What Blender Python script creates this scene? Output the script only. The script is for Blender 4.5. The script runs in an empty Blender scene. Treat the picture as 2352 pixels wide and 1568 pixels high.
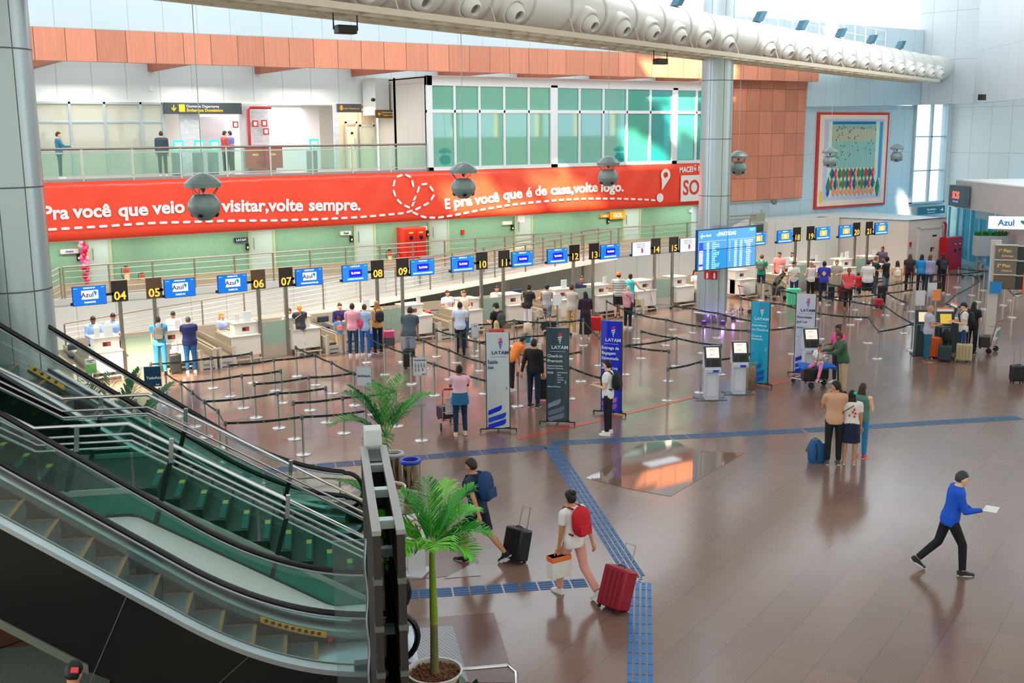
import bpy, math, random
import numpy as np
from mathutils import Vector, Matrix
random.seed(7)
SC = bpy.context.scene
COL = SC.collection
# ------------------------------------------------------------------ camera
W_, H_ = 2352, 1568
_v3 = np.array([1290-W_/2, 14000-H_/2]); _v1 = np.array([4977-W_/2, 275-H_/2])
FOC = float(np.sqrt(-(_v1@_v3)))
def _d(v):
    a = np.array([v[0], v[1], FOC]); return a/np.linalg.norm(a)
_X = _d(_v1); _Z = -_d(_v3); _Y = np.cross(_Z, _X)
RM = np.stack([_X, _Y, _Z]); CH = 6.9; CP = np.array([0, 0, CH])
cam = bpy.data.cameras.new('camera'); camo = bpy.data.objects.new('camera', cam); COL.objects.link(camo)
_r = RM@np.array([1, 0, 0]); _u = RM@np.array([0, -1, 0]); _b = RM@np.array([0, 0, -1])
camo.matrix_world = Matrix(((_r[0], _u[0], _b[0], 0), (_r[1], _u[1], _b[1], 0), (_r[2], _u[2], _b[2], CH), (0, 0, 0, 1)))
cam.sensor_width = 36; cam.lens = FOC/W_*36; cam.clip_end = 400; cam.clip_start = .1
SC.camera = camo
# measured scene points: pixel rays of the photograph met with real planes
def ray(px, py): return RM@np.array([px-W_/2, py-H_/2, FOC])
def G(px, py, z=0.0):
    r = ray(px, py); return CP+(z-CH)/r[2]*r
def AY(px, py, y):
    r = ray(px, py); return CP+y/r[1]*r
def AX(px, py, x):
    r = ray(px, py); return CP+x/r[0]*r
TH = math.radians(-24)
def uvz(u, v, z): return (u*math.cos(TH)-v*math.sin(TH), u*math.sin(TH)+v*math.cos(TH), z)
def Puv(px, py, v):
    r = ray(px, py); V = np.array([-math.sin(TH), math.cos(TH), 0]); U = np.array([math.cos(TH), math.sin(TH), 0])
    q = CP+v/(r@V)*r; return q@U, q[2]
# ------------------------------------------------------------------ world, sun, lights, exposure
SC.view_settings.view_transform = 'Standard'; SC.view_settings.look = 'None'
SC.view_settings.exposure = 0.5; SC.view_settings.gamma = 1.0; SC.view_settings.use_curve_mapping = False
wd = bpy.data.worlds.new('world'); SC.world = wd; wd.use_nodes = True
bgn = wd.node_tree.nodes['Background']; bgn.inputs[0].default_value = (.86, .95, 1, 1); bgn.inputs[1].default_value = 1.9
sun = bpy.data.lights.new('sun', 'SUN'); suno = bpy.data.objects.new('sun', sun); COL.objects.link(suno)
sun.energy = 20.0; sun.color = (1, .78, .5); sun.angle = .03
SUND = Vector((.50, .62, -.60)).normalized()      # direction the sunlight travels
suno.rotation_euler = SUND.to_track_quat('-Z', 'Y').to_euler(); suno.location = (0, 0, 30)
def area(name, loc, size, power, col=(1, 1, 1), target=None, sy=None):
    l = bpy.data.lights.new(name, 'AREA'); o = bpy.data.objects.new(name, l); COL.objects.link(o)
    l.shape = 'RECTANGLE'; l.size = size; l.size_y = sy or size; l.energy = power; l.color = col; o.location = loc
    d = (Vector(target)-Vector(loc)) if target else Vector((0, 0, -1))
    o.rotation_euler = d.to_track_quat('-Z', 'Y').to_euler(); return o
for lx in (4, 18, 32, 46):  # area lamps added under the unseen roof as soft fill for floor and walls
    area('roof_fill', (lx, 12, 16.6), 9, 300, (.95, .97, 1), sy=14)
    area('roof_fill', (lx, 27, 15.2), 12, 760, (.90, .96, 1), sy=5, target=(lx, 40, 5))
# strip lights of the corridor under the mezzanine and over the counters
for k in range(8):
    area('strip_light', (9+k*4.2, 40.8, 3.33), 3.6, 34, (1, .97, .86), sy=.25)
for k in range(9):
    l = bpy.data.lights.new('counter_downlight', 'SPOT'); o = bpy.data.objects.new('counter_downlight', l); COL.objects.link(o)
    l.energy = 1500; l.color = (1, .82, .60); l.spot_size = math.radians(95); l.spot_blend = .9; l.shadow_soft_size = .12; o.location = (8.5+k*4.2, 33.2, 5.4)
for lx in (10, 14.5, 19):
    area('mezzanine_downlight', (lx, 43, 8.9), 2.5, 60, (1, .95, .88), sy=1.5)
# ------------------------------------------------------------------ materials
_mc = {}
def lin(c): return tuple(((x/255)/12.92 if x/255 <= .04045 else ((x/255+.055)/1.055)**2.4) for x in c)
def M(rgb, rough=.5, metal=0, emit=0, alpha=1, trans=0, ior=1.45, var=0, scale=8, name=None, bump=0, spec=None, coat=0):
    """plain procedural material: colour with optional noise variation / bump"""
    key = (tuple(rgb), rough, metal, emit, alpha, trans, ior, var, scale, bump, spec, coat)
    if key in _mc: return _mc[key]
    m = bpy.data.materials.new(name or 'mat_%d_%d_%d' % tuple(int(c) for c in rgb)); m.use_nodes = True
    nt = m.node_tree; b = nt.nodes['Principled BSDF']; c = lin(rgb)+(1,)
    b.inputs['Base Color'].default_value = c; b.inputs['Roughness'].default_value = rough; b.inputs['Metallic'].default_value = metal
    b.inputs['IOR'].default_value = ior
    if spec is not None: b.inputs['Specular IOR Level'].default_value = spec
    if coat: b.inputs['Coat Weight'].default_value = coat; b.inputs['Coat Roughness'].default_value = .08
    if trans: b.inputs['Transmission Weight'].default_value = trans
    if emit: b.inputs['Emission Color'].default_value = c; b.inputs['Emission Strength'].default_value = emit
    if alpha < 1: b.inputs['Alpha'].default_value = alpha
    if var or bump:
        tc = nt.nodes.new('ShaderNodeTexCoord'); n = nt.nodes.new('ShaderNodeTexNoise'); n.inputs['Scale'].default_value = scale; n.inputs['Detail'].default_value = 4
        nt.links.new(tc.outputs['Object'], n.inputs['Vector'])
        if var:
            h = nt.nodes.new('ShaderNodeMix'); h.data_type = 'RGBA'
            h.inputs[6].default_value = tuple(x*(1-var) for x in c[:3])+(1,); h.inputs[7].default_value = tuple(min(1, x*(1+var)) for x in c[:3])+(1,)
            nt.links.new(n.outputs[0], h.inputs[0]); nt.links.new(h.outputs[2], b.inputs['Base Color'])
        if bump:
            bp = nt.nodes.new('ShaderNodeBump'); bp.inputs['Strength'].default_value = bump; bp.inputs['Distance'].default_value = .05
            nt.links.new(n.outputs[0], bp.inputs['Height']); nt.links.new(bp.outputs[0], b.inputs['Normal'])
    _mc[key] = m; return m
def glass(rgb, op=.25, rough=.03, r0=.05):
    """thin sheet glass: tinted see-through mixed with a clear reflection"""
    key = ('g', tuple(rgb), op, rough, r0)
    if key in _mc: return _mc[key]
    m = bpy.data.materials.new('sheet_glass'); m.use_nodes = True; nt = m.node_tree; nt.nodes.clear()
    o = nt.nodes.new('ShaderNodeOutputMaterial'); t = nt.nodes.new('ShaderNodeBsdfTransparent'); g = nt.nodes.new('ShaderNodeBsdfGlossy')
    d = nt.nodes.new('ShaderNodeBsdfDiffuse'); lw = nt.nodes.new('ShaderNodeLayerWeight'); lw.inputs[0].default_value = .5; pw = nt.nodes.new('ShaderNodeMath'); pw.operation = 'POWER'; pw.inputs[1].default_value = 4; nt.links.new(lw.outputs['Facing'], pw.inputs[0]); f = nt.nodes.new('ShaderNodeMath'); f.operation = 'MULTIPLY_ADD'; f.inputs[1].default_value = .8; f.inputs[2].default_value = r0; nt.links.new(pw.outputs[0], f.inputs[0])
    a = nt.nodes.new('ShaderNodeMixShader'); b = nt.nodes.new('ShaderNodeMixShader')
    c = lin(rgb)+(1,); t.inputs[0].default_value = tuple(min(1, x**.25) for x in c[:3])+(1,); d.inputs[0].default_value = c
    g.inputs['Roughness'].default_value = rough; a.inputs[0].default_value = op
    nt.links.new(t.outputs[0], a.inputs[1]); nt.links.new(d.outputs[0], a.inputs[2])
    nt.links.new(f.outputs[0], b.inputs[0]); nt.links.new(a.outputs[0], b.inputs[1]); nt.links.new(g.outputs[0], b.inputs[2])
    nt.links.new(b.outputs[0], o.inputs[0]); _mc[key] = m; return m
def panelmat(name, rgb, rough=.45, px=1.2, pz=2.4, ox=0, oz=0, axis='X', gap=.012, var=.04, grain=0, dark=.55, metal=0, tile=0, swap=False):
    """cladding panels with fine joints; world/object coordinates, optional vertical wood grain and per-panel tone"""
    m = bpy.data.materials.new(name); m.use_nodes = True; nt = m.node_tree; b = nt.nodes['Principled BSDF']; L = nt.links.new
    tc = nt.nodes.new('ShaderNodeNewGeometry'); sp = nt.nodes.new('ShaderNodeSeparateXYZ'); L(tc.outputs['Position'], sp.inputs[0])
    def math_(op, a, bb=None):
        n = nt.nodes.new('ShaderNodeMath'); n.operation = op
        for i, v in enumerate((a, bb)):
            if v is None: continue
            if isinstance(v, (int, float)): n.inputs[i].default_value = v
            else: L(v, n.inputs[i])
        return n.outputs[0]
    ax = sp.outputs[axis]
    if axis == 'D':pass
    fx = math_('DIVIDE', math_('ADD', ax, -ox), px); fz = math_('DIVIDE', math_('ADD', sp.outputs['Z'], -oz), pz)
    def line(f, s):
        fr = math_('FRACT', f); e = math_('MINIMUM', fr, math_('SUBTRACT', 1, fr)); return math_('LESS_THAN', math_('MULTIPLY', e, s), gap)
    ln = math_('MAXIMUM', line(fx, px), line(fz, pz))
    wn = nt.nodes.new('ShaderNodeTexWhiteNoise'); wn.noise_dimensions = '2D'; cb = nt.nodes.new('ShaderNodeCombineXYZ')
    L(math_('FLOOR', fx), cb.inputs[0]); L(math_('FLOOR', fz), cb.inputs[1]); L(cb.outputs[0], wn.inputs['Vector'])
    val = wn.outputs['Value']
    if grain:
        cb2 = nt.nodes.new('ShaderNodeCombineXYZ'); L(math_('MULTIPLY', ax, grain), cb2.inputs[0]); L(math_('MULTIPLY', sp.outputs['Z'], .6), cb2.inputs[1]); L(math_('MULTIPLY', val, 17.0), cb2.inputs[2])
        nz = nt.nodes.new('ShaderNodeTexNoise'); nz.inputs['Scale'].default_value = 1; nz.inputs['Detail'].default_value = 5; L(cb2.outputs[0], nz.inputs['Vector'])
        val = math_('ADD', math_('MULTIPLY', val, .5), math_('MULTIPLY', nz.outputs[0], .9))
    c = lin(rgb)
    mx = nt.nodes.new('ShaderNodeMix'); mx.data_type = 'RGBA'; L(val, mx.inputs[0])
    mx.inputs[6].default_value = tuple(x*(1-var) for x in c)+(1,); mx.inputs[7].default_value = tuple(min(1, x*(1+var)) for x in c)+(1,)
    m2 = nt.nodes.new('ShaderNodeMix'); m2.data_type = 'RGBA'; L(ln, m2.inputs[0]); L(mx.outputs[2], m2.inputs[6]); m2.inputs[7].default_value = tuple(x*dark for x in c)+(1,)
    L(m2.outputs[2], b.inputs['Base Color']); b.inputs['Roughness'].default_value = rough; b.inputs['Metallic'].default_value = metal
    return m
# ------------------------------------------------------------------ mesh building
def rotz(a): return Matrix.Rotation(a, 4, 'Z')
def T(x, y, z): return Matrix.Translation((x, y, z))
class MB:
    """collects shapes and links them as ONE mesh object"""
    def __init__(s, M=None): s.v = []; s.f = []; s.mi = []; s.M = M or Matrix.Identity(4); s.i = 0
    def add(s, vs, fs, M=None):
        n = len(s.v); X = s.M@M if M is not None else s.M
        s.v += [X@Vector(p) for p in vs]; s.f += [[n+i for i in f] for f in fs]; s.mi += [s.i]*len(fs); return s
    def box(s, x0, x1, y0, y1, z0, z1, M=None):
        return s.add([(x0, y0, z0), (x1, y0, z0), (x1, y1, z0), (x0, y1, z0), (x0, y0, z1), (x1, y0, z1), (x1, y1, z1), (x0, y1, z1)],
                     [(0, 3, 2, 1), (4, 5, 6, 7), (0, 1, 5, 4), (1, 2, 6, 5), (2, 3, 7, 6), (3, 0, 4, 7)], M)
    def prism(s, pts, d, M=None):
        """closed outline pts (3D, planar) extruded along vector d"""
        n = len(pts); d = Vector(d); a = [Vector(p) for p in pts]
        return s.add(a+[p+d for p in a], [list(range(n))[::-1], [n+i for i in range(n)]]+[(i, (i+1) % n, n+(i+1) % n, n+i) for i in range(n)], M)
    def ring(s, rings, M=None, cap=True, closed=True):
        """loft: list of equal-length point rings"""
        n = len(rings[0]); vs = [p for r in rings for p in r]; fs = []
        for k in range(len(rings)-1):
            for i in range(n if closed else n-1):
                j = (i+1) % n; fs.append((k*n+i, k*n+j, (k+1)*n+j, (k+1)*n+i))
        if cap: fs.append(list(range(n))[::-1]); fs.append([(len(rings)-1)*n+i for i in range(n)])
        return s.add(vs, fs, M)
    def lathe(s, prof, n=20, M=None, c=(0, 0, 0), cap=True, sx=1, sy=1):
        return s.ring([[(c[0]+r*sx*math.cos(2*math.pi*i/n), c[1]+r*sy*math.sin(2*math.pi*i/n), c[2]+z) for i in range(n)] for r, z in prof], M, cap)
    def cyl(s, a, b, r, n=10, r2=None, M=None): return s.tube([a, b], r, n, M, [r, r if r2 is None else r2])
    def tube(s, pts, r, n=8, M=None, rr=None):
        P = [Vector(p) for p in pts]; rings = []; up = None
        for i, p in enumerate(P):
            t = (P[min(i+1, len(P)-1)]-P[max(i-1, 0)]).normalized()
            if up is None: up = Vector((0, 0, 1)) if abs(t.z) < .95 else Vector((1, 0, 0))
            x = t.cross(up)
            if x.length < 1e-4: up = Vector((0, 1, 0)); x = t.cross(up)
            x.normalize(); y = x.cross(t).normalized(); up = y
            q = (rr[i] if rr else r)
            rings.append([p+x*q*math.cos(2*math.pi*k/n)+y*q*math.sin(2*math.pi*k/n) for k in range(n)])
        return s.ring(rings, M)
    def ell(s, c, rx, ry, rz, n=14, m=9, M=None, R=None):
        rings = []
        for j in range(m+1):
            a = math.pi*j/m; rings.append([])
            for i in range(n):
                p = Vector((rx*math.sin(a)*math.cos(2*math.pi*i/n), ry*math.sin(a)*math.sin(2*math.pi*i/n), -rz*math.cos(a)))
                if R is not None: p = R@p
                rings[-1].append(Vector(c)+p)
        return s.ring(rings, M, cap=False)
    def build(s, name, mat, parent=None, bev=0, smooth=True, seg=2, sharp=38):
        """mats: one or a list; verts are in world space and turned into the parent's frame"""
        if not s.v: s.v = [Vector((0, 0, 0))]
        if parent is not None: inv = parent['_m'] if False else _mw[parent.name].inverted()
        else:
            xs = [p.x for p in s.v]; ys = [p.y for p in s.v]; zs = [p.z for p in s.v]
            org = Vector(((min(xs)+max(xs))/2, (min(ys)+max(ys))/2, min(zs))); inv = Matrix.Translation(-org)
        me = bpy.data.meshes.new(name); me.from_pydata([inv@p for p in s.v], [], s.f)
        for m in (mat if isinstance(mat, (list, tuple)) else [mat]): me.materials.append(m)
        if max(s.mi, default=0): me.polygons.foreach_set('material_index', s.mi)
        me.validate(); me.update()
        if smooth:
            me.polygons.foreach_set('use_smooth', [True]*len(me.polygons)); me.set_sharp_from_angle(angle=math.radians(sharp))
        o = bpy.data.objects.new(name, me); COL.objects.link(o)
        if parent is not None: o.parent = parent; _mw[o.name] = _mw[parent.name]
        else: o.location = org; _mw[o.name] = Matrix.Translation(org)
        if bev:
            b = o.modifiers.new('bevel', 'BEVEL'); b.width = bev; b.segments = seg; b.limit_method = 'ANGLE'; b.angle_limit = math.radians(40)
        return o
_mw = {}
def tag(o, label=None, cat=None, group=None, kind=None):
    if label: o['label'] = label
    if cat: o['category'] = cat
    if group: o['group'] = group
    if kind: o['kind'] = kind
    return o
def thing(name, label, cat, loc=(0, 0, 0), rz=0, group=None):
    o = bpy.data.objects.new(name, None); COL.objects.link(o); o.empty_display_size = .2
    o.location = loc; o.rotation_euler = (0, 0, rz); _mw[o.name] = Matrix.Translation(loc)@rotz(rz)
    return tag(o, label, cat, group)
def struct(o): o['kind'] = 'structure'; return o
_tc = {}
def copytree(root, loc, rz, label=None, group=None):
    r = root.copy(); COL.objects.link(r); r.location = loc; r.rotation_euler = (0, 0, rz); _mw[r.name] = Matrix.Translation(loc)@rotz(rz)
    if label: r['label'] = label
    if group: r['group'] = group
    for ch in list(root.children):
        c = ch.copy(); COL.objects.link(c); c.parent = r; _mw[c.name] = _mw[r.name]
        for g in ch.children:
            d = g.copy(); COL.objects.link(d); d.parent = c; _mw[d.name] = _mw[r.name]
    return r
def textmesh(txt, size, bold=.0, align='CENTER', depth=.004):
    k = (txt, size, bold, align, depth)
    if k in _tc: return _tc[k]
    cu = bpy.data.curves.new('t', 'FONT'); cu.body = txt; cu.size = size; cu.offset = bold*size; cu.align_x = align; cu.align_y = 'CENTER'
    cu.extrude = depth; cu.resolution_u = 3
    o = bpy.data.objects.new('t', cu); COL.objects.link(o)
    me = bpy.data.meshes.new_from_object(o.evaluated_get(bpy.context.evaluated_depsgraph_get()))
    r = ([tuple(v.co) for v in me.vertices], [tuple(p.vertices) for p in me.polygons])
    bpy.data.objects.remove(o); bpy.data.curves.remove(cu); bpy.data.meshes.remove(me); _tc[k] = r; return r
def plane_M(o, right, up):
    """matrix of a sign face: local x -> right, local y -> up, local z -> out of the face"""
    r = Vector(right).normalized(); u = Vector(up).normalized(); n = r.cross(u).normalized(); o = Vector(o)
    return Matrix(((r.x, u.x, n.x, o.x), (r.y, u.y, n.y, o.y), (r.z, u.z, n.z, o.z), (0, 0, 0, 1)))
def text(mb, txt, size, Mx, x=0, y=0, bold=0, align='CENTER', sx=1, sy=1, depth=.004):
    v, f = textmesh(txt, size, bold, align, depth)
    mb.add(v, f, Mx@Matrix.Translation((x, y, depth))@Matrix.Diagonal((sx, sy, 1, 1)))
STEEL = M((190, 192, 195), .25, 1); CHROME = M((225, 227, 230), .1, 1); DARK = M((28, 30, 32), .45); WHITE = M((232, 232, 230), .45)
BLACK = M((14, 15, 17), .4); GREYM = M((120, 124, 128), .4, .6); OFFW = M((222, 219, 212), .4); RED = M((200, 25, 28), .4)
# ================================================================== THE SETTING
def floormat():
    m = bpy.data.materials.new('polished_granite_tiles'); m.use_nodes = True; nt = m.node_tree; b = nt.nodes['Principled BSDF']; L = nt.links.new
    g = nt.nodes.new('ShaderNodeNewGeometry'); mp = nt.nodes.new('ShaderNodeMapping'); mp.inputs['Rotation'].default_value = (0, 0, math.radians(-22)); L(g.outputs['Position'], mp.inputs['Vector'])
    br = nt.nodes.new('ShaderNodeTexBrick'); br.offset = .0; br.inputs['Scale'].default_value = 1; br.inputs['Brick Width'].default_value = 1.2; br.inputs['Row Height'].default_value = .6
    br.inputs['Mortar Size'].default_value = .004; br.inputs['Bias'].default_value = -.2
    br.inputs['Color1'].default_value = lin((127, 100, 88))+(1,); br.inputs['Color2'].default_value = lin((117, 94, 84))+(1,); br.inputs['Mortar'].default_value = lin((84, 69, 62))+(1,)
    L(mp.outputs[0], br.inputs['Vector'])
    n1 = nt.nodes.new('ShaderNodeTexNoise'); n1.inputs['Scale'].default_value = 45; n1.inputs['Detail'].default_value = 3; L(g.outputs['Position'], n1.inputs['Vector'])
    n2 = nt.nodes.new('ShaderNodeTexNoise'); n2.inputs['Scale'].default_value = .7; n2.inputs['Detail'].default_value = 5; L(g.outputs['Position'], n2.inputs['Vector'])
    mr = nt.nodes.new('ShaderNodeMapRange'); mr.inputs[1].default_value = .3; mr.inputs[2].default_value = .7; mr.inputs[3].default_value = .84; mr.inputs[4].default_value = 1.14; L(n1.outputs[0], mr.inputs[0])
    mr2 = nt.nodes.new('ShaderNodeMapRange'); mr2.inputs[3].default_value = .86; mr2.inputs[4].default_value = 1.12; L(n2.outputs[0], mr2.inputs[0])
    mu = nt.nodes.new('ShaderNodeMath'); mu.operation = 'MULTIPLY'; L(mr.outputs[0], mu.inputs[0]); L(mr2.outputs[0], mu.inputs[1])
    vm = nt.nodes.new('ShaderNodeVectorMath'); vm.operation = 'SCALE'; L(br.outputs['Color'], vm.inputs[0]); L(mu.outputs[0], vm.inputs['Scale'])
    L(vm.outputs[0], b.inputs['Base Color'])
    mr3 = nt.nodes.new('ShaderNodeMapRange'); mr3.inputs[3].default_value = .13; mr3.inputs[4].default_value = .22; L(n2.outputs[0], mr3.inputs[0]); L(mr3.outputs[0], b.inputs['Roughness'])
    b.inputs['Specular IOR Level'].default_value = .62
    return m
struct(MB().add([(-25, -12, 0), (85, -12, 0), (85, 70, 0), (-25, 70, 0)], [(0, 1, 2, 3)]).build('floor', floormat()))
PANELW = panelmat('pale_wall_panels', (190, 210, 218), .4, 1.2, 2.4, 0, .9, 'X', .010, .02, dark=.62)
PANELG = panelmat('grey_wall_panels', (212, 212, 206), .4, 1.25, 4, .3, 0, 'X', .012, .03, dark=.6)
PANELR = panelmat('pale_side_panels', (216, 224, 222), .4, 1.25, 2.6, 0, .4, 'Y', .012, .03, dark=.62)
WOODB = panelmat('cherry_wood_band', (194, 124, 96), .42, .98, 9, 7.62, 8, 'X', .014, .34, grain=22, dark=.35)
WOODT = panelmat('cherry_wood_tiles', (194, 122, 94), .42, .93, 1.12, 40.15, 3.45, 'X', .012, .32, grain=16, dark=.4)
DWOOD = panelmat('dark_wood_fins', (150, 78, 54), .5, .6, 9, 0, 8, 'Y', .012, .15, grain=12, dark=.4)
GREENT = panelmat('green_mosaic_wall', (134, 176, 148), .3, .06, .06, 0, 0, 'X', .004, .08, dark=.86)
GRAYR = M((203, 200, 192), .45)
# upper hall wall over the wood band, closed towards the roof by daylight glazing
struct(MB().box(-8, 45.3, 39.55, 39.9, 10.2, 12.45).build('wall_upper', PANELW, smooth=False))
struct(MB().box(-8, 45.4, 39.1, 39.45, 9.41, 10.45).build('trim_1', WOODB, smooth=False))
for k in range(9):
    struct(MB().box(12.72+4.36*(k-1), 12.95+4.36*(k-1), 39.45, 44.3, 9.42, 10.3).build('trim_%d' % (k+10), DWOOD, smooth=False))
struct(MB().box(-8, 45, 44.32, 44.6, 8.22, 10.6).build('wall_mezzanine_back', panelmat('recess_panels', (208, 212, 210), .4, 1.28, 9, .35, 3, 'X', .012, .03, dark=.6), smooth=False))
# mezzanine slab with the recess ceiling and floor
struct(MB().box(-8, 45.4, 39.99, 46, 4.9, 5.45).build('floor_mezzanine', M((150, 148, 142), .3), smooth=False))
struct(MB().box(-8, 45.4, 40.05, 46, 3.35, 3.5).build('ceiling_gallery', M((220, 222, 205), .6), smooth=False))
struct(MB().box(-8, 45.4, 39.97, 40.1, 5.36, 5.5).build('trim_2', M((150, 148, 146), .4), smooth=False))
# green ground floor wall, walkway and its retaining wall
struct(MB().box(-8, 45.3, 41.6, 41.9, 0, 3.4).build('wall_green', GREENT, smooth=False))
struct(MB().box(7.0, 39.8, 36.98, 41.6, 0, 1.62).build('wall_retaining', PANELG, smooth=False))
struct(MB().box(7.0, 39.8, 37.2, 41.6, 1.6, 1.70).build('floor_walkway', M((150, 128, 105), .5, var=.1), smooth=False))
struct(MB().box(7.0, 39.8, 36.94, 37.2, 1.6, 1.80).build('trim_3', M((203, 201, 196), .45), smooth=False))
# wood tile wall and the pale wall with the hanging and the window
struct(MB().box(38.05, 45.42, 39.9, 40.15, 3.44, 10.3).build('wall_wood_tiles', WOODT, smooth=False))
w = MB(); w.box(38.05, 54.82, 40.15, 40.5, -.0, 8.3); w.box(57.95, 58.5, 40.15, 40.5, 0, 12.5); w.box(54.82, 57.95, 40.15, 40.5, 0, 2.75); w.box(45.3, 58.5, 40.15, 40.5, 8.39, 12.5)
struct(w.build('wall_pale', PANELW, smooth=False))
w = MB(); w.box(54.8, 54.92, 40.0, 40.3, 2.7, 8.39); w.box(57.85, 57.97, 40, 40.3, 2.7, 8.39); w.box(54.8, 57.97, 40, 40.3, 2.68, 2.8); w.box(56.45, 56.62, 40.1, 40.25, 2.7, 8.4)
for z in (4.6, 6.55): w.box(54.8, 57.97, 40.1, 40.25, z-.035, z+.035)
wf = struct(w.build('window_1', M((170, 190, 198), .4, .3), bev=.01))
MB().box(54.9, 57.9, 40.2, 40.22, 2.75, 8.39).build('pane', glass((225, 240, 245), .12), wf)
# bulkheads high on the right
ZB = 8.35; A_, B_ = G(1990, 243.5, ZB)[:2], G(2235, 237, ZB)[:2]; C_ = G(2352, 226, ZB)[:2]; C_ = B_+(C_-B_)*1.6; A_ = B_+(A_-B_)*((B_[1]-40.1)/(B_[1]-A_[1]))
 
def wallseg(name, a, b, z0, z1, mat, th=.4, side=1, par=None):
    a = np.array(a[:2]); b = np.array(b[:2]); d = (b-a)/np.linalg.norm(b-a); n = np.array([-d[1], d[0]])*th*side
    q = [(a[0], a[1], z0), (b[0], b[1], z0), (b[0]+n[0], b[1]+n[1], z0), (a[0]+n[0], a[1]+n[1], z0)]
    return MB().prism(q, (0, 0, z1-z0))
struct(wallseg('w', A_, B_, ZB, 14.5, None, .6).build('wall_bulkhead_left', panelmat('bulkhead_panels', (192, 200, 204), .4, 1.35, 2.6, .2, 8.16, 'Y', .012, .03, dark=.62), smooth=False))
struct(wallseg('w', B_, C_, ZB, 14.5, None, .5).build('wall_bulkhead_right', panelmat('bulkhead_panels_right', (204, 210, 214), .4, 1.15, 2.9, .3, 8.16, 'Y', .010, .02, dark=.7), smooth=False))
w = MB(); w.prism([(45.42, 39.8, 8.17), (A_[0], 39.8, ZB-.02), (A_[0], 39.8, 12.45), (45.42, 39.8, 12.45)][::-1], (0, .34, 0)); struct(w.build('wall_upper_right', PANELW, smooth=False))
struct(MB().box(58.3, 58.6, 10, 40.3, 0, 14).build('wall_right', PANELR, smooth=False))
# beige room behind the last counters
RB = M((205, 194, 180), .5, var=.03, scale=2)
R1 = G(1878, 498, 2.56); R2 = G(2088, 507, 2.56); R3 = G(2175, 500, 2.56)
struct(MB().box(39.8, R1[0]+.2, 36.98, 37.3, 0, 2.62).build('wall_counter_back', PANELG, smooth=False))
w = wallseg('w', (R1[0], R1[1]), (R2[0], R2[1]), 0, 2.56, RB, .25); struct(w.build('wall_room_left', panelmat('beige_room_panels', (206, 196, 184), .5, 1.2, 9, 0, 0, 'Y', .010, .02, dark=.75), smooth=False))
struct(wallseg('w', (R2[0], R2[1]), (R3[0], R3[1]), 0, 2.56, RB, .25).build('wall_room_front', M((196, 190, 180), .5), smooth=False))
struct(MB().prism([(R1[0], R1[1], 2.5), (R2[0], R2[1], 2.5), (R3[0], R3[1], 2.5), (R3[0]+.3, 39.8, 2.5), (R1[0]-3.5, 39.8, 2.5), (37.4, 37.0, 2.5)], (0, 0, .06)).build('ceiling_room', M((205, 216, 218), .5), smooth=False))
struct(MB().prism([(R3[0]-.25, R3[1], 0), (R3[0], R3[1], 0), (R3[0]+.3, 39.8, 0), (R3[0]+.05, 39.8, 0)], (0, 0, 2.5)).build('wall_room_side', RB, smooth=False))
# unseen hall roof far above, its openings cut to shape the sun patches
def sunhole(pts):   # wall points projected up along the sun to the roof plane
    out = []
    for p in pts:
        t = (17.0-p[2])/(-SUND.z); out.append((p[0]-SUND.x*t, p[1]-SUND.y*t, 17.0))
    return out
# ================================================================== BACK WALL: banner, glazing, mezzanine
def onY(y, flip=1):
    """sign-face matrix for a plane parallel to the long wall facing the hall (x right, y up)"""
    return lambda x, z, o=0: plane_M((x, y-o, z), (1, 0, 0), (0, 0, 1))
# --- long red banner hung on the mezzanine edge
bt = thing('advertising_banner', 'long glossy red banner with white Portuguese slogan hung along the mezzanine edge', 'banner', (23, 39.9, 3.41))
b = MB(); n = 150; X0, X1 = 5.0, 38.03
vs = []; fs = []
rb = random.Random(3)
def wav(x, z): return .030*math.sin(x*1.9+z*2.1)+.022*math.sin(x*4.3-z*3.7+1)+.012*math.sin(x*9.1+z*5)
for i in range(n*2+1):
    x = X0+(X1-X0)*i/(n*2)
    for j in range(9):
        z = 3.41+2.0*j/8; vs.append((x, 39.875+wav(x, z)*(.12+.4*j/8), z))
for i in range(n*2):
    for j in range(8): a = i*9+j; fs.append((a, a+9, a+10, a+1))
b.add(vs, fs)
bo = b.build('sheet', M((242, 74, 50), .22, var=.06, scale=1.2, bump=.15), bt); sm = bo.modifiers.new('solid', 'SOLIDIFY'); sm.thickness = .02; sm.offset = 1
def ban(px, py): p = AY(px, py, 39.78); return p[0], p[2]
tb = MB(); WT = M((238, 236, 236), .4)
def bline(words, x0, z0, x1, z1, size):
    tb = MB()
    """text run between two points on the banner"""
    v, f = textmesh(words, 1, .034, 'LEFT', .006); wid = max(p[0] for p in v)-min(p[0] for p in v)
    L = math.hypot(x1-x0, z1-z0); a = math.atan2(z1-z0, x1-x0); s = L/wid
    Mx = plane_M((x0, 39.818, z0), (math.cos(a), 0, math.sin(a)), (-math.sin(a), 0, math.cos(a)))
    tb.add(v, f, Mx@Matrix.Diagonal((s, size, 1, 1))); tb.build('lettering', WT, bt)
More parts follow.
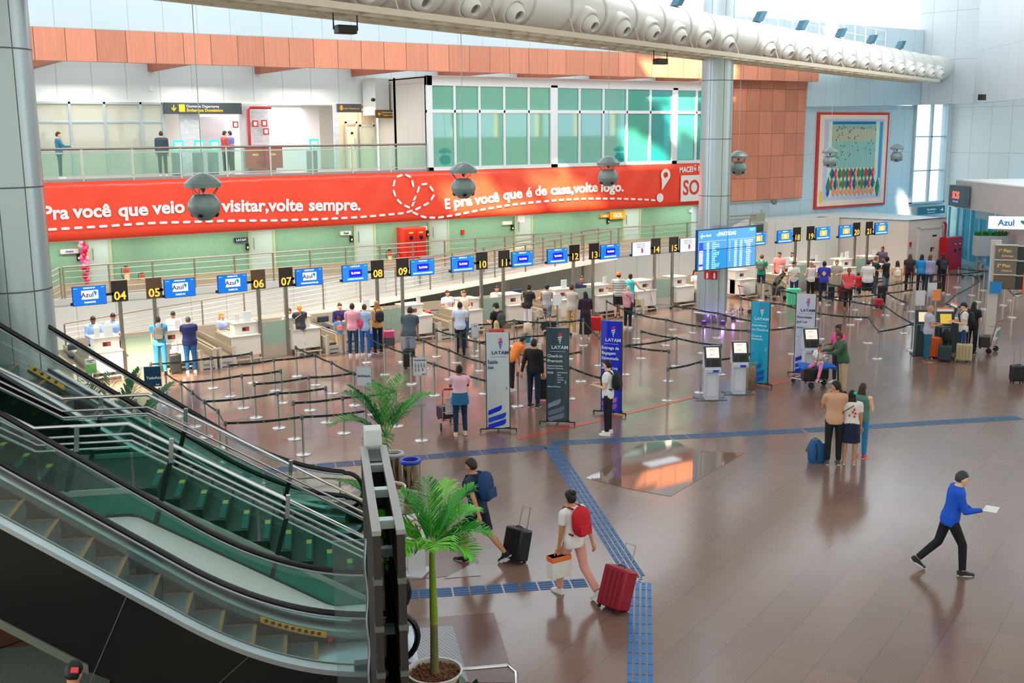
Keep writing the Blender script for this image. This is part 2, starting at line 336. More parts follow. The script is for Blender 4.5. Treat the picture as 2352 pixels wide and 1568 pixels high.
for wd_, xa_, xb2, y0_, y1_, sz_ in (('Pra', 97, 157, 491, 489, .64), ('você', 169, 258, 487, 484, .64), ('que', 272, 341, 484, 481, .64), ('veio', 352, 427, 479, 475, .64), ('visitar,volte', 511, 699, 474, 472, .64), ('sempre.', 710, 829, 472, 471, .64),
        ('E', 1022, 1034, 470, 469, .60), ('pra', 1043, 1085, 466, 461, .60), ('você', 1092, 1149, 460, 453, .60), ('que', 1157, 1201, 449, 444, .60), ('é', 1209, 1223, 443, 442, .60), ('de', 1230, 1257, 440, 438, .60), ('casa,volte', 1266, 1374, 438, 430, .60), ('logo.', 1381, 1433, 431, 430, .60)):
    bline(wd_, *ban(xa_, y0_), *ban(xb2, y1_), sz_)
bline('MACEIÓ N', *ban(1562, 391), 38.0, ban(1605, 388)[1], .36)
db = MB()
def dash(p, q, k=0, w=.10):
    """rounded dashes along a polyline of banner points"""
    pts = p
    segs = []
    for i in range(len(pts)-1):
        L = math.dist(pts[i], pts[i+1]); segs.append(L)
    tot = sum(segs); d = 0
    while d+.2 < tot:
        def at(s):
            i = 0
            while i < len(segs)-1 and s > segs[i]: s -= segs[i]; i += 1
            t = s/segs[i]; return (pts[i][0]+(pts[i+1][0]-pts[i][0])*t, pts[i][1]+(pts[i+1][1]-pts[i][1])*t)
        a, c = at(d), at(d+.2); an = math.atan2(c[1]-a[1], c[0]-a[0]); ux, uz = math.cos(an), math.sin(an)
        poly = []
        for k in range(8): t = an+math.pi/2+math.pi*k/7; poly.append((a[0]+.045*math.cos(t), 39.80, a[1]+.045*math.sin(t)))
        for k in range(8): t = an-math.pi/2+math.pi*k/7; poly.append((c[0]+.045*math.cos(t), 39.80, c[1]+.045*math.sin(t)))
        db.prism(poly, (0, .012, 0)); d += .42
dash([ban(*p) for p in ((114, 527), (230, 520), (350, 512), (520, 507), (640, 506), (740, 503), (820, 499), (880, 494), (930, 489), (958, 480), (985, 466), (997, 450), (994, 433), (980, 422), (965, 424), (960, 440), (955, 452), (950, 462))], 0)
dash([ban(*p) for p in ((952, 462), (945, 478), (925, 470), (910, 455), (904, 435), (905, 418), (915, 404), (930, 400), (945, 407), (950, 425), (948, 445))], 0)
dash([ban(*p) for p in ((950, 488), (975, 499), (1005, 500), (1050, 493), (1110, 481), (1170, 471), (1230, 464), (1290, 459), (1350, 456), (1420, 456), (1480, 458), (1508, 460))], 0)
x, z = ban(1516, 454); db.lathe([(.21, 0), (.21, .02)], 20, plane_M((x, 39.79, z), (1, 0, 0), (0, 0, 1)))
x, z = ban(1529, 402); pts = []
for k in range(25):
    t = math.radians(-35+250*k/24); pts.append((x+.30*math.cos(t), 39.78, z+.30*math.sin(t)))
pts.append((x-.22, 39.78, z-.72))
cen = (x, z); inner = [(x+.14*math.cos(math.radians(-35+250*k/24)), 39.78, z+.14*math.sin(math.radians(-35+250*k/24))) for k in range(25)]+[(x-.03, 39.78, z-.14)]
nn = len(pts); db.add(pts+inner, [(i, nn+i, nn+(i+1) % nn, (i+1) % nn) for i in range(nn)])
db.build('dashes_and_pin', WT, bt)
sq = MB(); x, z = ban(1563, 463); x2, z2 = ban(1563, 403); sq.box(x, 38.0, 39.75, 39.79, z, z2); so = sq.build('logo_square', WHITE, bt)
t = MB(); text(t, 'SOC', 1.0, plane_M((x+.1, 39.745, (z+z2)/2), (1, 0, 0), (0, 0, 1)), align='LEFT', sx=.86, bold=.02); t.build('logo_lettering', M((215, 60, 52), .4), so)
# --- teal glazed rooms
tg = [glass((70, 186, 168), .60, .03, .17), glass((24, 172, 170), .66, .03, .17)]
xl = 22.68
wf = MB(); yy = 39.93
cols = [22.92, 24.35, 25.78, 27.22, 28.55, 29.85, None]
FRW = M((222, 226, 228), .4)
wf.box(xl, 38.1, yy-.05, yy+.12, 8.88, 9.28); wf.box(xl, 38.1, yy-.05, yy+.12, 5.42, 5.58); wf.box(xl, 38.1, yy-.03, yy+.1, 7.78, 7.92); wf.box(xl, xl+.26, yy-.05, 40.1, 5.42, 9.28)
mull = [990, 1044, 1101, 1158, 1214, 1264]; big = [(1264, 1280)]; mull2 = [1280, 1331, 1386, 1440, 1494, 1544]; mull3 = [1556, 1600, 1640]
xs = [[AY(p, 240, yy)[0] for p in L] for L in (mull, mull2, mull3)]
panes = []
for L in xs:
    for i, x in enumerate(L):
        if 0 < i < len(L)-1: wf.box(x-.05, x+.05, yy-.03, yy+.1, 5.5, 8.95)
        if i < len(L)-1: panes.append((x+.03, L[i+1]-.03))
for a, c in ((xs[0][-1], xs[1][0]), (xs[1][-1], xs[2][0])): wf.box(a, c, yy-.05, yy+.12, 5.42, 9.0)
wfo = struct(wf.build('window_2', FRW, bev=.012))
tint = [0, 0, 0, 0, 0, 1, 1, 1, 0, 1, 0, 1, 1]
for i, (a, c) in enumerate(panes):
    for z0, z1 in ((5.58, 7.78), (7.92, 8.88)):
        MB().box(a, c, yy+.04, yy+.055, z0, z1).build('pane', tg[tint[i]], wfo, smooth=False)
# rooms behind the teal glass: pale back wall, and the side wall of the block
struct(MB().box(xl, 38.0, 42.6, 42.8, 5.45, 9.3).build('wall_room_back', M((120, 170, 160), .6), smooth=False))
struct(MB().box(xl, xl+.2, 40.0, 44.3, 5.45, 9.25).build('wall_block_side', panelmat('block_side', (206, 198, 188), .5, 1.3, 9, 0, 0, 'Y', .012, .02, dark=.7), smooth=False))
struct(MB().box(xl, 38.05, 40.0, 44.3, 9.2, 9.3).build('ceiling_block', WHITE, smooth=False))
# --- glass balustrade of the mezzanine
gx0, gx1 = 5.6, 22.68
r = thing('balcony_balustrade', 'clear green-tinted glass balcony balustrade with a steel handrail above the red banner', 'railing', ((gx0+gx1)/2, 40.0, 5.45))
MB().cyl((gx0, 40.0, 6.52), (gx1, 40.0, 6.52), .045, 10).build('handrail', M((140, 130, 122), .3, .8), r)
MB().box(gx0, gx1, 39.97, 40.03, 6.36, 6.40).build('rail', STEEL, r)
np_ = 10; dx = (gx1-gx0)/np_
for k in range(np_):
    MB().box(gx0+dx*k+.06, gx0+dx*(k+1)-.06, 39.99, 40.005, 5.62, 6.44).build('glass_panel', glass((175, 225, 208), .09), r, smooth=False)
for k in range(np_+1):
    MB().box(gx0+dx*k-.03, gx0+dx*k+.03, 39.94, 39.99, 5.42, 6.5).build('post', M((190, 205, 200), .3, .5), r)
MB().box(gx0, gx1, 39.93, 39.96, 5.58, 5.62).build('bottom_rail', STEEL, r)
# --- recess under the mezzanine wall: glazed partition, tiled hall, signs, doors
yb = 43.9
def bx(px): return AY(px, 300, yb)[0]
w = MB(); xs_ = [bx(p) for p in (60, 84, 163, 243, 326, 376)]
w.box(xs_[0], xs_[-1], yb-.05, yb+.05, 8.14, 8.24); w.box(xs_[0], xs_[-1], yb-.04, yb+.04, 7.44, 7.52)
for x in xs_: w.box(x-.05, x+.05, yb-.05, yb+.05, 5.45, 8.24)
w3 = struct(w.build('window_3', M((165, 178, 184), .4, .3), bev=.01))
for i in range(5):
    for z0, z1 in ((5.5, 7.44), (7.52, 8.14)):
        MB().box(xs_[i]+.05, xs_[i+1]-.05, yb-.01, yb+.01, z0, z1).build('pane', glass((205, 205, 190), .45), w3, smooth=False)
struct(MB().box(6, 22.7, 47.0, 47.2, 5.4, 8.3).build('wall_lobby', M((232, 228, 222), .5), smooth=False))
struct(MB().box(6, 22.7, 44.3, 47.2, 8.2, 8.3).build('ceiling_lobby', M((226, 224, 218), .5), smooth=False))
struct(MB().box(6, 26, 46, 48, 5.3, 5.45).build('floor_lobby', M((170, 160, 145), .2), smooth=False))
area('lobby_light', (10, 45.6, 8.1), 6, 45, (1, .93, .82), sy=1.6)
area('lobby_light', (17.5, 45.6, 8.1), 4, 110, (1, .98, 1), sy=1.6)
TILEW = panelmat('glossy_wall_tiles', (208, 210, 214), .18, .16, .09, 0, 0, 'X', .006, .10, dark=.8)
for n_, (a, c) in enumerate(((416, 462), (566, 620), (770, 782))):
    struct(MB().box(bx(a), bx(c), yb+.1, yb+.2, 5.45, 8.2).build('wall_tiled_%s' % ['left', 'middle', 'right'][n_], TILEW, smooth=False))
struct(MB().box(bx(620), bx(770), yb+1.6, yb+1.7, 5.45, 8.2).build('wall_white_niche', M((238, 234, 238), .5), smooth=False))
struct(MB().box(bx(462), bx(540), yb+1.2, yb+1.3, 5.45, 7.7).build('wall_tiled_back', panelmat('white_tiles', (236, 226, 232), .25, .2, .1, 0, 0, 'X', .006, .03, dark=.86), smooth=False))
struct(MB().box(bx(556), bx(566), yb, yb+.3, 5.45, 8.2).build('wall_pier', M((206, 206, 206), .5), smooth=False))
struct(MB().box(bx(785), 22.7, yb+.6, yb+.7, 5.45, 8.2).build('wall_corridor', M((244, 218, 180), .5), smooth=False))
struct(MB().box(bx(843), bx(874), yb-.9, yb+.3, 7.75, 9.3).build('wall_bulkhead_small', M((206, 208, 205), .5), smooth=False))
area('corridor_light', (21.6, 43.7, 8.1), 1.4, 26, (1, .84, .6), sy=.8)
def signboard(name, label, px0, py0, px1, py1, y, col, items, dy=.12, fr=None, cat='sign'):
    a = AY(px0, py0, y); c = AY(px1, py1, y); x0, x1, z0, z1 = a[0], c[0], c[2], a[2]
    t = thing(name, label, cat, ((x0+x1)/2, y+dy/2, z0)); MB().box(x0, x1, y, y+dy, z0, z1).build('panel', M(col, .4), t, bev=.01)
    for it in items:
        m = MB(); Mx = plane_M(((x0+x1)/2, y-.004, (z0+z1)/2), (1, 0, 0), (0, 0, 1)); W = x1-x0; Hh = z1-z0
        if it[0] == 't': text(m, it[1], it[2]*Hh, Mx, it[3]*W, it[4]*Hh, bold=it[6] if len(it) > 6 else .01, align='LEFT' if len(it) > 7 else 'CENTER'); m.build('lettering', M(it[5], .4), t)
        if it[0] == 'b': m.box(it[1]*W, it[2]*W, it[3]*Hh, it[4]*Hh, 0, .008, Mx); m.build('pictogram', M(it[5], .4), t)
        if it[0] == 'arrow':
            cx_, s = it[1]*W, it[2]*Hh; A = Matrix.Rotation(it[3], 4, 'Z')
            m.prism([(-.08*s, .45*s, 0), (.08*s, .45*s, 0), (.08*s, -.1*s, 0), (.3*s, .12*s, 0), (.36*s, -.02*s, 0), (0, -.45*s, 0), (-.36*s, -.02*s, 0), (-.3*s, .12*s, 0), (-.08*s, -.1*s, 0)][::-1], (0, 0, .008), Mx@T(cx_, 0, 0)@A); m.build('arrow', M(it[4], .4), t)
    return t
YEL = (246, 186, 40)
signboard('departures_sign', 'long dark grey Embarque Doméstico sign with a yellow down arrow over the mezzanine entrance', 376, 235, 556, 262, yb-.16, (62, 72, 78),
          [('arrow', -.38, .62, 0, YEL), ('b', -.315, -.24, -.32, .34, YEL), ('t', 'Domestic Departures', .34, -.22, .17, (222, 226, 226), 0, 1), ('t', 'Embarque Doméstico', .38, -.22, -.18, YEL, .02, 1)])
signboard('hanging_sign', 'grey sign with yellow writing tilted over the mezzanine corridor mouth', 774, 238, 831, 258, yb-1.3, (86, 84, 96), [('t', 'Domestic Departures', .3, 0, -.05, YEL), ('b', -.38, -.28, -.25, .3, YEL)])
signboard('corridor_sign', 'brown sign with yellow arrow and Órgãos públicos lettering on the mezzanine corridor', 863, 252, 915, 271, yb-1.0, (98, 72, 44), [('arrow', -.34, .6, -math.pi/2, YEL), ('t', 'Government agencies', .24, .1, .18, (230, 220, 200)), ('t', 'Órgãos públicos', .28, .1, -.15, YEL)])
for i, (p0, p1, lab, cat, cc) in enumerate(((793, 820, 'narrow cream door with a small dark plate in the lit mezzanine corridor', 'door', (250, 230, 196)), (826, 860, 'frosted glass door with transom left of the brown corridor sign', 'door', (214, 214, 190)), (917, 960, 'tall grey-green glass door with transom beside the teal glazed rooms', 'door', (150, 168, 160)))):
    y = yb+.45 if i < 2 else yb-.1
    t = thing('corridor_door', lab, cat, ((AY(p0, 300, y)[0]+AY(p1, 300, y)[0])/2, y, 5.45)); a, c = AY(p0, 300, y)[0], AY(p1, 300, y)[0]; zt = 7.5 if i == 0 else 8.05
    f = MB(); f.box(a, a+.07, y-.04, y+.04, 5.45, zt); f.box(c-.07, c, y-.04, y+.04, 5.45, zt); f.box(a, c, y-.04, y+.04, zt-.08, zt)
    if i: f.box(a, c, y-.04, y+.04, 7.28, 7.36)
    f.build('door_frame', M((196, 200, 198), .4), t)
    MB().box(a+.07, c-.07, y-.01, y+.02, 5.47, 7.28).build('door_leaf', M(cc, .3), t)
    MB().cyl((c-.15, y-.07, 6.3), (c-.15, y-.07, 6.8), .015).build('handle', STEEL, t)
    if i == 0: MB().box(a+.25, c-.2, y-.03, y-.012, 6.95, 7.05).build('plate', DARK, t)
# red fire cabinet with its red pipes
t = thing('fire_hose_cabinet', 'dark red fire hose cabinet under red pipes on the tiled mezzanine wall', 'fire cabinet', (bx(595), yb-.1, 5.45))
MB().box(bx(569), bx(623), yb-.35, yb+.05, 5.45, 6.52).build('body', M((158, 40, 44), .4), t, bev=.01)
m = MB(); xm = bx(596)
for s in (-1, 1): m.box(min(xm+s*.05, xm+s*.8), max(xm+s*.05, xm+s*.8), yb-.38, yb-.35, 5.6, 6.45)
m.build('door', M((176, 48, 50), .4), t)
m = MB(); m.box(xm-.5, xm-.25, yb-.39, yb-.38, 6.12, 6.2); m.box(xm+.25, xm+.5, yb-.39, yb-.38, 6.12, 6.2); m.build('label_strip', M((238, 190, 60), .4), t)
t = MB(); zz = 8.05; t.tube([(bx(569), yb-.15, 6.5), (bx(569), yb-.15, zz-.1), (bx(569)+.1, yb-.15, zz), (bx(622), yb-.15, zz)], .06, 10)
tag(t.build('fire_pipe', M((178, 42, 44), .35)), 'red pipe bending from the mezzanine fire cabinet up over the tiled wall', 'pipe')
for i, (px, py, nm) in enumerate(((586, 284, 'hydrant'), (607, 283, 'hose'), (611, 302, 'alarm'), (541, 286, 'extinguisher'))):
    c = AY(px, py, yb-.08); m = MB(); m.box(c[0]-.12, c[0]+.12, yb-.09, yb-.07, c[2]-.13, c[2]+.13)
    o = tag(m.build('fire_notice', RED), ['small red square H notice left of the pair over the mezzanine fire cabinet', 'small red ring notice right of the H notice over the mezzanine fire cabinet', 'small red call point just above the mezzanine fire cabinet', 'small red extinguisher notice on the pier beside the Embarque entrance'][i], 'notice', 'fire notices on the mezzanine')
    m = MB(); m.box(c[0]-.07, c[0]+.07, yb-.096, yb-.09, c[2]-.08, c[2]+.08); m.build('symbol', WHITE, o)
c = AY(348, 203, 44.25); tag(MB().box(c[0]-.06, c[0]+.06, 44.2, 44.32, c[2]-.1, c[2]+.1).build('wall_sensor', OFFW), 'small white sensor box on the recessed upper mezzanine wall', 'sensor')
t = MB(); c = AY(857, 229, yb-1.0); t.ell(c, .1, .1, .08); tag(t.build('dome_camera', DARK), 'small black dome camera under the corridor bulkhead', 'camera')
# green gates of the access control seen over the balustrade
for i, px in enumerate((404, 452, 487, 715)):
    x = AY(px, 330, 42.6)[0]; t = thing('access_gate', ['leftmost of the green-lit access gates behind the balustrade', 'green-lit access gate under the middle of the Embarque sign', 'green-lit access gate beside the pier right of the Embarque sign', 'lone green-lit access gate before the white niche'][i], 'gate', (x, 42.6, 5.45), 0, 'access gates on the mezzanine')
    MB().box(x-.12, x+.12, 42.3, 42.9, 5.45, 6.3).build('body', M((130, 150, 150), .3, .3), t, bev=.02)
    MB().box(x-.2, x+.2, 42.3, 42.34, 6.35, 6.78).build('screen', M((60, 215, 175), .3, emit=.6), t)
    MB().box(x-.14, x+.14, 42.28, 42.3, 6.42, 6.7).build('symbol', M((225, 235, 232), .3), t)
# --- green gallery: doors, signs, extinguishers, red cabinet
def doorg(n, p0, p1, col, lab=None):
    a, c = AY(p0, 560, 41.6)[0], AY(p1, 560, 41.6)[0]
    f = MB(); f.box(a-.1, a, 41.54, 41.62, 1.7, 3.36); f.box(c, c+.1, 41.54, 41.62, 1.7, 3.36); o = struct(f.build('door_%d' % n, M((176, 190, 150), .4)))
    MB().box(a, c, 41.57, 41.6, 1.7, 3.36).build('door_leaf', M(col, .4), o, smooth=False)
    MB().box(a+.1, a+.13, 41.5, 41.53, 2.5, 2.95).build('handle', STEEL, o)
for i, (a, c) in enumerate(((203, 248), (575, 626), (817, 858), (988, 1027), (1185, 1219), (1432, 1466))): doorg(i+1, a, c, (186, 206, 200))
def wallsign(px, py, w, h, txt, col, tc, lab, y=41.5, cat='sign', fs=.75):
    c = AY(px, py, y); t = thing('airline_sign', lab, cat, (c[0], y, c[2]-h/2), 0, 'small signs along the green gallery wall')
    MB().box(c[0]-w/2, c[0]+w/2, y-.04, y+.1, c[2]-h/2, c[2]+h/2).build('panel', M(col, .4), t, bev=.01)
    m = MB(); text(m, txt, h*fs, plane_M((c[0], y-.045, c[2]), (1, 0, 0), (0, 0, 1)), bold=.02); m.build('lettering', M(tc, .4), t)
wallsign(159, 577, .62, .17, 'dnata', (214, 206, 214), (90, 80, 150), 'small pale dnata sign on the green wall beside the pink balloons')
wallsign(553, 551, .5, .17, 'LATAM', (34, 40, 80), (235, 235, 240), 'small navy LATAM sign left of the first pale gallery door')
wallsign(794, 535, .46, .17, 'Azul', (232, 234, 232), (30, 50, 110), 'small white Azul sign left of the middle pale gallery door')
wallsign(969, 524, .50, .17, 'Azul', (232, 234, 232), (30, 50, 110), 'small white Azul sign just over the tall red cabinet')
wallsign(1165, 512, .5, .16, '', (232, 234, 225), (30, 50, 110), 'blank white light box left of the door with a paper notice')
wallsign(1388, 496, .5, .15, 'GOL', (240, 140, 30), (255, 240, 225), 'slim orange sign left of the last gallery door')
wallsign(1418, 494, .95, .36, 'GOL', (248, 150, 28), (255, 245, 230), 'big orange sign over the last gallery door', y=41.45)
wallsign(1595, 484, .7, .14, 'LATAM', (214, 222, 214), (60, 80, 160), 'pale sign at the green wall close to the big column')
c = AY(1198, 503, 41.5); tag(MB().box(c[0]-.2, c[0]+.2, 41.53, 41.56, c[2]-.16, c[2]+.16).build('paper_notice', WHITE), 'white paper notice taped on a pale gallery door', 'notice')
for i, (px, py) in enumerate(((181, 590), (569, 566), (808, 548), (983, 536), (1178, 522), (1398, 507))):
    c = AY(px, py, 41.5); t = tag(MB().box(c[0]-.06, c[0]+.06, 41.5, 41.6, c[2]-.14, c[2]+.12).build('door_lock', BLACK, bev=.01), 'black keypad lock beside the %s gallery door from the left' % ['first', 'second', 'third', 'fourth', 'fifth', 'sixth'][i], 'lock', 'keypads by the gallery doors'); MB().box(c[0]-.03, c[0]+.03, 41.49, 41.5, c[2]-.08, c[2]).build('keys', WHITE, t)
def extinguisher(px, py, lab, s=1, y=41.35):
    c = AY(px, py, y); x, z = c[0], c[2]; t = thing('fire_extinguisher', lab, 'fire extinguisher', (x, y, z), 0, 'fire extinguishers on the green wall')
    MB().lathe([(.07*s, 0), (.085*s, .03), (.085*s, .42*s), (.05*s, .5*s), (.025*s, .52*s)], 14, T(x, y, z)).build('cylinder', M((205, 50, 34), .35), t)
    MB().lathe([(.087*s, .12), (.087*s, .32*s)], 14, T(x, y, z), cap=False).build('paper_label', M((228, 205, 160), .5), t)
    m = MB(); m.box(x-.07, x+.05, y-.02, y+.02, z+.52*s, z+.57*s); m.cyl((x, y, z+.5*s), (x, y, z+.56*s), .02); m.build('valve', BLACK, t)
    MB().tube([(x-.05, y, z+.55*s), (x-.16*s, y, z+.5*s), (x-.17*s, y, z+.3*s), (x-.1, y-.04, z+.12)], .012, 6).build('hose', BLACK, t)
extinguisher(293, 651, 'tall red extinguisher on the green wall behind number board 04', 1.15); extinguisher(329, 656, 'small red extinguisher right of the tall one behind number board 05', .9)
extinguisher(896, 605, 'tall slim red extinguisher left of the red cabinet', 1.05); extinguisher(916, 607, 'short red extinguisher between the slim one and the red cabinet', .85)
t = thing('fire_cabinet', 'tall bright red two-door fire cabinet behind the railing on the green wall', 'fire cabinet', (AY(955, 560, 41.3)[0], 41.3, 1.7))
a, c = AY(927, 560, 41.0)[0], AY(979, 560, 41.0)[0]
MB().box(a, c, 41.0, 41.6, 1.7, 3.02).build('body', M((224, 50, 30), .35), t, bev=.01)
for s, e in ((a+.12, (a+c)/2-.01+.05), ((a+c)/2+.06, c-.04)):
    d_ = MB().box(s, e, 40.97, 41.0, 1.8, 2.95).build('door', M((206, 36, 28), .35), t)
    MB().box((s+e)/2-.1, (s+e)/2+.1, 40.96, 40.97, 2.78, 2.84).build('label_strip', M((240, 190, 50), .4), d_)
    MB().lathe([(.09, 0), (.09, .015)], 16, plane_M(((s+e)/2, 40.96, 2.6), (1, 0, 0), (0, 0, 1))).build('window_disc', BLACK, d_)
c = AY(1064, 533, 41.5); tag(MB().box(c[0]-.07, c[0]+.07, 41.5, 41.6, c[2]-.1, c[2]+.1).build('call_point', RED, bev=.01), 'small red call point on the green wall between two pale doors', 'alarm')
# balloon column
c0 = AY(196, 620, 41.2); tb_ = thing('balloon_column', 'slim column of pink and magenta balloons beside the first pale gallery door', 'balloons', (c0[0], 41.2, 1.7))
rb = random.Random(5)
for k in range(26):
    m = MB(); z = 1.8+k*.062; cx_ = c0[0]+rb.uniform(-.1, .1); m.ell((cx_, 41.2+rb.uniform(-.1, .05), z), .085, .085, .1, 10, 7)
    m.build('balloon', M(rb.choice([(214, 22, 84), (236, 108, 160), (246, 150, 186), (190, 14, 60)]), .25), tb_)
# --- tube railings of the walkway and of the ramp
RAILM = M((176, 166, 152), .3, .85)
def railing(name, label, pts, posts, bars=5, h=1.1, group=None, r=.028, ends=True):
    """pts: floor polyline (x,y,z); handrail, thin bars, posts"""
    P = [Vector(p) for p in pts]; t = thing(name, label, 'railing', tuple(P[0]), 0, group)
    MB().tube([p+Vector((0, 0, h)) for p in P], r, 8).build('handrail', RAILM, t)
    for k in range(bars):
        MB().tube([p+Vector((0, 0, h*(.14+.72*k/(bars-1)))) for p in P], .012, 6).build('bar', RAILM, t)
    seg = [(P[i+1]-P[i]).length for i in range(len(P)-1)]; tot = sum(seg)
    for k in range(posts):
        s = tot*k/(posts-1); i = 0
        while i < len(seg)-1 and s > seg[i]: s -= seg[i]; i += 1
        p = P[i].lerp(P[i+1], min(1, s/seg[i])); MB().box(p.x-.02, p.x+.02, p.y-.035, p.y+.035, p.z, p.z+h-.03).build('post', RAILM, t)
    return t
railing('walkway_railing', 'steel tube railing along the raised walkway before the green wall', [(7.5, 37.05, 1.72), (27.4, 37.05, 1.72)], 15)
railing('walkway_railing', 'short steel railing end with level rails above monitor 13', [(28.5, 37.05, 1.72), (30.9, 37.05, 1.75), (38.6, 37.05, 1.75)], 6)
railing('stair_railing', 'steel railing climbing the small steps behind the left column', [(5.4, 36.4, .9), (7.4, 37.05, 1.72)], 3)
railing('stair_railing', 'second steel stair railing set behind the first one at the left column', [(5.0, 38.5, .9), (7.4, 38.8, 1.72)], 3)
st = MB()
for k in range(5): st.box(4.6+k*.5, 6.98, 36.9, 39.0, k*.34, (k+1)*.34-.02)
tag(st.build('steps', M((206, 188, 160), .5)), 'small flight of cream steps beside the left column', 'steps')
def rz_(x): return .37+(x-11.92)*(1.66-.37)/(28.54-11.92)
# the ramp: sloped white stringer with deck, climbing to the walkway
rm = thing('access_ramp', 'long sloping white ramp climbing behind the counters to the green gallery', 'ramp', (17.9, 36.2, 0))
xa, xb_ = 7.1, 29.2
m = MB(); m.prism([(xa, 35.5, rz_(xa)-.02), (xb_, 35.5, rz_(xb_)-.02), (xb_, 35.5, rz_(xb_)+.16), (xa, 35.5, rz_(xa)+.16)], (0, .12, 0)); m.build('stringer', M((226, 222, 216), .4), rm)
m = MB(); m.prism([(xa, 35.6, rz_(xa)-.02), (xb_, 35.6, rz_(xb_)-.02), (xb_, 35.6, rz_(xb_)+.1), (xa, 35.6, rz_(xa)+.1)], (0, 1.37, 0)); m.build('deck', M((206, 198, 186), .4), rm)
for x in (12, 16, 20, 24, 28): MB().box(x-.1, x+.1, 36.1, 36.3, 0, rz_(x)).build('support', M((190, 188, 182), .5), rm)
railing('ramp_railing', 'steel tube railing sloping up the front edge of the white ramp', [(xa, 35.56, rz_(xa)+.12), (28.9, 35.56, rz_(28.9)+.12)], 16, bars=6, h=1.12)
railing('ramp_railing', 'steel tube railing at the ramp head crossing the gap above monitor 12', [(20.5, 36.9, rz_(20.5)+.14), (29.3, 36.9, 1.86)], 7, bars=6, h=1.05)
# wall under the ramp/back of the counters
struct(MB().box(8, 36.5, 36.0, 36.1, 0, .35).build('trim_4', M((120, 112, 104), .5), smooth=False))
# ================================================================== COLUMNS, PIPE, HANGING SPHERES, TAPESTRY, RIGHT END
COLM = M((172, 186, 190), .28, .35)
def column(x, y, r, seam, label, z1=16.95):
    t = thing('column', label, 'column', (x, y, 0)); MB().lathe([(r, 0.3), (r, z1)], 48, T(x, y, 0)).build('shaft', COLM, t)
    MB().lathe([(r+.015, 0), (r+.015, .3)], 48, T(x, y, 0)).build('plinth', M((120, 122, 126), .3, .7), t)
    for k in seam: MB().lathe([(r+.004, k), (r+.004, k+.025)], 48, T(x, y, 0), cap=False).build('seam', M((86, 92, 96), .5), t)
    for a in (200, 250, 290, 340, 30, 120):
        a = math.radians(a); m = MB(); m.add([(x+(r+.004)*math.cos(a), y+(r+.004)*math.sin(a), .3), (x+(r+.004)*math.cos(a+.022), y+(r+.004)*math.sin(a+.022), .3), (x+(r+.004)*math.cos(a+.022), y+(r+.004)*math.sin(a+.022), z1), (x+(r+.004)*math.cos(a), y+(r+.004)*math.sin(a), z1)], [(0, 1, 2, 3)]); m.build('seam', M((86, 92, 96), .5), t)
    return t
CX, CY = 28.55, 29.2
cmid = column(CX, CY, .56, (2.6, 4.63, 6.65, 8.7), 'round pale metal column with the blue departures board on it')
cl = column(3.22, 19.85, .60, (2.2, 4.4, 6.1, 8.3, 10.4), 'huge pale grey-blue round column at the left edge of the hall')
PD = np.array([.9367, .3501]); P0 = np.array([CX, CY])+np.array([.35, -.94])*.35   # pipe axis in plan
def pp(s, z=10.27): q = P0+PD*s; return Vector((q[0], q[1], z))
NX = Vector((PD[1], -PD[0], 0))     # horizontal normal toward the camera side
pt = thing('air_duct', 'huge white round air duct with jet nozzles running under the roof', 'air duct', tuple(pp(0, 9.6)))
PIPEM = M((222, 220, 214), .32)
PR = .60
_r = ray(2160, 150); SE = -(_r[0]*P0[1]-_r[1]*P0[0])/(_r[0]*PD[1]-_r[1]*PD[0])
MB().tube([pp(-30), pp(SE-.1), pp(SE)], PR, 40).build('duct_body', PIPEM, pt)
m = MB(); 
e = pp(SE); ax = Vector((PD[0], PD[1], 0))
rings = []
for k in range(8):
    a = k/7*math.pi/2; rr_ = PR*1.06*math.cos(a)+.02; c = e+ax*(PR*1.1*math.sin(a)+1.2*(k > 0)*0); rings.append([c+NX*rr_*math.cos(t)+Vector((0, 0, 1))*rr_*math.sin(t) for t in [2*math.pi*i/32 for i in range(32)]])
m.ring([[p-ax*1.4 for p in rings[0]]]+rings); m.build('end_cap', PIPEM, pt)
def ringm(s, w=.08, r=PR+.03):
    q = [pp(s), pp(s)+ax*w]; return MB().tube(q, r, 40)
for s in np.arange(-29, SE-2, 1.78): ringm(s).build('flange', M((200, 200, 196), .35), pt)
for s in (SE-1.6, SE-.1): ringm(s, .12, PR+.05).build('flange', PIPEM, pt)
nz = MB()
for i, s in enumerate(np.arange(-28.2, SE-2.6, 1.78)):
    if i in (9, 16): continue
    for side in (1, -1):
        d = (NX*side*.86+Vector((0, 0, -.50))).normalized(); c = pp(s)+d*(PR-.1)
        d2 = (d+ax*-.15).normalized(); x_ = d2.cross(Vector((0, 0, 1))).normalized(); y_ = x_.cross(d2)
        Mx = Matrix(((x_.x, y_.x, d2.x, c.x), (x_.y, y_.y, d2.y, c.y), (x_.z, y_.z, d2.z, c.z), (0, 0, 0, 1)))
        n_ = MB().lathe([(.37, 0), (.37, .24), (.34, .31), (.30, .32), (.27, .28)], 24, Mx, cap=False).build('nozzle', PIPEM, pt)
        MB().lathe([(.27, .22), (.26, .36), (.19, .50), (.14, .53), (.125, .44), (.11, .24)], 20, Mx, cap=False).build('jet', M((226, 224, 218), .35), n_)
        MB().lathe([(.12, .42), (.0, .42)], 16, Mx, cap=False).build('mouth', M((120, 118, 112), .6), n_)
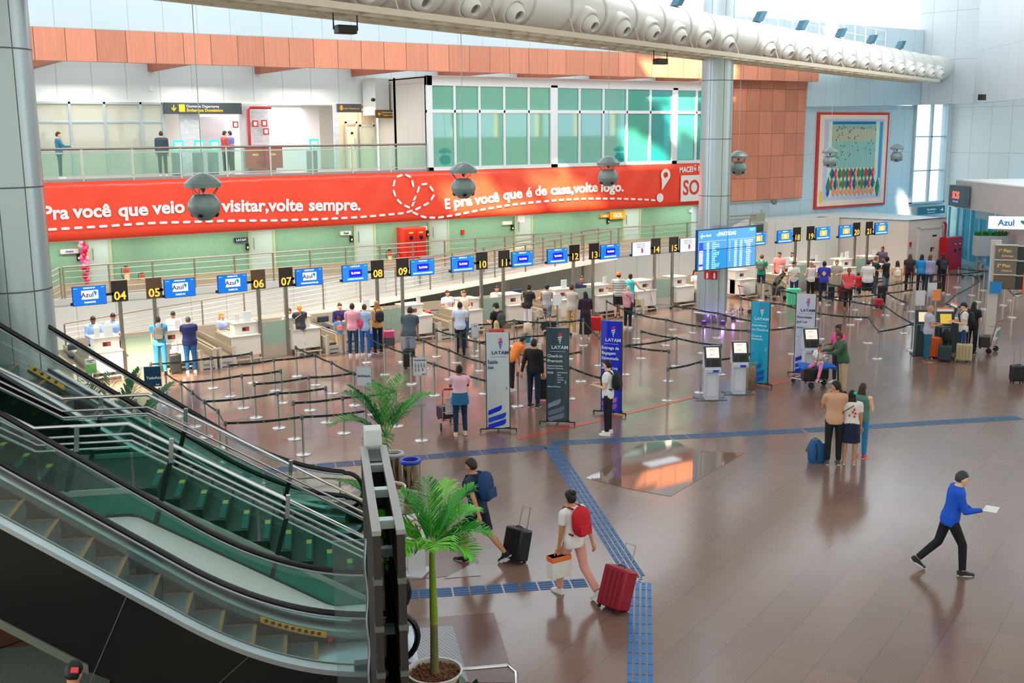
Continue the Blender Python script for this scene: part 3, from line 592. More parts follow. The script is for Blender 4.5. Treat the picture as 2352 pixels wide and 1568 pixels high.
# service grille under the duct
gt = thing('service_grille', 'cream steel grille walkway slung under the white air duct', 'grille', tuple(pp(0, 9.3)))
GM = M((206, 196, 172), .5)
m = MB()
def gbar(a, b, w, h): 
    d = (b-a).normalized(); n_ = Vector((d.y, -d.x, 0))*w/2; m.prism([a-n_, a+n_, b+n_, b-n_], (0, 0, h))
gs0, gs1 = -30, SE-3
for o in (-.8, -.27, .27, .8): gbar(pp(gs0, 9.42)+NX*o, pp(gs1, 9.42)+NX*o, .05, .14)
m.build('beam', GM, gt); m = MB()
for s in np.arange(gs0, gs1, .78): gbar(pp(s, 9.44)+NX*-.8, pp(s, 9.44)+NX*.8, .04, .12)
m.build('cross_bars', GM, gt)
m = MB()
for s in np.arange(gs0+1, gs1, 3.56): m.cyl(pp(s, 9.5)+NX*.7, pp(s, 10.0)+NX*.5, .02); m.cyl(pp(s, 9.5)-NX*.7, pp(s, 10.0)-NX*.5, .02)
m.build('hanger', GM, gt)
# spotlights standing on the duct, camera lights hanging below
for i, px in enumerate((1547, 1736, 1835, 1925, 1998, 2065)):
    r_ = ray(px, 60); s = -(r_[0]*P0[1]-r_[1]*P0[0])/(r_[0]*PD[1]-r_[1]*PD[0]); c = pp(s, 10.27+PR-.04)
    t = thing('floodlight', ['blue-grey floodlight on top of the duct nearest the camera, left of the column', 'floodlight on the duct just right of the column', 'third floodlight on the duct counting from the left', 'floodlight on the duct in front of the bright wall patch', 'second floodlight from the duct end', 'floodlight standing nearest the duct end'][i], 'floodlight', tuple(c), 0, 'floodlights along the duct')
    MB().box(-.12, .12, -.1, .1, 0, .06, T(*c)).build('bracket', DARK, t)
    d = Vector((.62, .1, .8)).normalized(); MB().prism([c+Vector((-.05, -.17, .08)), c+Vector((.2, -.17, .08)), c+Vector((.2, .17, .08)), c+Vector((-.05, .17, .08))], d*.5).build('lamp_housing', M((50, 98, 118), .35), t, bev=.02)
for i, (px, py) in enumerate(((793, 46), (1517, 124))):
    r_ = ray(px, py); s = -(r_[0]*P0[1]-r_[1]*P0[0])/(r_[0]*PD[1]-r_[1]*PD[0]); c = pp(s, 9.12)
    t = thing('hanging_projector', ['black projector in a wire cradle hung under the duct above the red balcony banner', 'small black projector under the duct close to the column'][i], 'projector', tuple(c), 0, 'projectors under the duct')
    MB().box(-.22, .22, -.13, .13, -.08, .1, T(*c)).build('body', BLACK, t, bev=.02); m = MB(); m.tube([c+Vector((-.28, 0, 0)), c+Vector((-.28, 0, .42)), c+Vector((.28, 0, .42)), c+Vector((.28, 0, 0))], .018, 6); m.build('cradle', BLACK, t)
# hanging white spheres
orb0 = None
for i, (px, lab) in enumerate(((465, 'nearest and largest hanging grey sphere lamp with a domed cap, before the left slogan'), (1064, 'hanging grey sphere lamp before the words E pra'), (1397, 'hanging grey sphere lamp before the word logo'), (1695, 'hanging grey sphere lamp before the wood tile wall'), (1905, 'hanging grey sphere lamp overlapping the left of the tapestry'), (2057, 'smallest hanging grey sphere lamp between tapestry and tall window'))):
    r_ = ray(px, 400); s = -(r_[0]*P0[1]-r_[1]*P0[0])/(r_[0]*PD[1]-r_[1]*PD[0]); c = pp(s, 5.33)
    if i == 0:
        t = thing('sphere_lamp', lab, 'hanging lamp', tuple(c), .3*i, 'sphere lamps hanging from the duct'); O = T(*c)@rotz(0)
        OM = M((124, 140, 138), .28, .1)
        rings = [(.12, 0)]+[(.31*math.cos(math.radians(a)), .27+.27*math.sin(math.radians(a))) for a in (-60, -45, -30, -15, 0, 15, 30, 45, 55)]+[(.12, .5)]
        MB().lathe(rings, 28, O).build('sphere', OM, t)
        MB().lathe([(.34, .62), (.35, .70), (.30, .76), (.17, .86), (.05, .90)], 28, O).build('cap', OM, t)
        m = MB(); m.lathe([(.06, .62), (.015, .53)], 10, O)
        for k in range(3):
            a = k*2.09; m.cyl((.3*math.cos(a), .3*math.sin(a), .64), (.2*math.cos(a+.3), .2*math.sin(a+.3), .48), .008, 6, M=O); m.cyl((.3*math.cos(a), .3*math.sin(a), .64), (.2*math.cos(a-.3), .2*math.sin(a-.3), .48), .008, 6, M=O)
        m.build('suspension', M((130, 130, 130), .3, .7), t)
        MB().cyl((0, 0, .88), (0, 0, 4.1), .009, 6, M=O).build('cable', M((180, 180, 176), .5), t)
        m = MB()
        for k in range(4):
            a = k*1.57+.9+math.pi; d = Vector((math.cos(a)*.78, math.sin(a)*.78, -.62)).normalized(); q = Vector((0, 0, .27))+Vector((d.x*.31, d.y*.31, d.z*.27)); m.ell(q, .055, .055, .03, 12, 6, M=O, R=d.to_track_quat('Z', 'Y').to_matrix())
        m.build('lens', BLACK, t); orb0 = t
    else: copytree(orb0, c, .25*i, lab)
# catwalk rails behind the duct end
t = thing('catwalk_railing', 'thin white catwalk railing behind the end of the air duct', 'railing', tuple(pp(0, 10.9)))
for k, z in enumerate((11.1, 11.75, 12.2)):
    MB().cyl(AY(1610, 40, 37.0)*0+np.array(pp(1.5, z)+(-NX)*2.2), np.array(pp(25, z)+(-NX)*2.2), .025, 6).build('bar', M((226, 232, 234), .4), t)
for s in np.arange(1.5, 25.1, 1.68): MB().cyl(pp(s, 10.5)-NX*2.2, pp(s, 12.2)-NX*2.2, .03, 6).build('post', M((226, 232, 234), .4), t)
MB().prism([pp(1.2, 10.4)-NX*1.2, pp(25, 10.4)-NX*1.2, pp(25, 10.4)-NX*2.3, pp(1.2, 10.4)-NX*2.3], (0, 0, .08)).build('deck', M((200, 205, 206), .5), t)
# --- tapestry
a, c = AY(1880, 258, 40.05), AY(2043, 258, 40.05); x0, x1, z0, z1 = a[0], c[0], 2.78, 7.9
t = thing('tapestry', 'large hanging tapestry with a red border, turquoise field and green diamond figures', 'tapestry', ((x0+x1)/2, 40.05, z0))
W, Hh = x1-x0, z1-z0
def tq(n, u0, u1, v0, v1, col, d=.02):
    return MB().box(x0+u0*W, x0+u1*W, 40.05-d, 40.15, z0+v0*Hh, z0+v1*Hh).build(n, M(col, .8, var=.08, scale=3), t, smooth=False)
tq('red_border', 0, 1, 0, 1, (208, 62, 58), .02); tq('cream_band', .026, .974, .024, .974, (236, 214, 190), .03); tq('lilac_band', .09, .92, .085, .93, (196, 190, 222), .04)
tq('field', .14, .88, .12, .9, (206, 224, 200), .05); tq('turquoise_bar', .19, .80, .875, .905, (10, 120, 170), .065); tq('sky_field', .19, .80, .42, .83, (176, 214, 206), .06); tq('warm_field', .19, .80, .70, .83, (226, 200, 160), .066)
m = MB()
for k in range(34):
    u = .195+k*.0182; m.box(x0+u*W, x0+(u+.005)*W, 39.97, 39.985, z0+.42*Hh, z0+.87*Hh)
m.build('threads', M((120, 176, 166), .8), t)
m = MB(); rb = random.Random(8)
for k in range(46):
    u = rb.uniform(.2, .79); v = rb.uniform(.5, .84) if k > 5 else rb.uniform(.8, .86); m.box(x0+u*W, x0+u*W+.05, 39.955, 39.97, z0+v*Hh, z0+v*Hh+.06)
m.build('figures', M((60, 66, 60), .8), t)
cols_ = [(10, 130, 110), (208, 66, 60), (30, 80, 150), (232, 150, 120), (30, 150, 90)]
mm = [MB() for _ in cols_]
def dia(u, v, w, h, k, y=39.96): mm[k].prism([(x0+(u-w)*W, y, z0+v*Hh), (x0+u*W, y, z0+(v-h)*Hh), (x0+(u+w)*W, y, z0+v*Hh), (x0+u*W, y, z0+(v+h)*Hh)], (0, .02, 0))
for k in range(12):
    u = .205+k*.053; dia(u, .36, .032, .06, k % 2, 39.965); dia(u+.012, .36, .016, .045, (k+2) % 5, 39.945); dia(u, .25, .032, .065, (k+1) % 5, 39.955); dia(u+.01, .25, .014, .04, (k+3) % 5, 39.94)
for k in range(10): dia(.24+k*.06, .165, .03, .045, 3, 39.95)
dia(.16, .23, .03, .1, 0); dia(.15, .16, .02, .04, 2, 39.93); dia(.86, .2, .03, .1, 0); dia(.86, .16, .02, .06, 4, 39.93)
for q, k in zip(mm, cols_): q.build('diamond_figures', M(k, .8), t, smooth=False)
tq('yellow_strip', .055, .085, .06, .18, (240, 196, 40), .045); tq('blue_strip', .86, .90, .3, .9, (60, 150, 200), .07)
# dome cameras and the broken fixture over the walkway end
c = AY(1778, 464, 39.6); m = MB(); m.lathe([(.17, .12), (.17, .02), (.14, -.06), (.05, -.13)], 18, T(c[0], c[1], c[2])); tag(m.build('dome_camera', M((120, 122, 118), .3)), 'grey dome camera under the corner of the wood tile wall', 'camera')
c = G(2254, 222, 8.7); m = MB(); c = AX(2254, 222, 44.3); tag(MB().box(c[0]-.1, c[0]+.2, c[1]-.1, c[1]+.1, c[2]-.15, c[2]+.1).build('wall_camera', BLACK), 'small black camera on the white bulkhead high at the right', 'camera')
# --- right end: lobby block with the SOS sign, glass doors, planter, signs
S1 = G(2192, 475, 3.0); S2 = G(2352, 502, 3.0); S1[2] = 3; dS = (S2-S1)[:2]; dS /= np.linalg.norm(dS)
def sp_(s, o=0, z=0): n = np.array([-dS[1], dS[0]]); q = S1[:2]+dS*s-n*o; return (q[0], q[1], z)
nS = Vector((-dS[1], dS[0], 0)); 
if nS.dot(Vector((S1[0], S1[1], 0))) > 0: nS = -nS      # toward the camera
S1v = Vector((S1[0], S1[1], 0)); dV = Vector((dS[0], dS[1], 0))
def blk(s0, s1, n0, n1, z0, z1, mb=None):
    mb = mb or MB(); q = [S1v+dV*s0+nS*n0, S1v+dV*s1+nS*n0, S1v+dV*s1+nS*n1, S1v+dV*s0+nS*n1]; return mb.prism([(p.x, p.y, z0) for p in q], (0, 0, z1-z0))
struct(blk(0, 14, -.3, 0, 3.0, 4.35).build('wall_lobby_fascia', M((188, 184, 184), .45), smooth=False))
struct(blk(0, 14, -6, 0, 4.33, 4.42).build('trim_5', M((225, 228, 228), .5), smooth=False))
struct(blk(0, .25, -6, -.05, 3.0, 4.35).build('wall_lobby_end', M((176, 170, 166), .45), smooth=False))
struct(blk(.3, 9, -1.2, -1.0, 2.45, 3.0).build('trim_6', M((190, 226, 232), .45), smooth=False))
struct(blk(2.62, 14, -1.3, -1.1, 0, 3.0).build('wall_lobby_right', M((206, 184, 188), .45), smooth=False))
# cyan glazed doors with daylight behind them
w = MB()
for s in (-3.6, -2.4, -1.6, -.5, .6, 1.6, 2.5): blk(s, s+.12, -1.2, -1.05, 0, 2.9, w)
blk(-3.6, 2.6, -1.2, -1.05, 2.8, 3.0, w); blk(-3.6, 2.6, -1.2, -1.05, 0, .12, w)
w4 = struct(w.build('window_4', M((150, 208, 220), .3, .4)))
blk(-3.5, 2.6, -1.14, -1.12, .1, 2.8).build('pane', glass((10, 150, 190), .25), w4)
struct(blk(-7, 4, -5, -4.8, 0, 3.0).build('daylight_backdrop', M((20, 170, 215), .5, emit=2.2), smooth=False))  # glowing cyan sheet added to stand in for daylight beyond the doors
# SOS sign
Ms = plane_M(S1v+dV*.55+nS*.42+Vector((0, 0, 3.63)), dV if True else -dV, (0, 0, 1))
t = thing('pharmacy_sign', 'square dark sign reading SOS in red on the grey fascia at the right', 'sign', tuple(S1v+dV*1.1+nS*.2+Vector((0, 0, 3.05))))
def onS(s, n, z): return plane_M(S1v+dV*s+nS*n+Vector((0, 0, z)), dV, (0, 0, 1))
blk(.25, 2.1, .1, .42, 3.1, 4.15).build('panel', M((70, 86, 92), .4), t) if False else blk(.25, 2.1, .1, .42, 3.1, 4.15).build('panel', M((78, 100, 108), .4), t)
m = MB(); text(m, 'SOS', .5, onS(1.17, .425, 3.66), bold=.03); m.build('lettering', M((250, 110, 90), .4, emit=.8), t)
m = MB(); text(m, 'DROGARIA', .14, onS(1.17, .425, 3.35), bold=.02); m.build('small_lettering', M((150, 130, 210), .4, emit=.5), t)
# directional sign on the pale wall
signboard('wall_sign', 'long teal sign with a white right arrow under the tall window', 2110, 476, 2170, 489, 39.6, (38, 96, 104), [('arrow', .38, .7, math.pi/2, (235, 240, 240)), ('t', 'Sala multiuso', .36, -.02, .12, (235, 240, 240)), ('t', 'Conference room', .22, -.02, -.25, (200, 220, 220))])
# room door with frame, red cabinet with red pipe
dd = (R3-R2)[:2]; dd /= np.linalg.norm(dd)
def rp(px, py, o=.0): # point on the room front wall plane
    n_ = np.array([dd[1], -dd[0]]); r_ = ray(px, py); t_ = (n_@(R2[:2]+n_*o))/(n_@r_[:2]); return CP+t_*r_
q0, q1 = rp(2106, 560), rp(2160, 560); ang = math.atan2(dd[1], dd[0]); Mr = T(q0[0], q0[1], 0)@rotz(ang); wd_ = np.linalg.norm((q1-q0)[:2])
f = MB(Mr); f.box(0, .1, -.08, .02, 0, 2.2); f.box(wd_-.1, wd_, -.08, .02, 0, 2.2); f.box(0, wd_, -.08, .02, 2.1, 2.2); d7 = struct(f.build('door_7', M((206, 202, 196), .4)))
MB(Mr).box(.1, wd_-.1, -.04, 0, 0, 2.1).build('door_leaf', M((208, 202, 194), .4), d7); m = MB(Mr); m.box(.55*wd_, .58*wd_, -.1, -.04, .95, 1.15); m.box(.58*wd_, .68*wd_, -.1, -.07, 1.1, 1.14); m.build('handle', DARK, d7)
MB(Mr).box(.6*wd_, .78*wd_, -.05, -.04, 1.68, 1.76).build('plate', BLACK, d7)
q0 = rp(2092, 528); tag(MB(T(q0[0], q0[1], 0)@rotz(ang)).box(-.06, .06, -.06, 0, 1.3, 1.5).build('call_point', RED), 'small red call point at the left of the beige room door', 'alarm')
q0, q1 = rp(2158, 560, .1), rp(2193, 560, .1); Mr2 = T(q0[0], q0[1], 0)@rotz(ang); w2 = np.linalg.norm((q1-q0)[:2])
t = thing('fire_cabinet', 'deep red fire cabinet standing at the corner right of the beige room door', 'fire cabinet', (q0[0], q0[1], 0), ang)
MB(Mr2).box(0, w2, -.45, 0, 0, 1.62).build('body', M((178, 16, 30), .35), t, bev=.01)
m = MB(Mr2); m.box(w2*.48, w2*.60, -.46, -.45, 1.25, 1.3); m.box(w2*.76, w2*.9, -.46, -.45, 1.25, 1.3); m.build('label_strip', M((240, 200, 60), .4), t)
m = MB(Mr2); m.lathe([(.07, 0), (.07, .02)], 14, T(w2*.54, -.45, .95)@Matrix.Rotation(math.pi/2, 4, 'X')); m.lathe([(.07, 0), (.07, .02)], 14, T(w2*.83, -.45, .98)@Matrix.Rotation(math.pi/2, 4, 'X')); m.build('window_disc', BLACK, t)
q0 = rp(2167, 540, .15); tag(MB(T(q0[0], q0[1], 0)@rotz(ang)).tube([(0, -.1, 1.6), (0, -.1, 2.25), (-.05, -.1, 2.33), (-.18, -.1, 2.38)], .06, 10).build('fire_pipe', M((170, 40, 40), .35)), 'red pipe rising behind the deep red cabinet at the room corner', 'pipe')
# planter box on a post, Azul light box, service counter at the right
def world_box(name, label, cat, px0, px1, py_base, z0, z1, depth, mat, rz=0, zb=0, parts=None):
    a, c = G(px0, py_base, zb), G(px1, py_base, zb); d = (c-a)[:2]; w_ = np.linalg.norm(d); an = math.atan2(d[1], d[0]); return T(a[0], a[1], 0)@rotz(an), w_, a, an
Mp, w_, a, an = world_box('', '', '', 2241, 2278, 571, 0, 0, 0, None, zb=1.35)
t = thing('planter_box', 'grey planter box with green plants raised on posts before the cyan glass doors', 'planter', (a[0], a[1], 0), an)
MB(Mp).box(0, 1.5, 0, .5, 1.0, 1.95).build('box', M((160, 170, 176), .5), t, bev=.01)
m = MB(Mp)
for x in (.2, .9, 1.3): m.cyl((x, .25, 0), (x, .25, 1.0), .06, 10)
m.build('post', M((140, 150, 150), .3, .6), t)
m = MB(Mp); rb = random.Random(4)
for k in range(260):
    x, y = rb.uniform(.03, 1.47), rb.uniform(.05, .45); a_ = rb.uniform(0, 6.28); l = rb.uniform(.15, .34); q = Vector((x, y, 1.93)); d = Vector((math.cos(a_)*.5, math.sin(a_)*.5, 1)).normalized()*l; s_ = Vector((-math.sin(a_), math.cos(a_), 0))*.03
    m.add([q-s_*.4, q+d*.5-s_, q+d, q+d*.5+s_], [(0, 1, 2, 3)])
m.build('foliage', M((40, 120, 40), .5), t)
Ma = plane_M(G(2326, 512, 3.0), (.55, -.8, 0), (0, 0, 1)); gA = G(2326, 512, 3.0)
t = thing('airline_light_box', 'white light box reading Azul in blue hanging at the right edge', 'sign', tuple(gA)); MB(Ma).box(-.95, 1.0, -.27, .27, -.12, 0).build('box', M((238, 240, 246), .4, emit=.35), t, bev=.01)
m = MB(); text(m, 'Azul', .36, Ma@T(-.25, 0, .01), bold=.02); m.build('lettering', M((30, 140, 200), .4), t); m = MB(Ma); m.prism([(.3, .12, 0), (.55, .08, 0), (.62, -.02, 0), (.5, -.16, 0), (.42, -.04, 0), (.32, .02, 0)][::-1], (0, 0, .012)); m.build('map_logo', M((20, 150, 160), .4), t)
m = MB(Ma); m.cyl((-.7, .27, -.06), (-.7, .9, -.06), .02); m.cyl((.7, .27, -.06), (.7, .9, -.06), .02); m.build('hanger', STEEL, t)
gc = G(2318, 655); CR = math.atan2(dS[1], dS[0]); Mc = T(gc[0], gc[1], 0)@rotz(CR)
t = thing('service_counter', 'pale ribbed service counter at the far right behind the queue posts', 'counter', tuple(gc), CR)
MB(Mc).box(0, 3, -.3, .3, 0, 1.0).build('body', panelmat('ribbed', (216, 210, 204), .5, .12, 9, 0, 0, 'X', .008, .03, dark=.8), t); MB(Mc).box(-.1, 3.1, -.4, .4, 1.0, 1.05).build('top', DARK, t)
MB(Mc).box(.2, 1.0, -.2, .0, 1.05, 1.45).build('monitor', BLACK, tag(thing('desk_monitor', 'black monitor on the pale service counter at the right edge', 'monitor', tuple(gc))) if False else t)
# small fixture on the walkway end right of the column
q = AY(1742, 497, 37.3); m = MB(); m.box(q[0]-.25, q[0]+.35, 37.2, 37.6, q[2]-.25, q[2]+.15); m.cyl((q[0], 37.3, q[2]+.1), (q[0]-2.0, 37.3, q[2]+.12), .05); m.cyl((q[0]+.2, 37.3, q[2]), (q[0]+.2, 37.3, q[2]+.35), .04)
tag(m.build('valve_box', M((150, 158, 140), .5)), 'grey-green valve box with a thin arm above the walkway end right of the column', 'machine')
# opposite side of the hall: cream wall with a band of tall windows (seen mirrored in the teal glazing)
w = MB(); w.box(-45, 90, -24.5, -24, 0, 6.6); w.box(-45, 90, -24.5, -24, 9.6, 17)
for k in range(24): w.box(-44+k*5.6, -43.4+k*5.6, -24.6, -23.9, 6.6, 9.6)
struct(w.build('wall_opposite', M((214, 200, 160), .6), smooth=False))
# --- unseen roof plane, gaps shaped so sun patches land on walls and floor
holes = []
def quadY(y, pts): return [tuple(AY(px, py, y)) for px, py in pts]
H1 = [sunhole(quadY(39.1, q)) for q in (((1478, 150), (1550, 122), (1690, 140), (1690, 190), (1500, 180)),)]
H2 = [sunhole(quadY(39.8, q)) for q in (((1200, 395), (1290, 385), (1390, 470), (1290, 480)), ((1000, 440), (1120, 395), (1160, 470), (1050, 500)), ((1420, 290), (1470, 300), (1540, 360), (1450, 375)), ((1100, 470), (1180, 450), (1260, 480), (1150, 500)), ((1520, 230), (1600, 210), (1600, 330), (1560, 340)))]
H3 = [sunhole([tuple(G(px, py, 8.16+0)*0+np.array(AX(px, py, 47.0))) for px, py in q]) for q in (((1915, 30), (1985, 10), (1960, 90), (1885, 100)), ((2240, 40), (2290, 60), (2270, 200), (2235, 210)))]
H4 = [sunhole([tuple(G(px, py, 0)) for px, py in q]) for q in (((180, 880), (300, 850), (450, 830), (420, 880), (300, 910)),)]
HOLES = H1+H2+H3+H4
def inside(p, poly):
    c = False; j = len(poly)-1
    for i in range(len(poly)):
        if (poly[i][1] > p[1]) != (poly[j][1] > p[1]) and p[0] < (poly[j][0]-poly[i][0])*(p[1]-poly[i][1])/(poly[j][1]-poly[i][1])+poly[i][0]: c = not c
        j = i
    return c
st_ = .4; m = MB(); vs = []; fs = []
X_0, X_1, Y_0, Y_1 = -34, 56, -34, 38.0
nx, ny = int((X_1-X_0)/st_), int((Y_1-Y_0)/st_)
j_ = 0
keep = {}
for j in range(ny):
    i = 0
    while i < nx:
        def op(i): 
            p = (X_0+(i+.5)*st_, Y_0+(j+.5)*st_)
            return any(inside(p, h) for h in HOLES)
        if op(i): i += 1; continue
        k = i
        while k < nx and not op(k): k += 1
        n0 = len(vs); a, c = X_0+i*st_, X_0+k*st_; b0, b1 = Y_0+j*st_, Y_0+(j+1)*st_
        vs += [(a, b0, 17), (c, b0, 17), (c, b1, 17), (a, b1, 17)]; fs.append((n0, n0+1, n0+2, n0+3)); i = k
m.add(vs, fs); ro = struct(m.build('ceiling', M((225, 228, 228), .6), smooth=False))
# ================================================================== ESCALATORS AND STAIR (local frame u down the slope, v away, z up)
MU = Matrix.Rotation(TH, 4, 'Z')
TEAL = glass((90, 190, 165), .015, .02, .03); CLEAR = glass((225, 243, 238), .03, .02); TEALP = M((0, 122, 104), .25)
def U3(u, v, z): return MU@Vector((u, v, z))
ALU = M((190, 200, 206), .3, .85); SKIRT = M((150, 165, 165), .3, .8)
def escal(name, label, v0, v1, off, outer_dark=True, uend=.95):
    """v0..v1 outer width; profile line z = tan35*( u0-u )+..; floor level reached at u about -0.35"""
    K = math.tan(math.radians(35.6)); t = thing(name, label, 'escalator', tuple(U3(0, (v0+v1)/2, 0)), 0)
    ub = -.62+off
    def deckz(u, h):     # smooth transition to level
        s = (ub-u)*K; w = .9
        return h+(s if s > w else (0 if s < -w else (s+w)**2/(4*w)))
    US = [-12+off+.0]+[-5.2+off, -4+off, -3+off]+[ub-1.5+.15*k for k in range(18)]
    US = sorted(set(u for u in US if u < uend-.28))+[uend-.28]
    def strip(nm, va, vb, ha, hb, mat, sub=None, par=t, us=US, thick=None):
        m = MB(MU); rings = [[(u, va, deckz(u, ha)), (u, vb, deckz(u, ha)), (u, vb, deckz(u, hb)), (u, va, deckz(u, hb))] for u in us]
        return m.ring(rings).build(nm, mat, par, sharp=30)
    # side cladding, decks, skirts
    m = MB(MU); top = [(u, v0, deckz(u, .10)) for u in US]; bot = [(u, v0, max(deckz(u, .10)-1.32, 0)) for u in US]
    for v_, nm in ((v0, 'side_cladding'), (v1, 'side_cladding')):
        m = MB(MU); m.ring([[(u, v_, deckz(u, .10)), (u, v_, max(deckz(u, .10)-1.30, 0.0)), (u, v_+(.05 if v_ == v0 else -.05), max(deckz(u, .10)-1.30, 0.0)), (u, v_+(.05 if v_ == v0 else -.05), deckz(u, .10))] for u in US])
        m.build(nm, CLADM, t)
    m = MB(MU); u_list = [u for u in US if deckz(u, .1)-1.30 > 0.02]
    m.ring([[(u, v0-.03, deckz(u, .10)-1.32), (u, v0-.03, deckz(u, .10)-1.20), (u, v0+.06, deckz(u, .10)-1.20), (u, v0+.06, deckz(u, .10)-1.32)] for u in u_list]).build('edge_trim', M((120, 126, 112), .4, .4), t)
    strip('outer_deck', v0-.02, v0+.17, .10, .17, ALU); strip('inner_deck', v1-.17, v1+.02, .10, .17, ALU)
    strip('deck_seam', v0+.16, v0+.19, .12, .175, BLACK); strip('deck_seam', v1-.24, v1-.17, .13, .18, BLACK)
    for va, vb in ((v0+.19, v0+.30), (v1-.42, v1-.24)): strip('skirt', va, vb, -.04, .13, SKIRT)
    strip('brush', v1-.46, v1-.42, -.02, .03, BLACK)
    # steps
    m = MB(MU); m2 = MB(MU); u = ub-.3; k = 0; sd = .40
    while k < 26:
        uu = ub+.35-k*sd; z = deckz(uu-sd*.5, -.12); zp = deckz(uu+sd*.5, -.12)
        m.box(uu-sd, uu, v0+.3, v1-.42, z-.02, z+.01); m.box(uu-.03, uu, v0+.3, v1-.42, zp-.02, z+.01)
        m2.box(uu-.05, uu+.004, v0+.3, v1-.42, z+.008, z+.016); m2.box(uu-sd, uu-.05, v0+.3, v0+.34, z+.008, z+.016); m2.box(uu-sd, uu-.05, v1-.46, v1-.42, z+.008, z+.016); k += 1
    s_ = m.build('steps', panelmat('ribbed_steps', (84, 108, 114), .35, .02, 9, 0, 0, 'X', .003, .05, dark=.6, metal=.4), t); m2.build('yellow_edges', M((136, 108, 60), .5), s_)
    MB(MU).box(ub+.35, uend+.1, v0+.1, v1-.1, -.0, .03).build('comb_plate', M((165, 172, 178), .28, .8), t)
    # balustrade glass and handrails with newel curve
    for v_ in (v0+.10, v1-.12):
        ug = [u for u in US if u <= uend-.1]
        m = MB(MU); m.ring([[(u, v_-.006, deckz(u, .15)), (u, v_+.006, deckz(u, .15)), (u, v_+.006, deckz(u, .86)), (u, v_-.006, deckz(u, .86))] for u in ug])
        m.build('balustrade_glass', CLEAR, t, smooth=False)
        path = [(u, v_, deckz(u, .90)) for u in US]
        for a in range(0, 181, 15): r_ = math.radians(a); path.append((uend-.25+.32*math.sin(r_), v_, .90-.34+.34*math.cos(r_)))
        path.append((uend-.7, v_, .22))
        MB(MU).tube(path, .040, 8).build('handrail', M((16, 18, 22), .22), t)
        MB(MU).tube([(p[0], p[1], p[2]-.055) for p in path[:len(US)]], .02, 6).build('rail_base', ALU, t)
        m = MB(MU); m.ring([[(u, v_-.07, .02), (u, v_+.07, .02), (u, v_+.07, z), (u, v_-.07, z)] for u, z in ((uend-.75, .26), (uend-.4, .27), (uend-.1, .22), (uend+.05, .10))]); m.build('newel_base', M((26, 48, 58), .3), t)
    return t, deckz
CLADM = M((30, 32, 30), .22, .3, var=.1, scale=1)
e1, dz1 = escal('escalator', 'nearer escalator with dark side cladding and black handrails sweeping down to the floor', 13.05, 14.68, 0)
for k in (-1.1, -2.5, -4.0, -5.4):   # cladding joints, upright to the slope
    m = MB(MU); z = dz1(k, .1); m.prism([(k, 13.045, z), (k+.012, 13.045, z), (k-.60, 13.045, max(0.01, z-1.3)), (k-.612, 13.045, max(.01, z-1.3))][::-1], (0, .01, 0)); m.build('joint', M((96, 102, 92), .4), e1)
def sticker(e, v, dz, ua, ub_, h, lab):
    m = MB(MU); us = [ua+(ub_-ua)*k/10 for k in range(11)]
    o = m.ring([[(u, v-.012, dz(u, h)), (u, v, dz(u, h)), (u, v, dz(u, h+.085)), (u, v-.012, dz(u, h+.085))] for u in us]).build('safety_sticker', M((246, 186, 20), .45), e)
    m = MB(MU)
    for k in range(9):
        u = ua+(ub_-ua)*(k+.6)/10; m.box(u, u+.05, v-.018, v-.010, dz(u, h+.02), dz(u, h+.065))
    m.build('pictogram', M((60, 36, 20), .5), o)
sticker(e1, 14.68-.43, dz1, -1.02, -.15, .03, '')
m = MB(MU); m.lathe([(.035, 0), (.035, .02)], 14, T(-.10, 14.24, .09)@Matrix.Rotation(math.pi/2, 4, 'X')); m.build('stop_button', M((190, 20, 24), .3), e1)
e2, dz2 = escal('escalator', 'farther escalator rising behind the stair toward the left column', 17.75, 19.35, .05, uend=.5)
sticker(e2, 19.35-.43, dz2, -5.4, -4.35, .03, '')
# white slab between the near escalator and the stair
m = MB(MU); ksl = math.tan(math.radians(30.8))
def slz(u): return max(.03, (.60-u)*ksl-.36) if u > -2.75 else 3.35*ksl-.36
m.ring([[(u, 14.72, max(0, dz1(u, .0)-.1)), (u, 15.44, max(0, slz(u)-.2)), (u, 15.44, slz(u)), (u, 14.72, max(.02, dz1(u, .14)))] for u in [-3.9+.15*k for k in range(30)]])
m.build('white_slab', M((224, 232, 226), .45), None)
wo = [o for o in bpy.data.objects if o.name == 'white_slab'][0]; wo.name = 'parapet_slab'; tag(wo, 'plain pale slab covering the gap between the nearer escalator and the stair', 'slab')
# stair
stt = thing('staircase', 'brown granite staircase with a landing, teal glass sides and triple steel rails', 'staircase', tuple(U3(0, 16.4, 0)))
ks = math.tan(math.radians(30.8)); UE, UL0, UL1 = .60, -2.75, -4.0
ZL = (UE-UL0)*ks
GRN = M((58, 38, 26), .5, var=.25, scale=40)
m = MB(MU); n = 11; rs = ZL/n; ts = (UE-UL0)/n
for k in range(n): m.box(-9.5 if k == n-1 else UE-(k+1)*ts-.03, UE-k*ts, 15.55, 17.2, max(0, k*rs-.25), (k+1)*rs) if k < n-1 else m.box(UL1, UE-k*ts, 15.55, 17.2, k*rs-.25, (k+1)*rs)
for k in range(14): m.box(UL1-(k+1)*ts-.03, UL1-k*ts, 15.55, 17.2, ZL+k*rs-.25, ZL+(k+1)*rs)
m.build('steps', GRN, stt)
for k in list(range(n))+[100+j for j in range(14)]:
    if k < 100: u_, z_ = UE-k*ts, (k+1)*rs
    else: u_, z_ = UL1-(k-100)*ts, ZL+(k-99)*rs
    MB(MU).box(u_-.10, u_-.02, 15.62, 16.25, z_+.001, z_+.008).build('tread_strip', M((20, 96, 92), .5), stt); MB(MU).box(u_-.10, u_-.02, 16.25, 16.42, z_+.001, z_+.010).build('tread_strip', M((226, 190, 84), .4), stt)
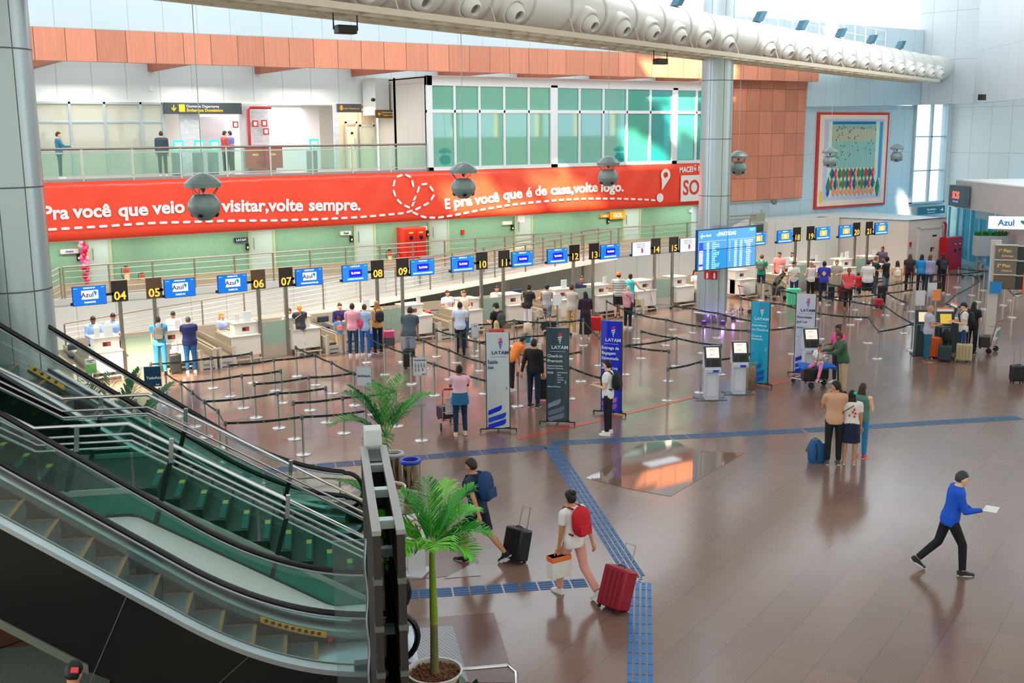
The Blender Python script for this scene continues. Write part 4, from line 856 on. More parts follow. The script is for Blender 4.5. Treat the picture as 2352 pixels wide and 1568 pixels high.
def sz(u, h):  # walking line height
    if u > UL0: return h+(UE-u)*ks
    if u > UL1: return h+ZL
    return h+ZL+(UL1-u)*ks
BR = [.62, UL0, UL1, -10]
for v_, s in ((15.5, -1), (17.25, 1)):
    for (a, c) in ((UL0, .62), (UL1, UL0), (-9.8, UL1)):
        nn = 2 if abs(c-a) > 2 else 1
        for i in range(nn):
            p, q = a+(c-a)*i/nn+.02, a+(c-a)*(i+1)/nn-.02
            MB(MU).ring([[(u, v_-.006, sz(u, -.22)), (u, v_+.006, sz(u, -.22)), (u, v_+.006, sz(u, .62)), (u, v_-.006, sz(u, .62))] for u in (p+.001, q-.001)]).build('glass_panel', TEAL, stt, smooth=False)
    MB(MU).ring([[(u, v_-.06*(s < 0)-.01, sz(u, -.02)), (u, v_+.01+.06*(s > 0), sz(u, -.02)), (u, v_+.01+.06*(s > 0), sz(u, .05)), (u, v_-.06*(s < 0)-.01, sz(u, .05))] for u in BR[::-1]]).build('side_band', M((128, 150, 138), .4), stt)
    MB(MU).ring([[(u, v_-.03, sz(u, -.34)), (u, v_+.03, sz(u, -.34)), (u, v_+.03, sz(u, -.02)), (u, v_-.03, sz(u, -.02))] for u in BR[::-1]]).build('side_panel', TEALP, stt)
    MB(MU).ring([[(u, v_-.035, sz(u, -.40)), (u, v_+.035, sz(u, -.40)), (u, v_+.035, sz(u, -.33)), (u, v_-.035, sz(u, -.33))] for u in BR[::-1]]).build('base_channel', M((70, 84, 80), .3, .6), stt)
    for vo, h, r_ in ((-.02, .98, .028), (-.10*s, .80, .020), (-.10*s, .70, .020)):
        MB(MU).tube([(u, v_+vo, sz(u, h)) for u in BR], r_, 8).build('handrail', CHROME if r_ > .025 else STEEL, stt)
    MB(MU).tube([(u, v_, sz(u, .64)) for u in BR], .014, 6).build('glass_cap', M((150, 200, 188), .3, .4), stt)
    for u in (.55, -.78, -2.35, -3.6, -5.4, -7.2):
        z = sz(u, 0); lean = .0
        m = MB(MU); m.ring([[(u-.035-.13, v_-.045, z-.26), (u+.035-.13, v_-.045, z-.26), (u+.035-.13, v_+.0, z-.26), (u-.035-.13, v_+.0, z-.26)], [(u-.035+.13, v_-.045, z+.66), (u+.035+.13, v_-.045, z+.66), (u+.035+.13, v_+.0, z+.66), (u-.035+.13, v_+.0, z+.66)]]); m.build('post', M((20, 44, 42), .35, .4), stt)
        m = MB(MU); m.ring([[(u+.10, v_-.05, z+.62), (u+.16, v_-.05, z+.62), (u+.16, v_, z+.62), (u+.10, v_, z+.62)], [(u+.13, v_-.05, z+.97), (u+.19, v_-.05, z+.97), (u+.19, v_, z+.97), (u+.13, v_, z+.97)]]); m.build('rail_bracket', STEEL, stt)
# gravel bed and kerb below the near escalator, bottom left
tag(MB(MU).box(-7, -2.9, 9, 14.9, 0, .05).build('gravel', M((96, 108, 92), .9, var=.7, scale=60, bump=.6)), 'patch of grey-green pebbles below the nearer escalator at the bottom left', 'gravel', kind='stuff')
q = G(30, 1480); m = MB(T(q[0], q[1], 0)@rotz(math.radians(10))); m.box(-2.5, .35, .0, 1.1, 0, .4); tag(m.build('planter_kerb', M((104, 70, 54), .5), bev=.02), 'brown granite planter block at the bottom left corner', 'planter')
# ------------------------------------------------------------------ display frame across the escalator foot
FR = M((150, 150, 146), .4, .35); FD = M((48, 40, 34), .5)
ft = thing('led_display_frame', 'tall double steel display frame seen edge-on at the foot of the escalators', 'frame', tuple(U3(.55, 11.8, 0)))
for uo in (.42, .66):
    m = MB(MU); m.box(uo-.045, uo+.045, 10.30, 13.35, 3.02, 3.07); m.build('top_beam', FR, ft)
    for z in (.05, .55, 1.05, 1.55, 2.05, 2.55): MB(MU).box(uo-.04, uo+.04, 10.32, 13.33, z+.01, z+.49).build('display_panel', FD, ft)
    for z in (.0, .5, 1.0, 1.5, 2.0, 2.5): MB(MU).box(uo-.046, uo+.046, 10.30, 10.40, z, z+.06).build('bracket', M((110, 112, 106), .35, .5), ft)
for v_ in (10.7, 11.7, 12.65):
    m = MB(MU); m.box(.455, .625, v_, v_+.12, 2.94, 3.03); m.build('cross_bar', M((176, 192, 190), .35, .4), ft)
for v_, z in ((11.2, 2.5), (11.2, 1.6), (10.9, 1.0)):
    MB(MU).box(.455, .625, v_, v_+.1, z-.06, z+.03).build('cross_bar', M((110, 130, 132), .35, .4), ft)
MB(MU).box(.47, .61, 12.75, 13.25, 2.2, 3.05).build('inner_case', M((30, 50, 52), .4), ft)
MB(MU).box(.43, .65, 13.36, 13.62, 0, 3.27).build('end_post', M((196, 202, 200), .4), ft, bev=.01)
# clear acrylic guard with rolled shiny edge to the left of the frame
t = thing('acrylic_guard', 'clear upright acrylic sheet with a shiny rolled edge left of the display frame', 'screen', tuple(U3(.2, 12.3, 0)))
MB(MU).box(-.02, .36, 12.27, 12.28, .02, 2.25).build('sheet', glass((200, 225, 225), .04, .02), t, smooth=False)
MB(MU).tube([(.37+.012*math.sin(z*9), 12.27, z) for z in [k*.09 for k in range(26)]], .028, 10).build('rolled_edge', M((210, 218, 222), .06, 1), t)
# ------------------------------------------------------------------ grates, tactile paving, inlays on the floor
GR = panelmat('ribbed_metal_plate', (150, 152, 158), .35, .045, 9, 0, 0, 'X', .009, .04, dark=.6, metal=.5)
def floor_poly(name, pts, z, mat, lab, cat, kind=None):
    m = MB(); m.prism([tuple(G(*p)[:2])+(z-.008,) for p in pts], (0, 0, .008)); o = m.build(name, mat, smooth=False); return tag(o, lab, cat, kind=kind)
m = MB(MU); m.box(.95, 1.63, 12.85, 14.52, 0, .012); tag(m.build('landing_plate', GR), 'ribbed metal landing plate at the foot of the nearer escalator under the potted palm', 'floor plate')
m = MB(MU); m.box(.95, 1.30, 16.75, 18.0, 0, .012); tag(m.build('landing_plate', GR), 'ribbed metal landing plate behind the no smoking stand', 'floor plate')
BG = M((104, 74, 66), .22, var=.3, scale=60)
floor_poly('granite_inlay', ((926, 1425), (1042, 1414), (1134, 1407), (1185, 1568), (1070, 1568), (1042, 1440), (930, 1446)), .006, BG, 'dark red granite floor inlay around the landing plate', 'floor inlay')
floor_poly('granite_inlay', ((927, 1306), (960, 1330), (1045, 1322), (1100, 1290), (1060, 1230), (935, 1235)), .005, BG, 'dark red granite floor wedge under the no smoking stand', 'floor inlay')
floor_poly('granite_inlay', ((1020, 1329), (1092, 1292), (1104, 1322)), .009, M((150, 146, 142), .25, var=.1, scale=50), 'small pale triangular granite inlay by the front dashed strip', 'floor inlay')
MIR = M((120, 96, 84), .035, var=.1, scale=20, spec=1.0)
floor_poly('polished_inlay', ((1345, 1098), (1385, 1076), (1470, 1020), (1545, 1010), (1600, 1036), (1712, 1040), (1600, 1104), (1540, 1140), (1440, 1122)), .006, MIR, 'mirror polished angular floor inlay reflecting the teal windows', 'floor inlay')
RSTR = M((168, 78, 60), .2)
o = floor_poly('red_floor_stripe', ((1185, 1004), (1370, 962), (1590, 908), (1592, 914), (1371, 969), (1190, 1010)), .007, RSTR, 'thin red tape stripe on the floor before the LATAM totems', 'floor marking')
floor_poly('red_floor_stripe', ((1770, 878), (1850, 858), (1852, 866), (1773, 886)), .007, M((150, 72, 48), .25), 'short red tape piece on the floor between the cyan totem and the family', 'floor marking')
TB = M((22, 92, 150), .45); TBd = M((44, 74, 120), .4)
def tactile(pts, mat, lab, wid=.25, rows=4, gap=.03, cell=.25):
    P = [np.array(G(*p)[:2]) for p in pts]; m = MB()
    for i in range(len(P)-1):
        a, c = P[i], P[i+1]; d = c-a; L = np.linalg.norm(d); d /= L; n = np.array([-d[1], d[0]]); k = 0
        an = math.atan2(d[1], d[0]); Mx = T(a[0], a[1], 0)@rotz(an); s = 0
        while s+cell*.5 < L:
            for r in range(rows):
                y = -wid/2+wid*(r+.5)/rows; e = min(s+cell-gap, L); h = wid/rows*.34
                m.box(s, e, y-h, y+h, 0, .006, Mx)
            s += cell
    return tag(m.build('tactile_strip', mat, smooth=False), lab, 'tactile paving')
tactile(((560, 1092), (640, 1078), (1252, 1026)), TBd, 'blue tactile paving strip running behind the litter bins toward the maze corner', wid=.4, cell=.4)
tactile(((1268, 1018), (1850, 988), (2352, 958)), M((40, 90, 130), .4), 'blue tactile paving strip crossing the open floor to the right edge', wid=.4, cell=.4)
tactile(((1266, 1024), (1462, 1330)), TB, 'blue tactile strip running diagonally toward the camera', wid=.36, cell=.3)
tactile(((1471, 1338), (1470, 1568)), M((10, 110, 180), .4), 'vivid blue tactile strip at the bottom centre edge of the picture', wid=.36, cell=.3)
tactile(((925, 1366), (1200, 1348), (1370, 1336)), TB, 'blue tactile strip meeting the landing plate before the frame', wid=.34, cell=.26)
m = MB(); rb = random.Random(9)
for (px, py) in ((1245, 1026), (1255, 1020), (1240, 1032), (1440, 1325), (1452, 1332), (1465, 1330), (1478, 1336), (1448, 1340), (1440, 1334), (1470, 1324)):
    for k in range(4): c = G(px+rb.uniform(-9, 9), py+rb.uniform(-6, 6)); m.lathe([(.018, 0), (.012, .006)], 8, T(c[0], c[1], 0))
tag(m.build('tactile_studs', TB), 'small blue studs at the tactile strip crossings', 'tactile paving', kind='stuff')
# ================================================================== CHECK-IN COUNTERS, NUMBER SIGNS, MONITORS
PX_ = [7.95, 8.95, 12.2, 13.2, 16.3, 17.3, 20.55, 21.5, 24.7, 25.65, 28.9, 29.8, 33.0, 34.0, 36.45, 37.5, 40.6, 41.75]
def sx_(px, py=560): return AY(px, py, 32.5)[0]
SIGNPX = {4: 265, 5: 345, 6: 587, 7: 651, 8: 863, 9: 921, 10: 1104, 11: 1155, 12: 1317, 13: 1362, 14: 1504, 15: 1545, 18: 1827, 19: 1858, 20: 1963, 21: 1992}
MONPX = {4: (159, 238), 5: (373, 444), 6: (496, 565), 7: (677, 739), 8: (784, 844), 9: (942, 997), 10: (1036, 1088), 11: (1175, 1224), 12: (1257, 1303), 13: (1379, 1422), 14: (1451, 1493), 15: (1560, 1600), 17: (1720, 1757), 18: (1783, 1817), 19: (1872, 1902), 20: (1924, 1954), 21: (2005, 2035)}
MBLUE = M((12, 100, 196), .3, emit=.55); MBLUE2 = M((24, 118, 200), .3, emit=.55)
YN = M((250, 214, 90), .35, emit=.3)
def monitor(n):
    a, c = MONPX[n]; yl = (a+c)/2; z0, z1 = 2.20, 2.76; xa, xc = AY(a, 600, 32.35)[0], AY(c, 600, 32.35)[0]; xm = (xa+xc)/2; w = .93
    left = n % 2 == 0
    kind = 'azul' if n in (4, 5, 6, 7) else 'latam' if n in (8, 9, 10, 11, 12, 13) else 'white' if n in (14, 15) else 'gol'
    lab = {'azul': 'blue check-in monitor with a white Azul card', 'latam': 'blue check-in monitor with a royal blue LATAM card', 'white': 'white-screened check-in monitor', 'gol': 'blue check-in monitor with an orange card'}[kind]
    lab += ' beside number board %02d' % n if n != 17 else ' half hidden right behind the departures board'
    t = thing('check_in_monitor', lab, 'monitor', (xm, 32.35, z0), 0, 'monitors over the check-in counters')
    MB().box(xm-w/2, xm+w/2, 32.33, 32.39, z0, z1).build('bezel', M((18, 60, 110), .3), t, bev=.008)
    Mx = plane_M((xm, 32.325, (z0+z1)/2), (1, 0, 0), (0, 0, 1))
    sc = MB(Mx).box(-w/2+.015, w/2-.015, -.265, .265, 0, .003).build('screen', {'azul': MBLUE, 'latam': MBLUE2, 'white': M((226, 222, 240), .3, emit=.55), 'gol': M((20, 120, 205), .3, emit=.55)}[kind], t)
    Wt = M((240, 244, 248), .3, emit=.7)
    m = MB()
    if kind == 'white':
        m2 = MB(Mx); m2.box(-.02, .08, -.16, .02, .004, .006); m2.build('red_figure', M((210, 110, 110), .4), sc)
        for k in range(3): text(m, 'atendimento ao cliente', .05, Mx, -.05, .19-k*.06, sx=.9)
        m.build('lettering', M((120, 124, 160), .4), sc)
    else:
        text(m, 'CHECK-IN %02d' % n, .055, Mx, 0, .22, bold=.02); text(m, {4: 'DIAMANTE', 5: 'CHECK IN', 6: 'CHECK IN', 7: 'PRIORIDADE POR LEI', 8: 'ACESSO EXCLUSIVO', 12: 'SERVIÇOS ADICIONAIS', 13: 'VENDAS E CHECK IN'}.get(n, 'DESPACHO DE BAGAGENS'), .062, Mx, 0, -.19, bold=.03)
        m2 = MB(Mx); m2.prism([(-.43, .22, 0), (-.39, .235, 0), (-.39, .205, 0)][::-1], (0, 0, .006)); text(m2, 'aena', .04, Matrix.Identity(4), -.345, .22); text(m2, '18:07', .04, Matrix.Identity(4), .37, .225); m2.build('small_marks', M((120, 235, 160), .3, emit=.6), sc)
        m.build('lettering', Wt, sc)
        if kind == 'azul':
            MB(Mx).box(-.22, .24, -.10, .15, .003, .006).build('card', Wt, sc); m3 = MB(); text(m3, 'Azul', .19, Mx@T(0, 0, .006), -.06, .02, bold=.02); m3.build('card_lettering', M((44, 34, 110), .4), sc)
            m3 = MB(Mx); m3.prism([(.11, .12, .006), (.16, .13, .006), (.21, .09, .006), (.19, .03, .006), (.16, -.03, .006), (.14, .04, .006), (.12, .07, .006)][::-1], (0, 0, .004)); m3.build('map_logo', M((30, 170, 175), .4), sc)
        elif kind == 'latam':
            MB(Mx).box(-.22, .24, -.12, .12, .003, .006).build('card', M((18, 16, 208), .3, emit=.5), sc); m3 = MB(); text(m3, 'LATAM', .09, Mx@T(0, 0, .006), .03, 0, bold=.03); m3.prism([(-.15, .04, .006), (-.11, .05, .006), (-.13, -.04, .006)][::-1], (0, 0, .004), Mx); m3.build('card_lettering', Wt, sc)
        else:
            MB(Mx).box(-.22, .24, -.10, .14, .003, .006).build('card', M((248, 180, 50), .3, emit=.55), sc); m3 = MB(); m3.box(-.06, .09, -.07, .10, .006, .01, Mx); m3.build('card_mark', M((250, 225, 200), .4, emit=.5), sc)
    if n != 17: pxx = sx_(SIGNPX[n]); x_in = xm+(w/2 if pxx > xm else -w/2); MB().box(min(x_in, pxx), max(x_in, pxx), 32.42, 32.46, 2.42, 2.50).build('arm', DARK, t)
    else: MB().box(xm, xm+.5, 32.42, 32.46, 2.42, 2.5).build('arm', DARK, t)
    MB().box(xm-w/2-.05, xm-w/2+.03, 32.36, 32.44, z0+.02, z0+.1).build('connector', BLACK, t)
for n in MONPX: monitor(n)
for n, px in SIGNPX.items():
    x = sx_(px); t = thing('counter_number_sign', 'dark number board %02d on a slim steel post at the check-in counters' % n, 'sign', (x, 32.5, 0), 0, 'number boards over the counters')
    MB().box(x-.05, x+.05, 32.46, 32.54, 0, 2.25).build('post', M((150, 146, 140), .3, .8), t); MB().box(x-.13, x+.13, 32.4, 32.6, 0, .015).build('foot_plate', STEEL, t)
    bc = (104, 82, 64) if n in (5, 6) else (58, 52, 50)
    MB().box(x-.23, x+.23, 32.42, 32.46, 2.22, 2.83).build('number_board', M(bc, .28, .4), t)
    m = MB(); text(m, '%02d' % n, .34, plane_M((x, 32.415, 2.38), (1, 0, 0), (0, 0, 1)), bold=.02, sx=1.02); m.build('numerals', YN, t)
    if n == 4: MB().box(x-.12, x+.12, 32.4, 32.41, 2.9, 2.9).build('top_trim', STEEL, t) if False else None
CW = M((228, 225, 216), .38); CE = M((205, 200, 190), .35, .2); FROST = glass((168, 196, 178), .72, .25); BELT = M((92, 84, 72), .5); SST = M((196, 188, 172), .3, .75)
def unit(n, x0, dirx, names):
    """one check-in counter beside its post; dirx -1: desk extends left of the post, +1: right. returns"""
    s = dirx; X = lambda a, c: (min(x0+s*a, x0+s*c), max(x0+s*a, x0+s*c))
    nm = names
    t = thing('check_in_counter', 'white check-in counter with raised ledge under number board %s' % nm, 'counter', (x0+s*.55, 32.9, 0), 0, 'check-in counters')
    b = MB(); b.box(*X(.08, .80), 32.55, 33.0, .18, 1.16); b.build('upper_body', CW, t, bev=.01)
    MB().box(*X(.06, .84), 32.50, 33.2, 1.16, 1.20).build('ledge', CE, t, bev=.005)
    MB().box(*X(.08, 1.02), 32.28, 32.86, .20, .80).build('lower_body', CW, t, bev=.01)
    MB().box(*X(.06, 1.05), 32.24, 33.3, .80, .835).build('worktop', CE, t, bev=.004)
    b = MB(); b.box(*X(1.02, 1.05), 32.3, 33.7, .1, .80); b.build('side_panel', SST, t)
    b = MB(); b.box(*X(.12, 1.0), 32.10, 32.20, .10, .13); 
    for k in (.15, .92): b.box(*X(k, k+.04), 32.12, 32.24, 0, .12)
    b.build('bumper', M((226, 214, 196), .3, .4), t)
    m = MB(); xx = x0+s*.45; m.box(xx-.11, xx+.11, 32.54, 32.55, .93, 1.05); o = m.build('notice', M((60, 40, 44), .4), t); MB().box(xx+.01, xx+.09, 32.535, 32.54, .95, 1.03).build('red_half', M((200, 60, 60), .4), o)
    if n in (4, 6, 8, 12, 20, 18):
        q = x0+s*.36; tag(MB().box(q-.13, q+.13, 32.6, 32.62, 1.20, 1.53).build('leaflet_holder', M((232, 240, 244), .3), bev=.004), 'white leaflet holder standing on the ledge of counter %02d' % n, 'holder', 'paper stands on the counters')
    if n in (4, 5, 6, 9, 10, 13, 18, 19, 20, 21):
        q = x0+s*.68; tag(MB().box(q-.08, q+.08, 32.62, 32.64, 1.20, 1.48).build('paper_stand', M((236, 232, 226), .4), bev=.004), 'small white paper stand on the ledge of counter %02d' % n, 'stand', 'paper stands on the counters')
    # conveyor belt beside the desk
    c = thing('baggage_conveyor', 'steel baggage weighing conveyor beside counter %s' % nm, 'conveyor', (x0+s*1.32, 33.8, 0), 0, 'baggage conveyors')
    b = MB(); b.prism([(X(1.12, 1.52)[0], 32.0, .34), (X(1.12, 1.52)[0], 35.3, .46), (X(1.12, 1.52)[0], 35.3, .40), (X(1.12, 1.52)[0], 32.0, .22)], (.40, 0, 0)); b.build('belt', BELT, c)
    for k in (1.09, 1.53): 
        xx = x0+s*k; b = MB(); b.prism([(xx-.02, 31.95, 0), (xx-.02, 31.95, .55), (xx-.02, 35.3, .62), (xx-.02, 35.3, .1)], (.05, 0, 0)); b.build('side_guard', SST, c)
        MB().box(xx-.03, xx+.04, 31.85, 31.98, 0, .62).build('end_post', M((214, 208, 196), .35, .4), c)
    xx = X(1.12, 1.52); MB().box(xx[0], xx[1], 31.93, 31.97, .02, .26).build('front_plate', M((206, 204, 200), .35, .4), c)
    m = MB(); text(m, 'Vanderlande', .06, plane_M(((xx[0]+xx[1])/2, 31.925, .14), (1, 0, 0), (0, 0, 1)), bold=.01); m.build('lettering', M((120, 116, 110), .4), c)
for n in (4, 6, 8, 10, 12, 14, 18, 20):
    xl_ = sx_(SIGNPX[n]); xr = sx_(SIGNPX[n+1])
    unit(n, xl_, -1, '%02d' % n); unit(n+1, xr, 1, '%02d' % (n+1))
    t = thing('glass_partition', 'frosted green glass partition on a steel base between posts %02d and %02d' % (n, n+1), 'partition', ((xl_+xr)/2, 32.5, 0), 0, 'partitions between the counters')
    MB().box(xl_+.06, xr-.06, 32.49, 32.505, .42, 1.16).build('glass_panel', FROST, t, smooth=False); MB().box(xl_+.06, xr-.06, 32.48, 32.52, .0, .42).build('base_panel', M((196, 188, 178), .3, .5), t)
# the hidden counter 16/17 behind the column
unit(17, sx_(1690), 1, '17')
# low wall / back strip behind desks
tag(MB().box(7.4, 36.3, 35.35, 35.45, 0.05, .75).build('back_panel', M((150, 142, 130), .5)), 'long low brown-grey panel running behind the conveyors', 'panel')
# ------------------------------------------------------------------ departures board
t = thing('departures_board', 'blue four-panel PARTIDAS departures board mounted on the round column', 'departures board', (28.2, 28.0, 2.1))
bx0, bz0, bw, bh = 26.78, 2.10, 2.88, 1.42; y = 28.15
MB().box(bx0-.02, bx0+bw+.02, y, y+.1, bz0-.02, bz0+bh+.02).build('frame', M((10, 60, 96), .3), t)
MB().box(27.7, 28.7, y+.1, 28.8, 2.4, 3.2).build('bracket', DARK, t)
scr = {}
for i in range(2):
    for j in range(2):
        scr[i, j] = MB().box(bx0+i*bw/2+.012, bx0+(i+1)*bw/2-.012, y-.008, y, bz0+j*bh/2+.012, bz0+(j+1)*bh/2-.012).build('screen', M([(30, 132, 200), (78, 150, 214), (74, 150, 208), (84, 156, 216)][i*2+j], .3, emit=.6), t)
Mx = plane_M((bx0, y-.010, bz0), (1, 0, 0), (0, 0, 1)); Wt = M((240, 244, 248), .3, emit=.7)
m = MB(); text(m, 'PARTIDAS', .19, Mx, 1.42, 1.24, bold=.02); text(m, 'aena  Brasil', .10, Mx, .38, 1.22, bold=.02); m.box(.03, 1.36, 1.012, 1.02, 0, .004, Mx); m.box(1.48, 2.84, 1.012, 1.02, 0, .004, Mx)
rb = random.Random(12)
m2 = MB(); cities = ['Brasília', 'Guarulhos SP', 'Congonhas SP', 'Recife', 'Salvador', 'Congonhas SP', 'Guarulhos SP', 'Campinas', 'Recife', 'Galeão', 'Recife', 'Belo Horiz. CF', 'Guarulhos SP', 'Salvador']
gates = ['Embarque Próximo', 'Última Chamada', 'Previsto']
m3, m4 = MB(), MB()
for k in range(14):
    z = .95-k*.0685
    if 4 < k: z -= .012
    text(m, '%04d' % rb.randint(1100, 4900), .062, Mx, .48, z, bold=.02); text(m2, cities[k], .062, Mx, .68, z, align='LEFT', bold=.01)
    if k < 11: text(m, '%d' % rb.randint(1, 8), .06, Mx, 1.56, z)
    text(m, '%02d:%02d' % (18+k//3, rb.randint(0, 59)), .06, Mx, 1.85, z); text(m, '%02d:%02d' % (18+k//3, rb.randint(0, 59)), .06, Mx, 2.12, z); text(m, gates[0] if k == 0 else gates[1] if k == 1 else 'Confirmado' if k == 6 else 'Previsto', .06, Mx, 2.5, z, bold=.01)
    (m3 if k in (0, 1, 2, 3, 11) else m4).box(.06, .25, z-.03, z+.03, 0, .003, Mx)
m.build('lettering', Wt, t); m2.build('destinations', M((190, 245, 200), .3, emit=.6), t); m3.build('airline_tags', M((50, 60, 205), .3, emit=.5), t); m4.build('airline_tags_pale', M((236, 204, 226), .3, emit=.5), t)
m = MB(); text(m, '18:07', .13, Mx, 2.66, 1.32, bold=.01); m.prism([(.08, 1.2, 0), (.2, 1.3, 0), (.2, 1.1, 0)][::-1], (0, 0, .005), Mx); m.prism([(.88, 1.24, 0), (1.08, 1.30, 0), (1.02, 1.16, 0), (.90, 1.18, 0)][::-1], (0, 0, .005), Mx); m.build('green_marks', M((140, 240, 160), .3, emit=.6), t)
for i, a in enumerate((-.33, .12)):   # extinguisher plates on the column
    ang = math.atan2(-CY, -CX)+a; q = Vector((CX+.566*math.cos(ang), CY+.566*math.sin(ang), 1.78)); Mq = plane_M(q, (-math.sin(ang), math.cos(ang), 0), (0, 0, 1))
    o = tag(MB(Mq).box(-.12, .12, -.16, .16, -.01, .01).build('extinguisher_notice', RED), ['narrow red extinguisher plate on the left of the column', 'wider red extinguisher plate on the column front'][i], 'notice', 'extinguisher plates on the column'); m = MB(Mq); m.box(-.035, .035, -.12, .06, .01, .014); m.box(-.015, .015, .06, .10, .01, .014); m.build('symbol', WHITE, o)
# purple up-lights and low rail around the column foot
m = MB(); m.tube([(CX+.95*math.cos(a), CY+.95*math.sin(a), .42) for a in [math.radians(170+k*15) for k in range(14)]], .018, 8)
for a in (180, 225, 270, 315, 350): a = math.radians(a); m.cyl((CX+.95*math.cos(a), CY+.95*math.sin(a), 0), (CX+.95*math.cos(a), CY+.95*math.sin(a), .42), .014, 6)
tag(m.build('column_guard_rail', STEEL), 'low curved steel guard rail round the foot of the middle column', 'railing')
for i, (dx_, dy_) in enumerate(((-.8, -.45), (.85, -.3), (-.25, -.85))):
    t = thing('uplight', ['violet floor uplight left of the middle column foot', 'violet floor uplight right of the middle column foot', 'violet floor uplight in front of the middle column foot'][i], 'light', (CX+dx_, CY+dy_, 0), 0, 'uplights at the column foot'); MB().lathe([(.09, 0), (.09, .12), (.07, .14)], 14, T(CX+dx_, CY+dy_, 0)).build('housing', M((70, 50, 110), .4), t)
    MB().lathe([(.065, .141), (.0, .143)], 14, T(CX+dx_, CY+dy_, 0), cap=False).build('lamp', M((150, 70, 255), .3, emit=2.5), t)
    l = bpy.data.lights.new('uplight', 'POINT'); o = bpy.data.objects.new('uplight_glow', l); COL.objects.link(o); l.energy = 3; l.color = (.5, .2, 1); l.shadow_soft_size = .05; o.location = (CX+dx_, CY+dy_, .25)
# ================================================================== STANCHIONS AND BELTS
SP = {}
def st_lab(i, x, y):
    px, py = SP_PX[i]
    if px < 560 and py > 900: return 'left end of the maze beside the escalator'
    return ''
AREAS = [
 ('left maze', 'slim steel barrier post of the left queue maze before counters 04 to 07', [(351, 907), (489, 891), (581, 879), (529, 910), (632, 897), (726, 884), (682, 864), (764, 903), (815, 931), (858, 952), (911, 979), (385, 930), (420, 955), (447, 980), (474, 1004), (506, 1029), (522, 1060), (559, 937), (648, 925), (588, 959), (712, 942), (641, 983), (751, 970), (677, 1008), (790, 995), (697, 1044)]),
 ('middle lanes', 'steel barrier post in the diagonal lanes between the palm and the pale Saída totem', [(843, 832), (885, 860), (945, 882), (998, 908), (1113, 904), (924, 831), (974, 847), (1032, 871), (1003, 819), (1048, 833), (1102, 851), (1094, 806), (1181, 795), (1189, 933)]),
 ('behind the dark totems', 'steel barrier post in the lanes behind the Saída and Premium totems', [(1171, 871), (1229, 892), (1204, 837), (1306, 824), (1339, 793), (1334, 876), (1308, 916), (1280, 800), (1235, 790)]),
 ('centre grid', 'steel barrier post in the lanes between the blue totem and the middle column', [(1376, 839), (1393, 745), (1435, 860), (1472, 823), (1529, 793), (1462, 778), (1545, 757), (1590, 764), (1647, 776), (1553, 841), (1535, 875), (1533, 920), (1614, 811), (1654, 860), (1608, 902), (1718, 822)]),
 ('right of column', 'steel barrier post in the lanes between the column and the Prioridade totem', [(1701, 738), (1748, 690), (1770, 702), (1793, 717), (1796, 753), (1820, 813)]),
 ('right lanes', 'steel barrier post in the busy lanes right of the Prioridade totem', [(1873, 732), (1893, 723), (1899, 700), (1883, 778), (1953, 746), (1963, 711), (1971, 733), (1993, 788), (2012, 707), (2034, 724), (2015, 824), (2031, 759), (2069, 698), (2091, 674), (2114, 694), (2092, 715), (2075, 765), (2081, 750), (2093, 804), (2175, 676)]),
 ('far right lanes', 'steel barrier post in the far right lanes near the brown totem', [(2167, 752), (2190, 730), (2207, 762), (2199, 660), (2232, 678), (2246, 693), (2258, 667), (2262, 710), (2304, 701), (2322, 690), (2338, 679), (2324, 729)]),
]
st0 = None; SH = .90; BK = M((12, 40, 46), .55)
def make_stanchion(loc, lab, grp):
    t = thing('barrier_post', lab, 'barrier post', loc, 0, grp); O = T(*loc)
    MB().lathe([(.165, 0), (.165, .018), (.15, .03), (.03, .035)], 24, O).build('base', M((200, 198, 194), .28, .85), t)
    MB().lathe([(.032, .03), (.032, SH-.09)], 14, O).build('pole', M((186, 184, 180), .2, .95), t)
    MB().lathe([(.038, SH-.1), (.038, SH), (.03, SH+.012)], 14, O).build('head', M((96, 96, 96), .3, .7), t); return t
POST = {}
for grp, lab, L in AREAS:
    for p in L:
        q = G(*p); loc = (q[0], q[1], 0); POST[p] = None
        if st0 is None: st0 = make_stanchion(loc, lab, 'posts: '+grp); o = st0
        else: o = copytree(st0, loc, 0, lab, 'posts: '+grp)
        POST[p] = o
YG = M((150, 200, 60), .5)
def near(p): return min(POST, key=lambda k: (k[0]-p[0])**2+(k[1]-p[1])**2)
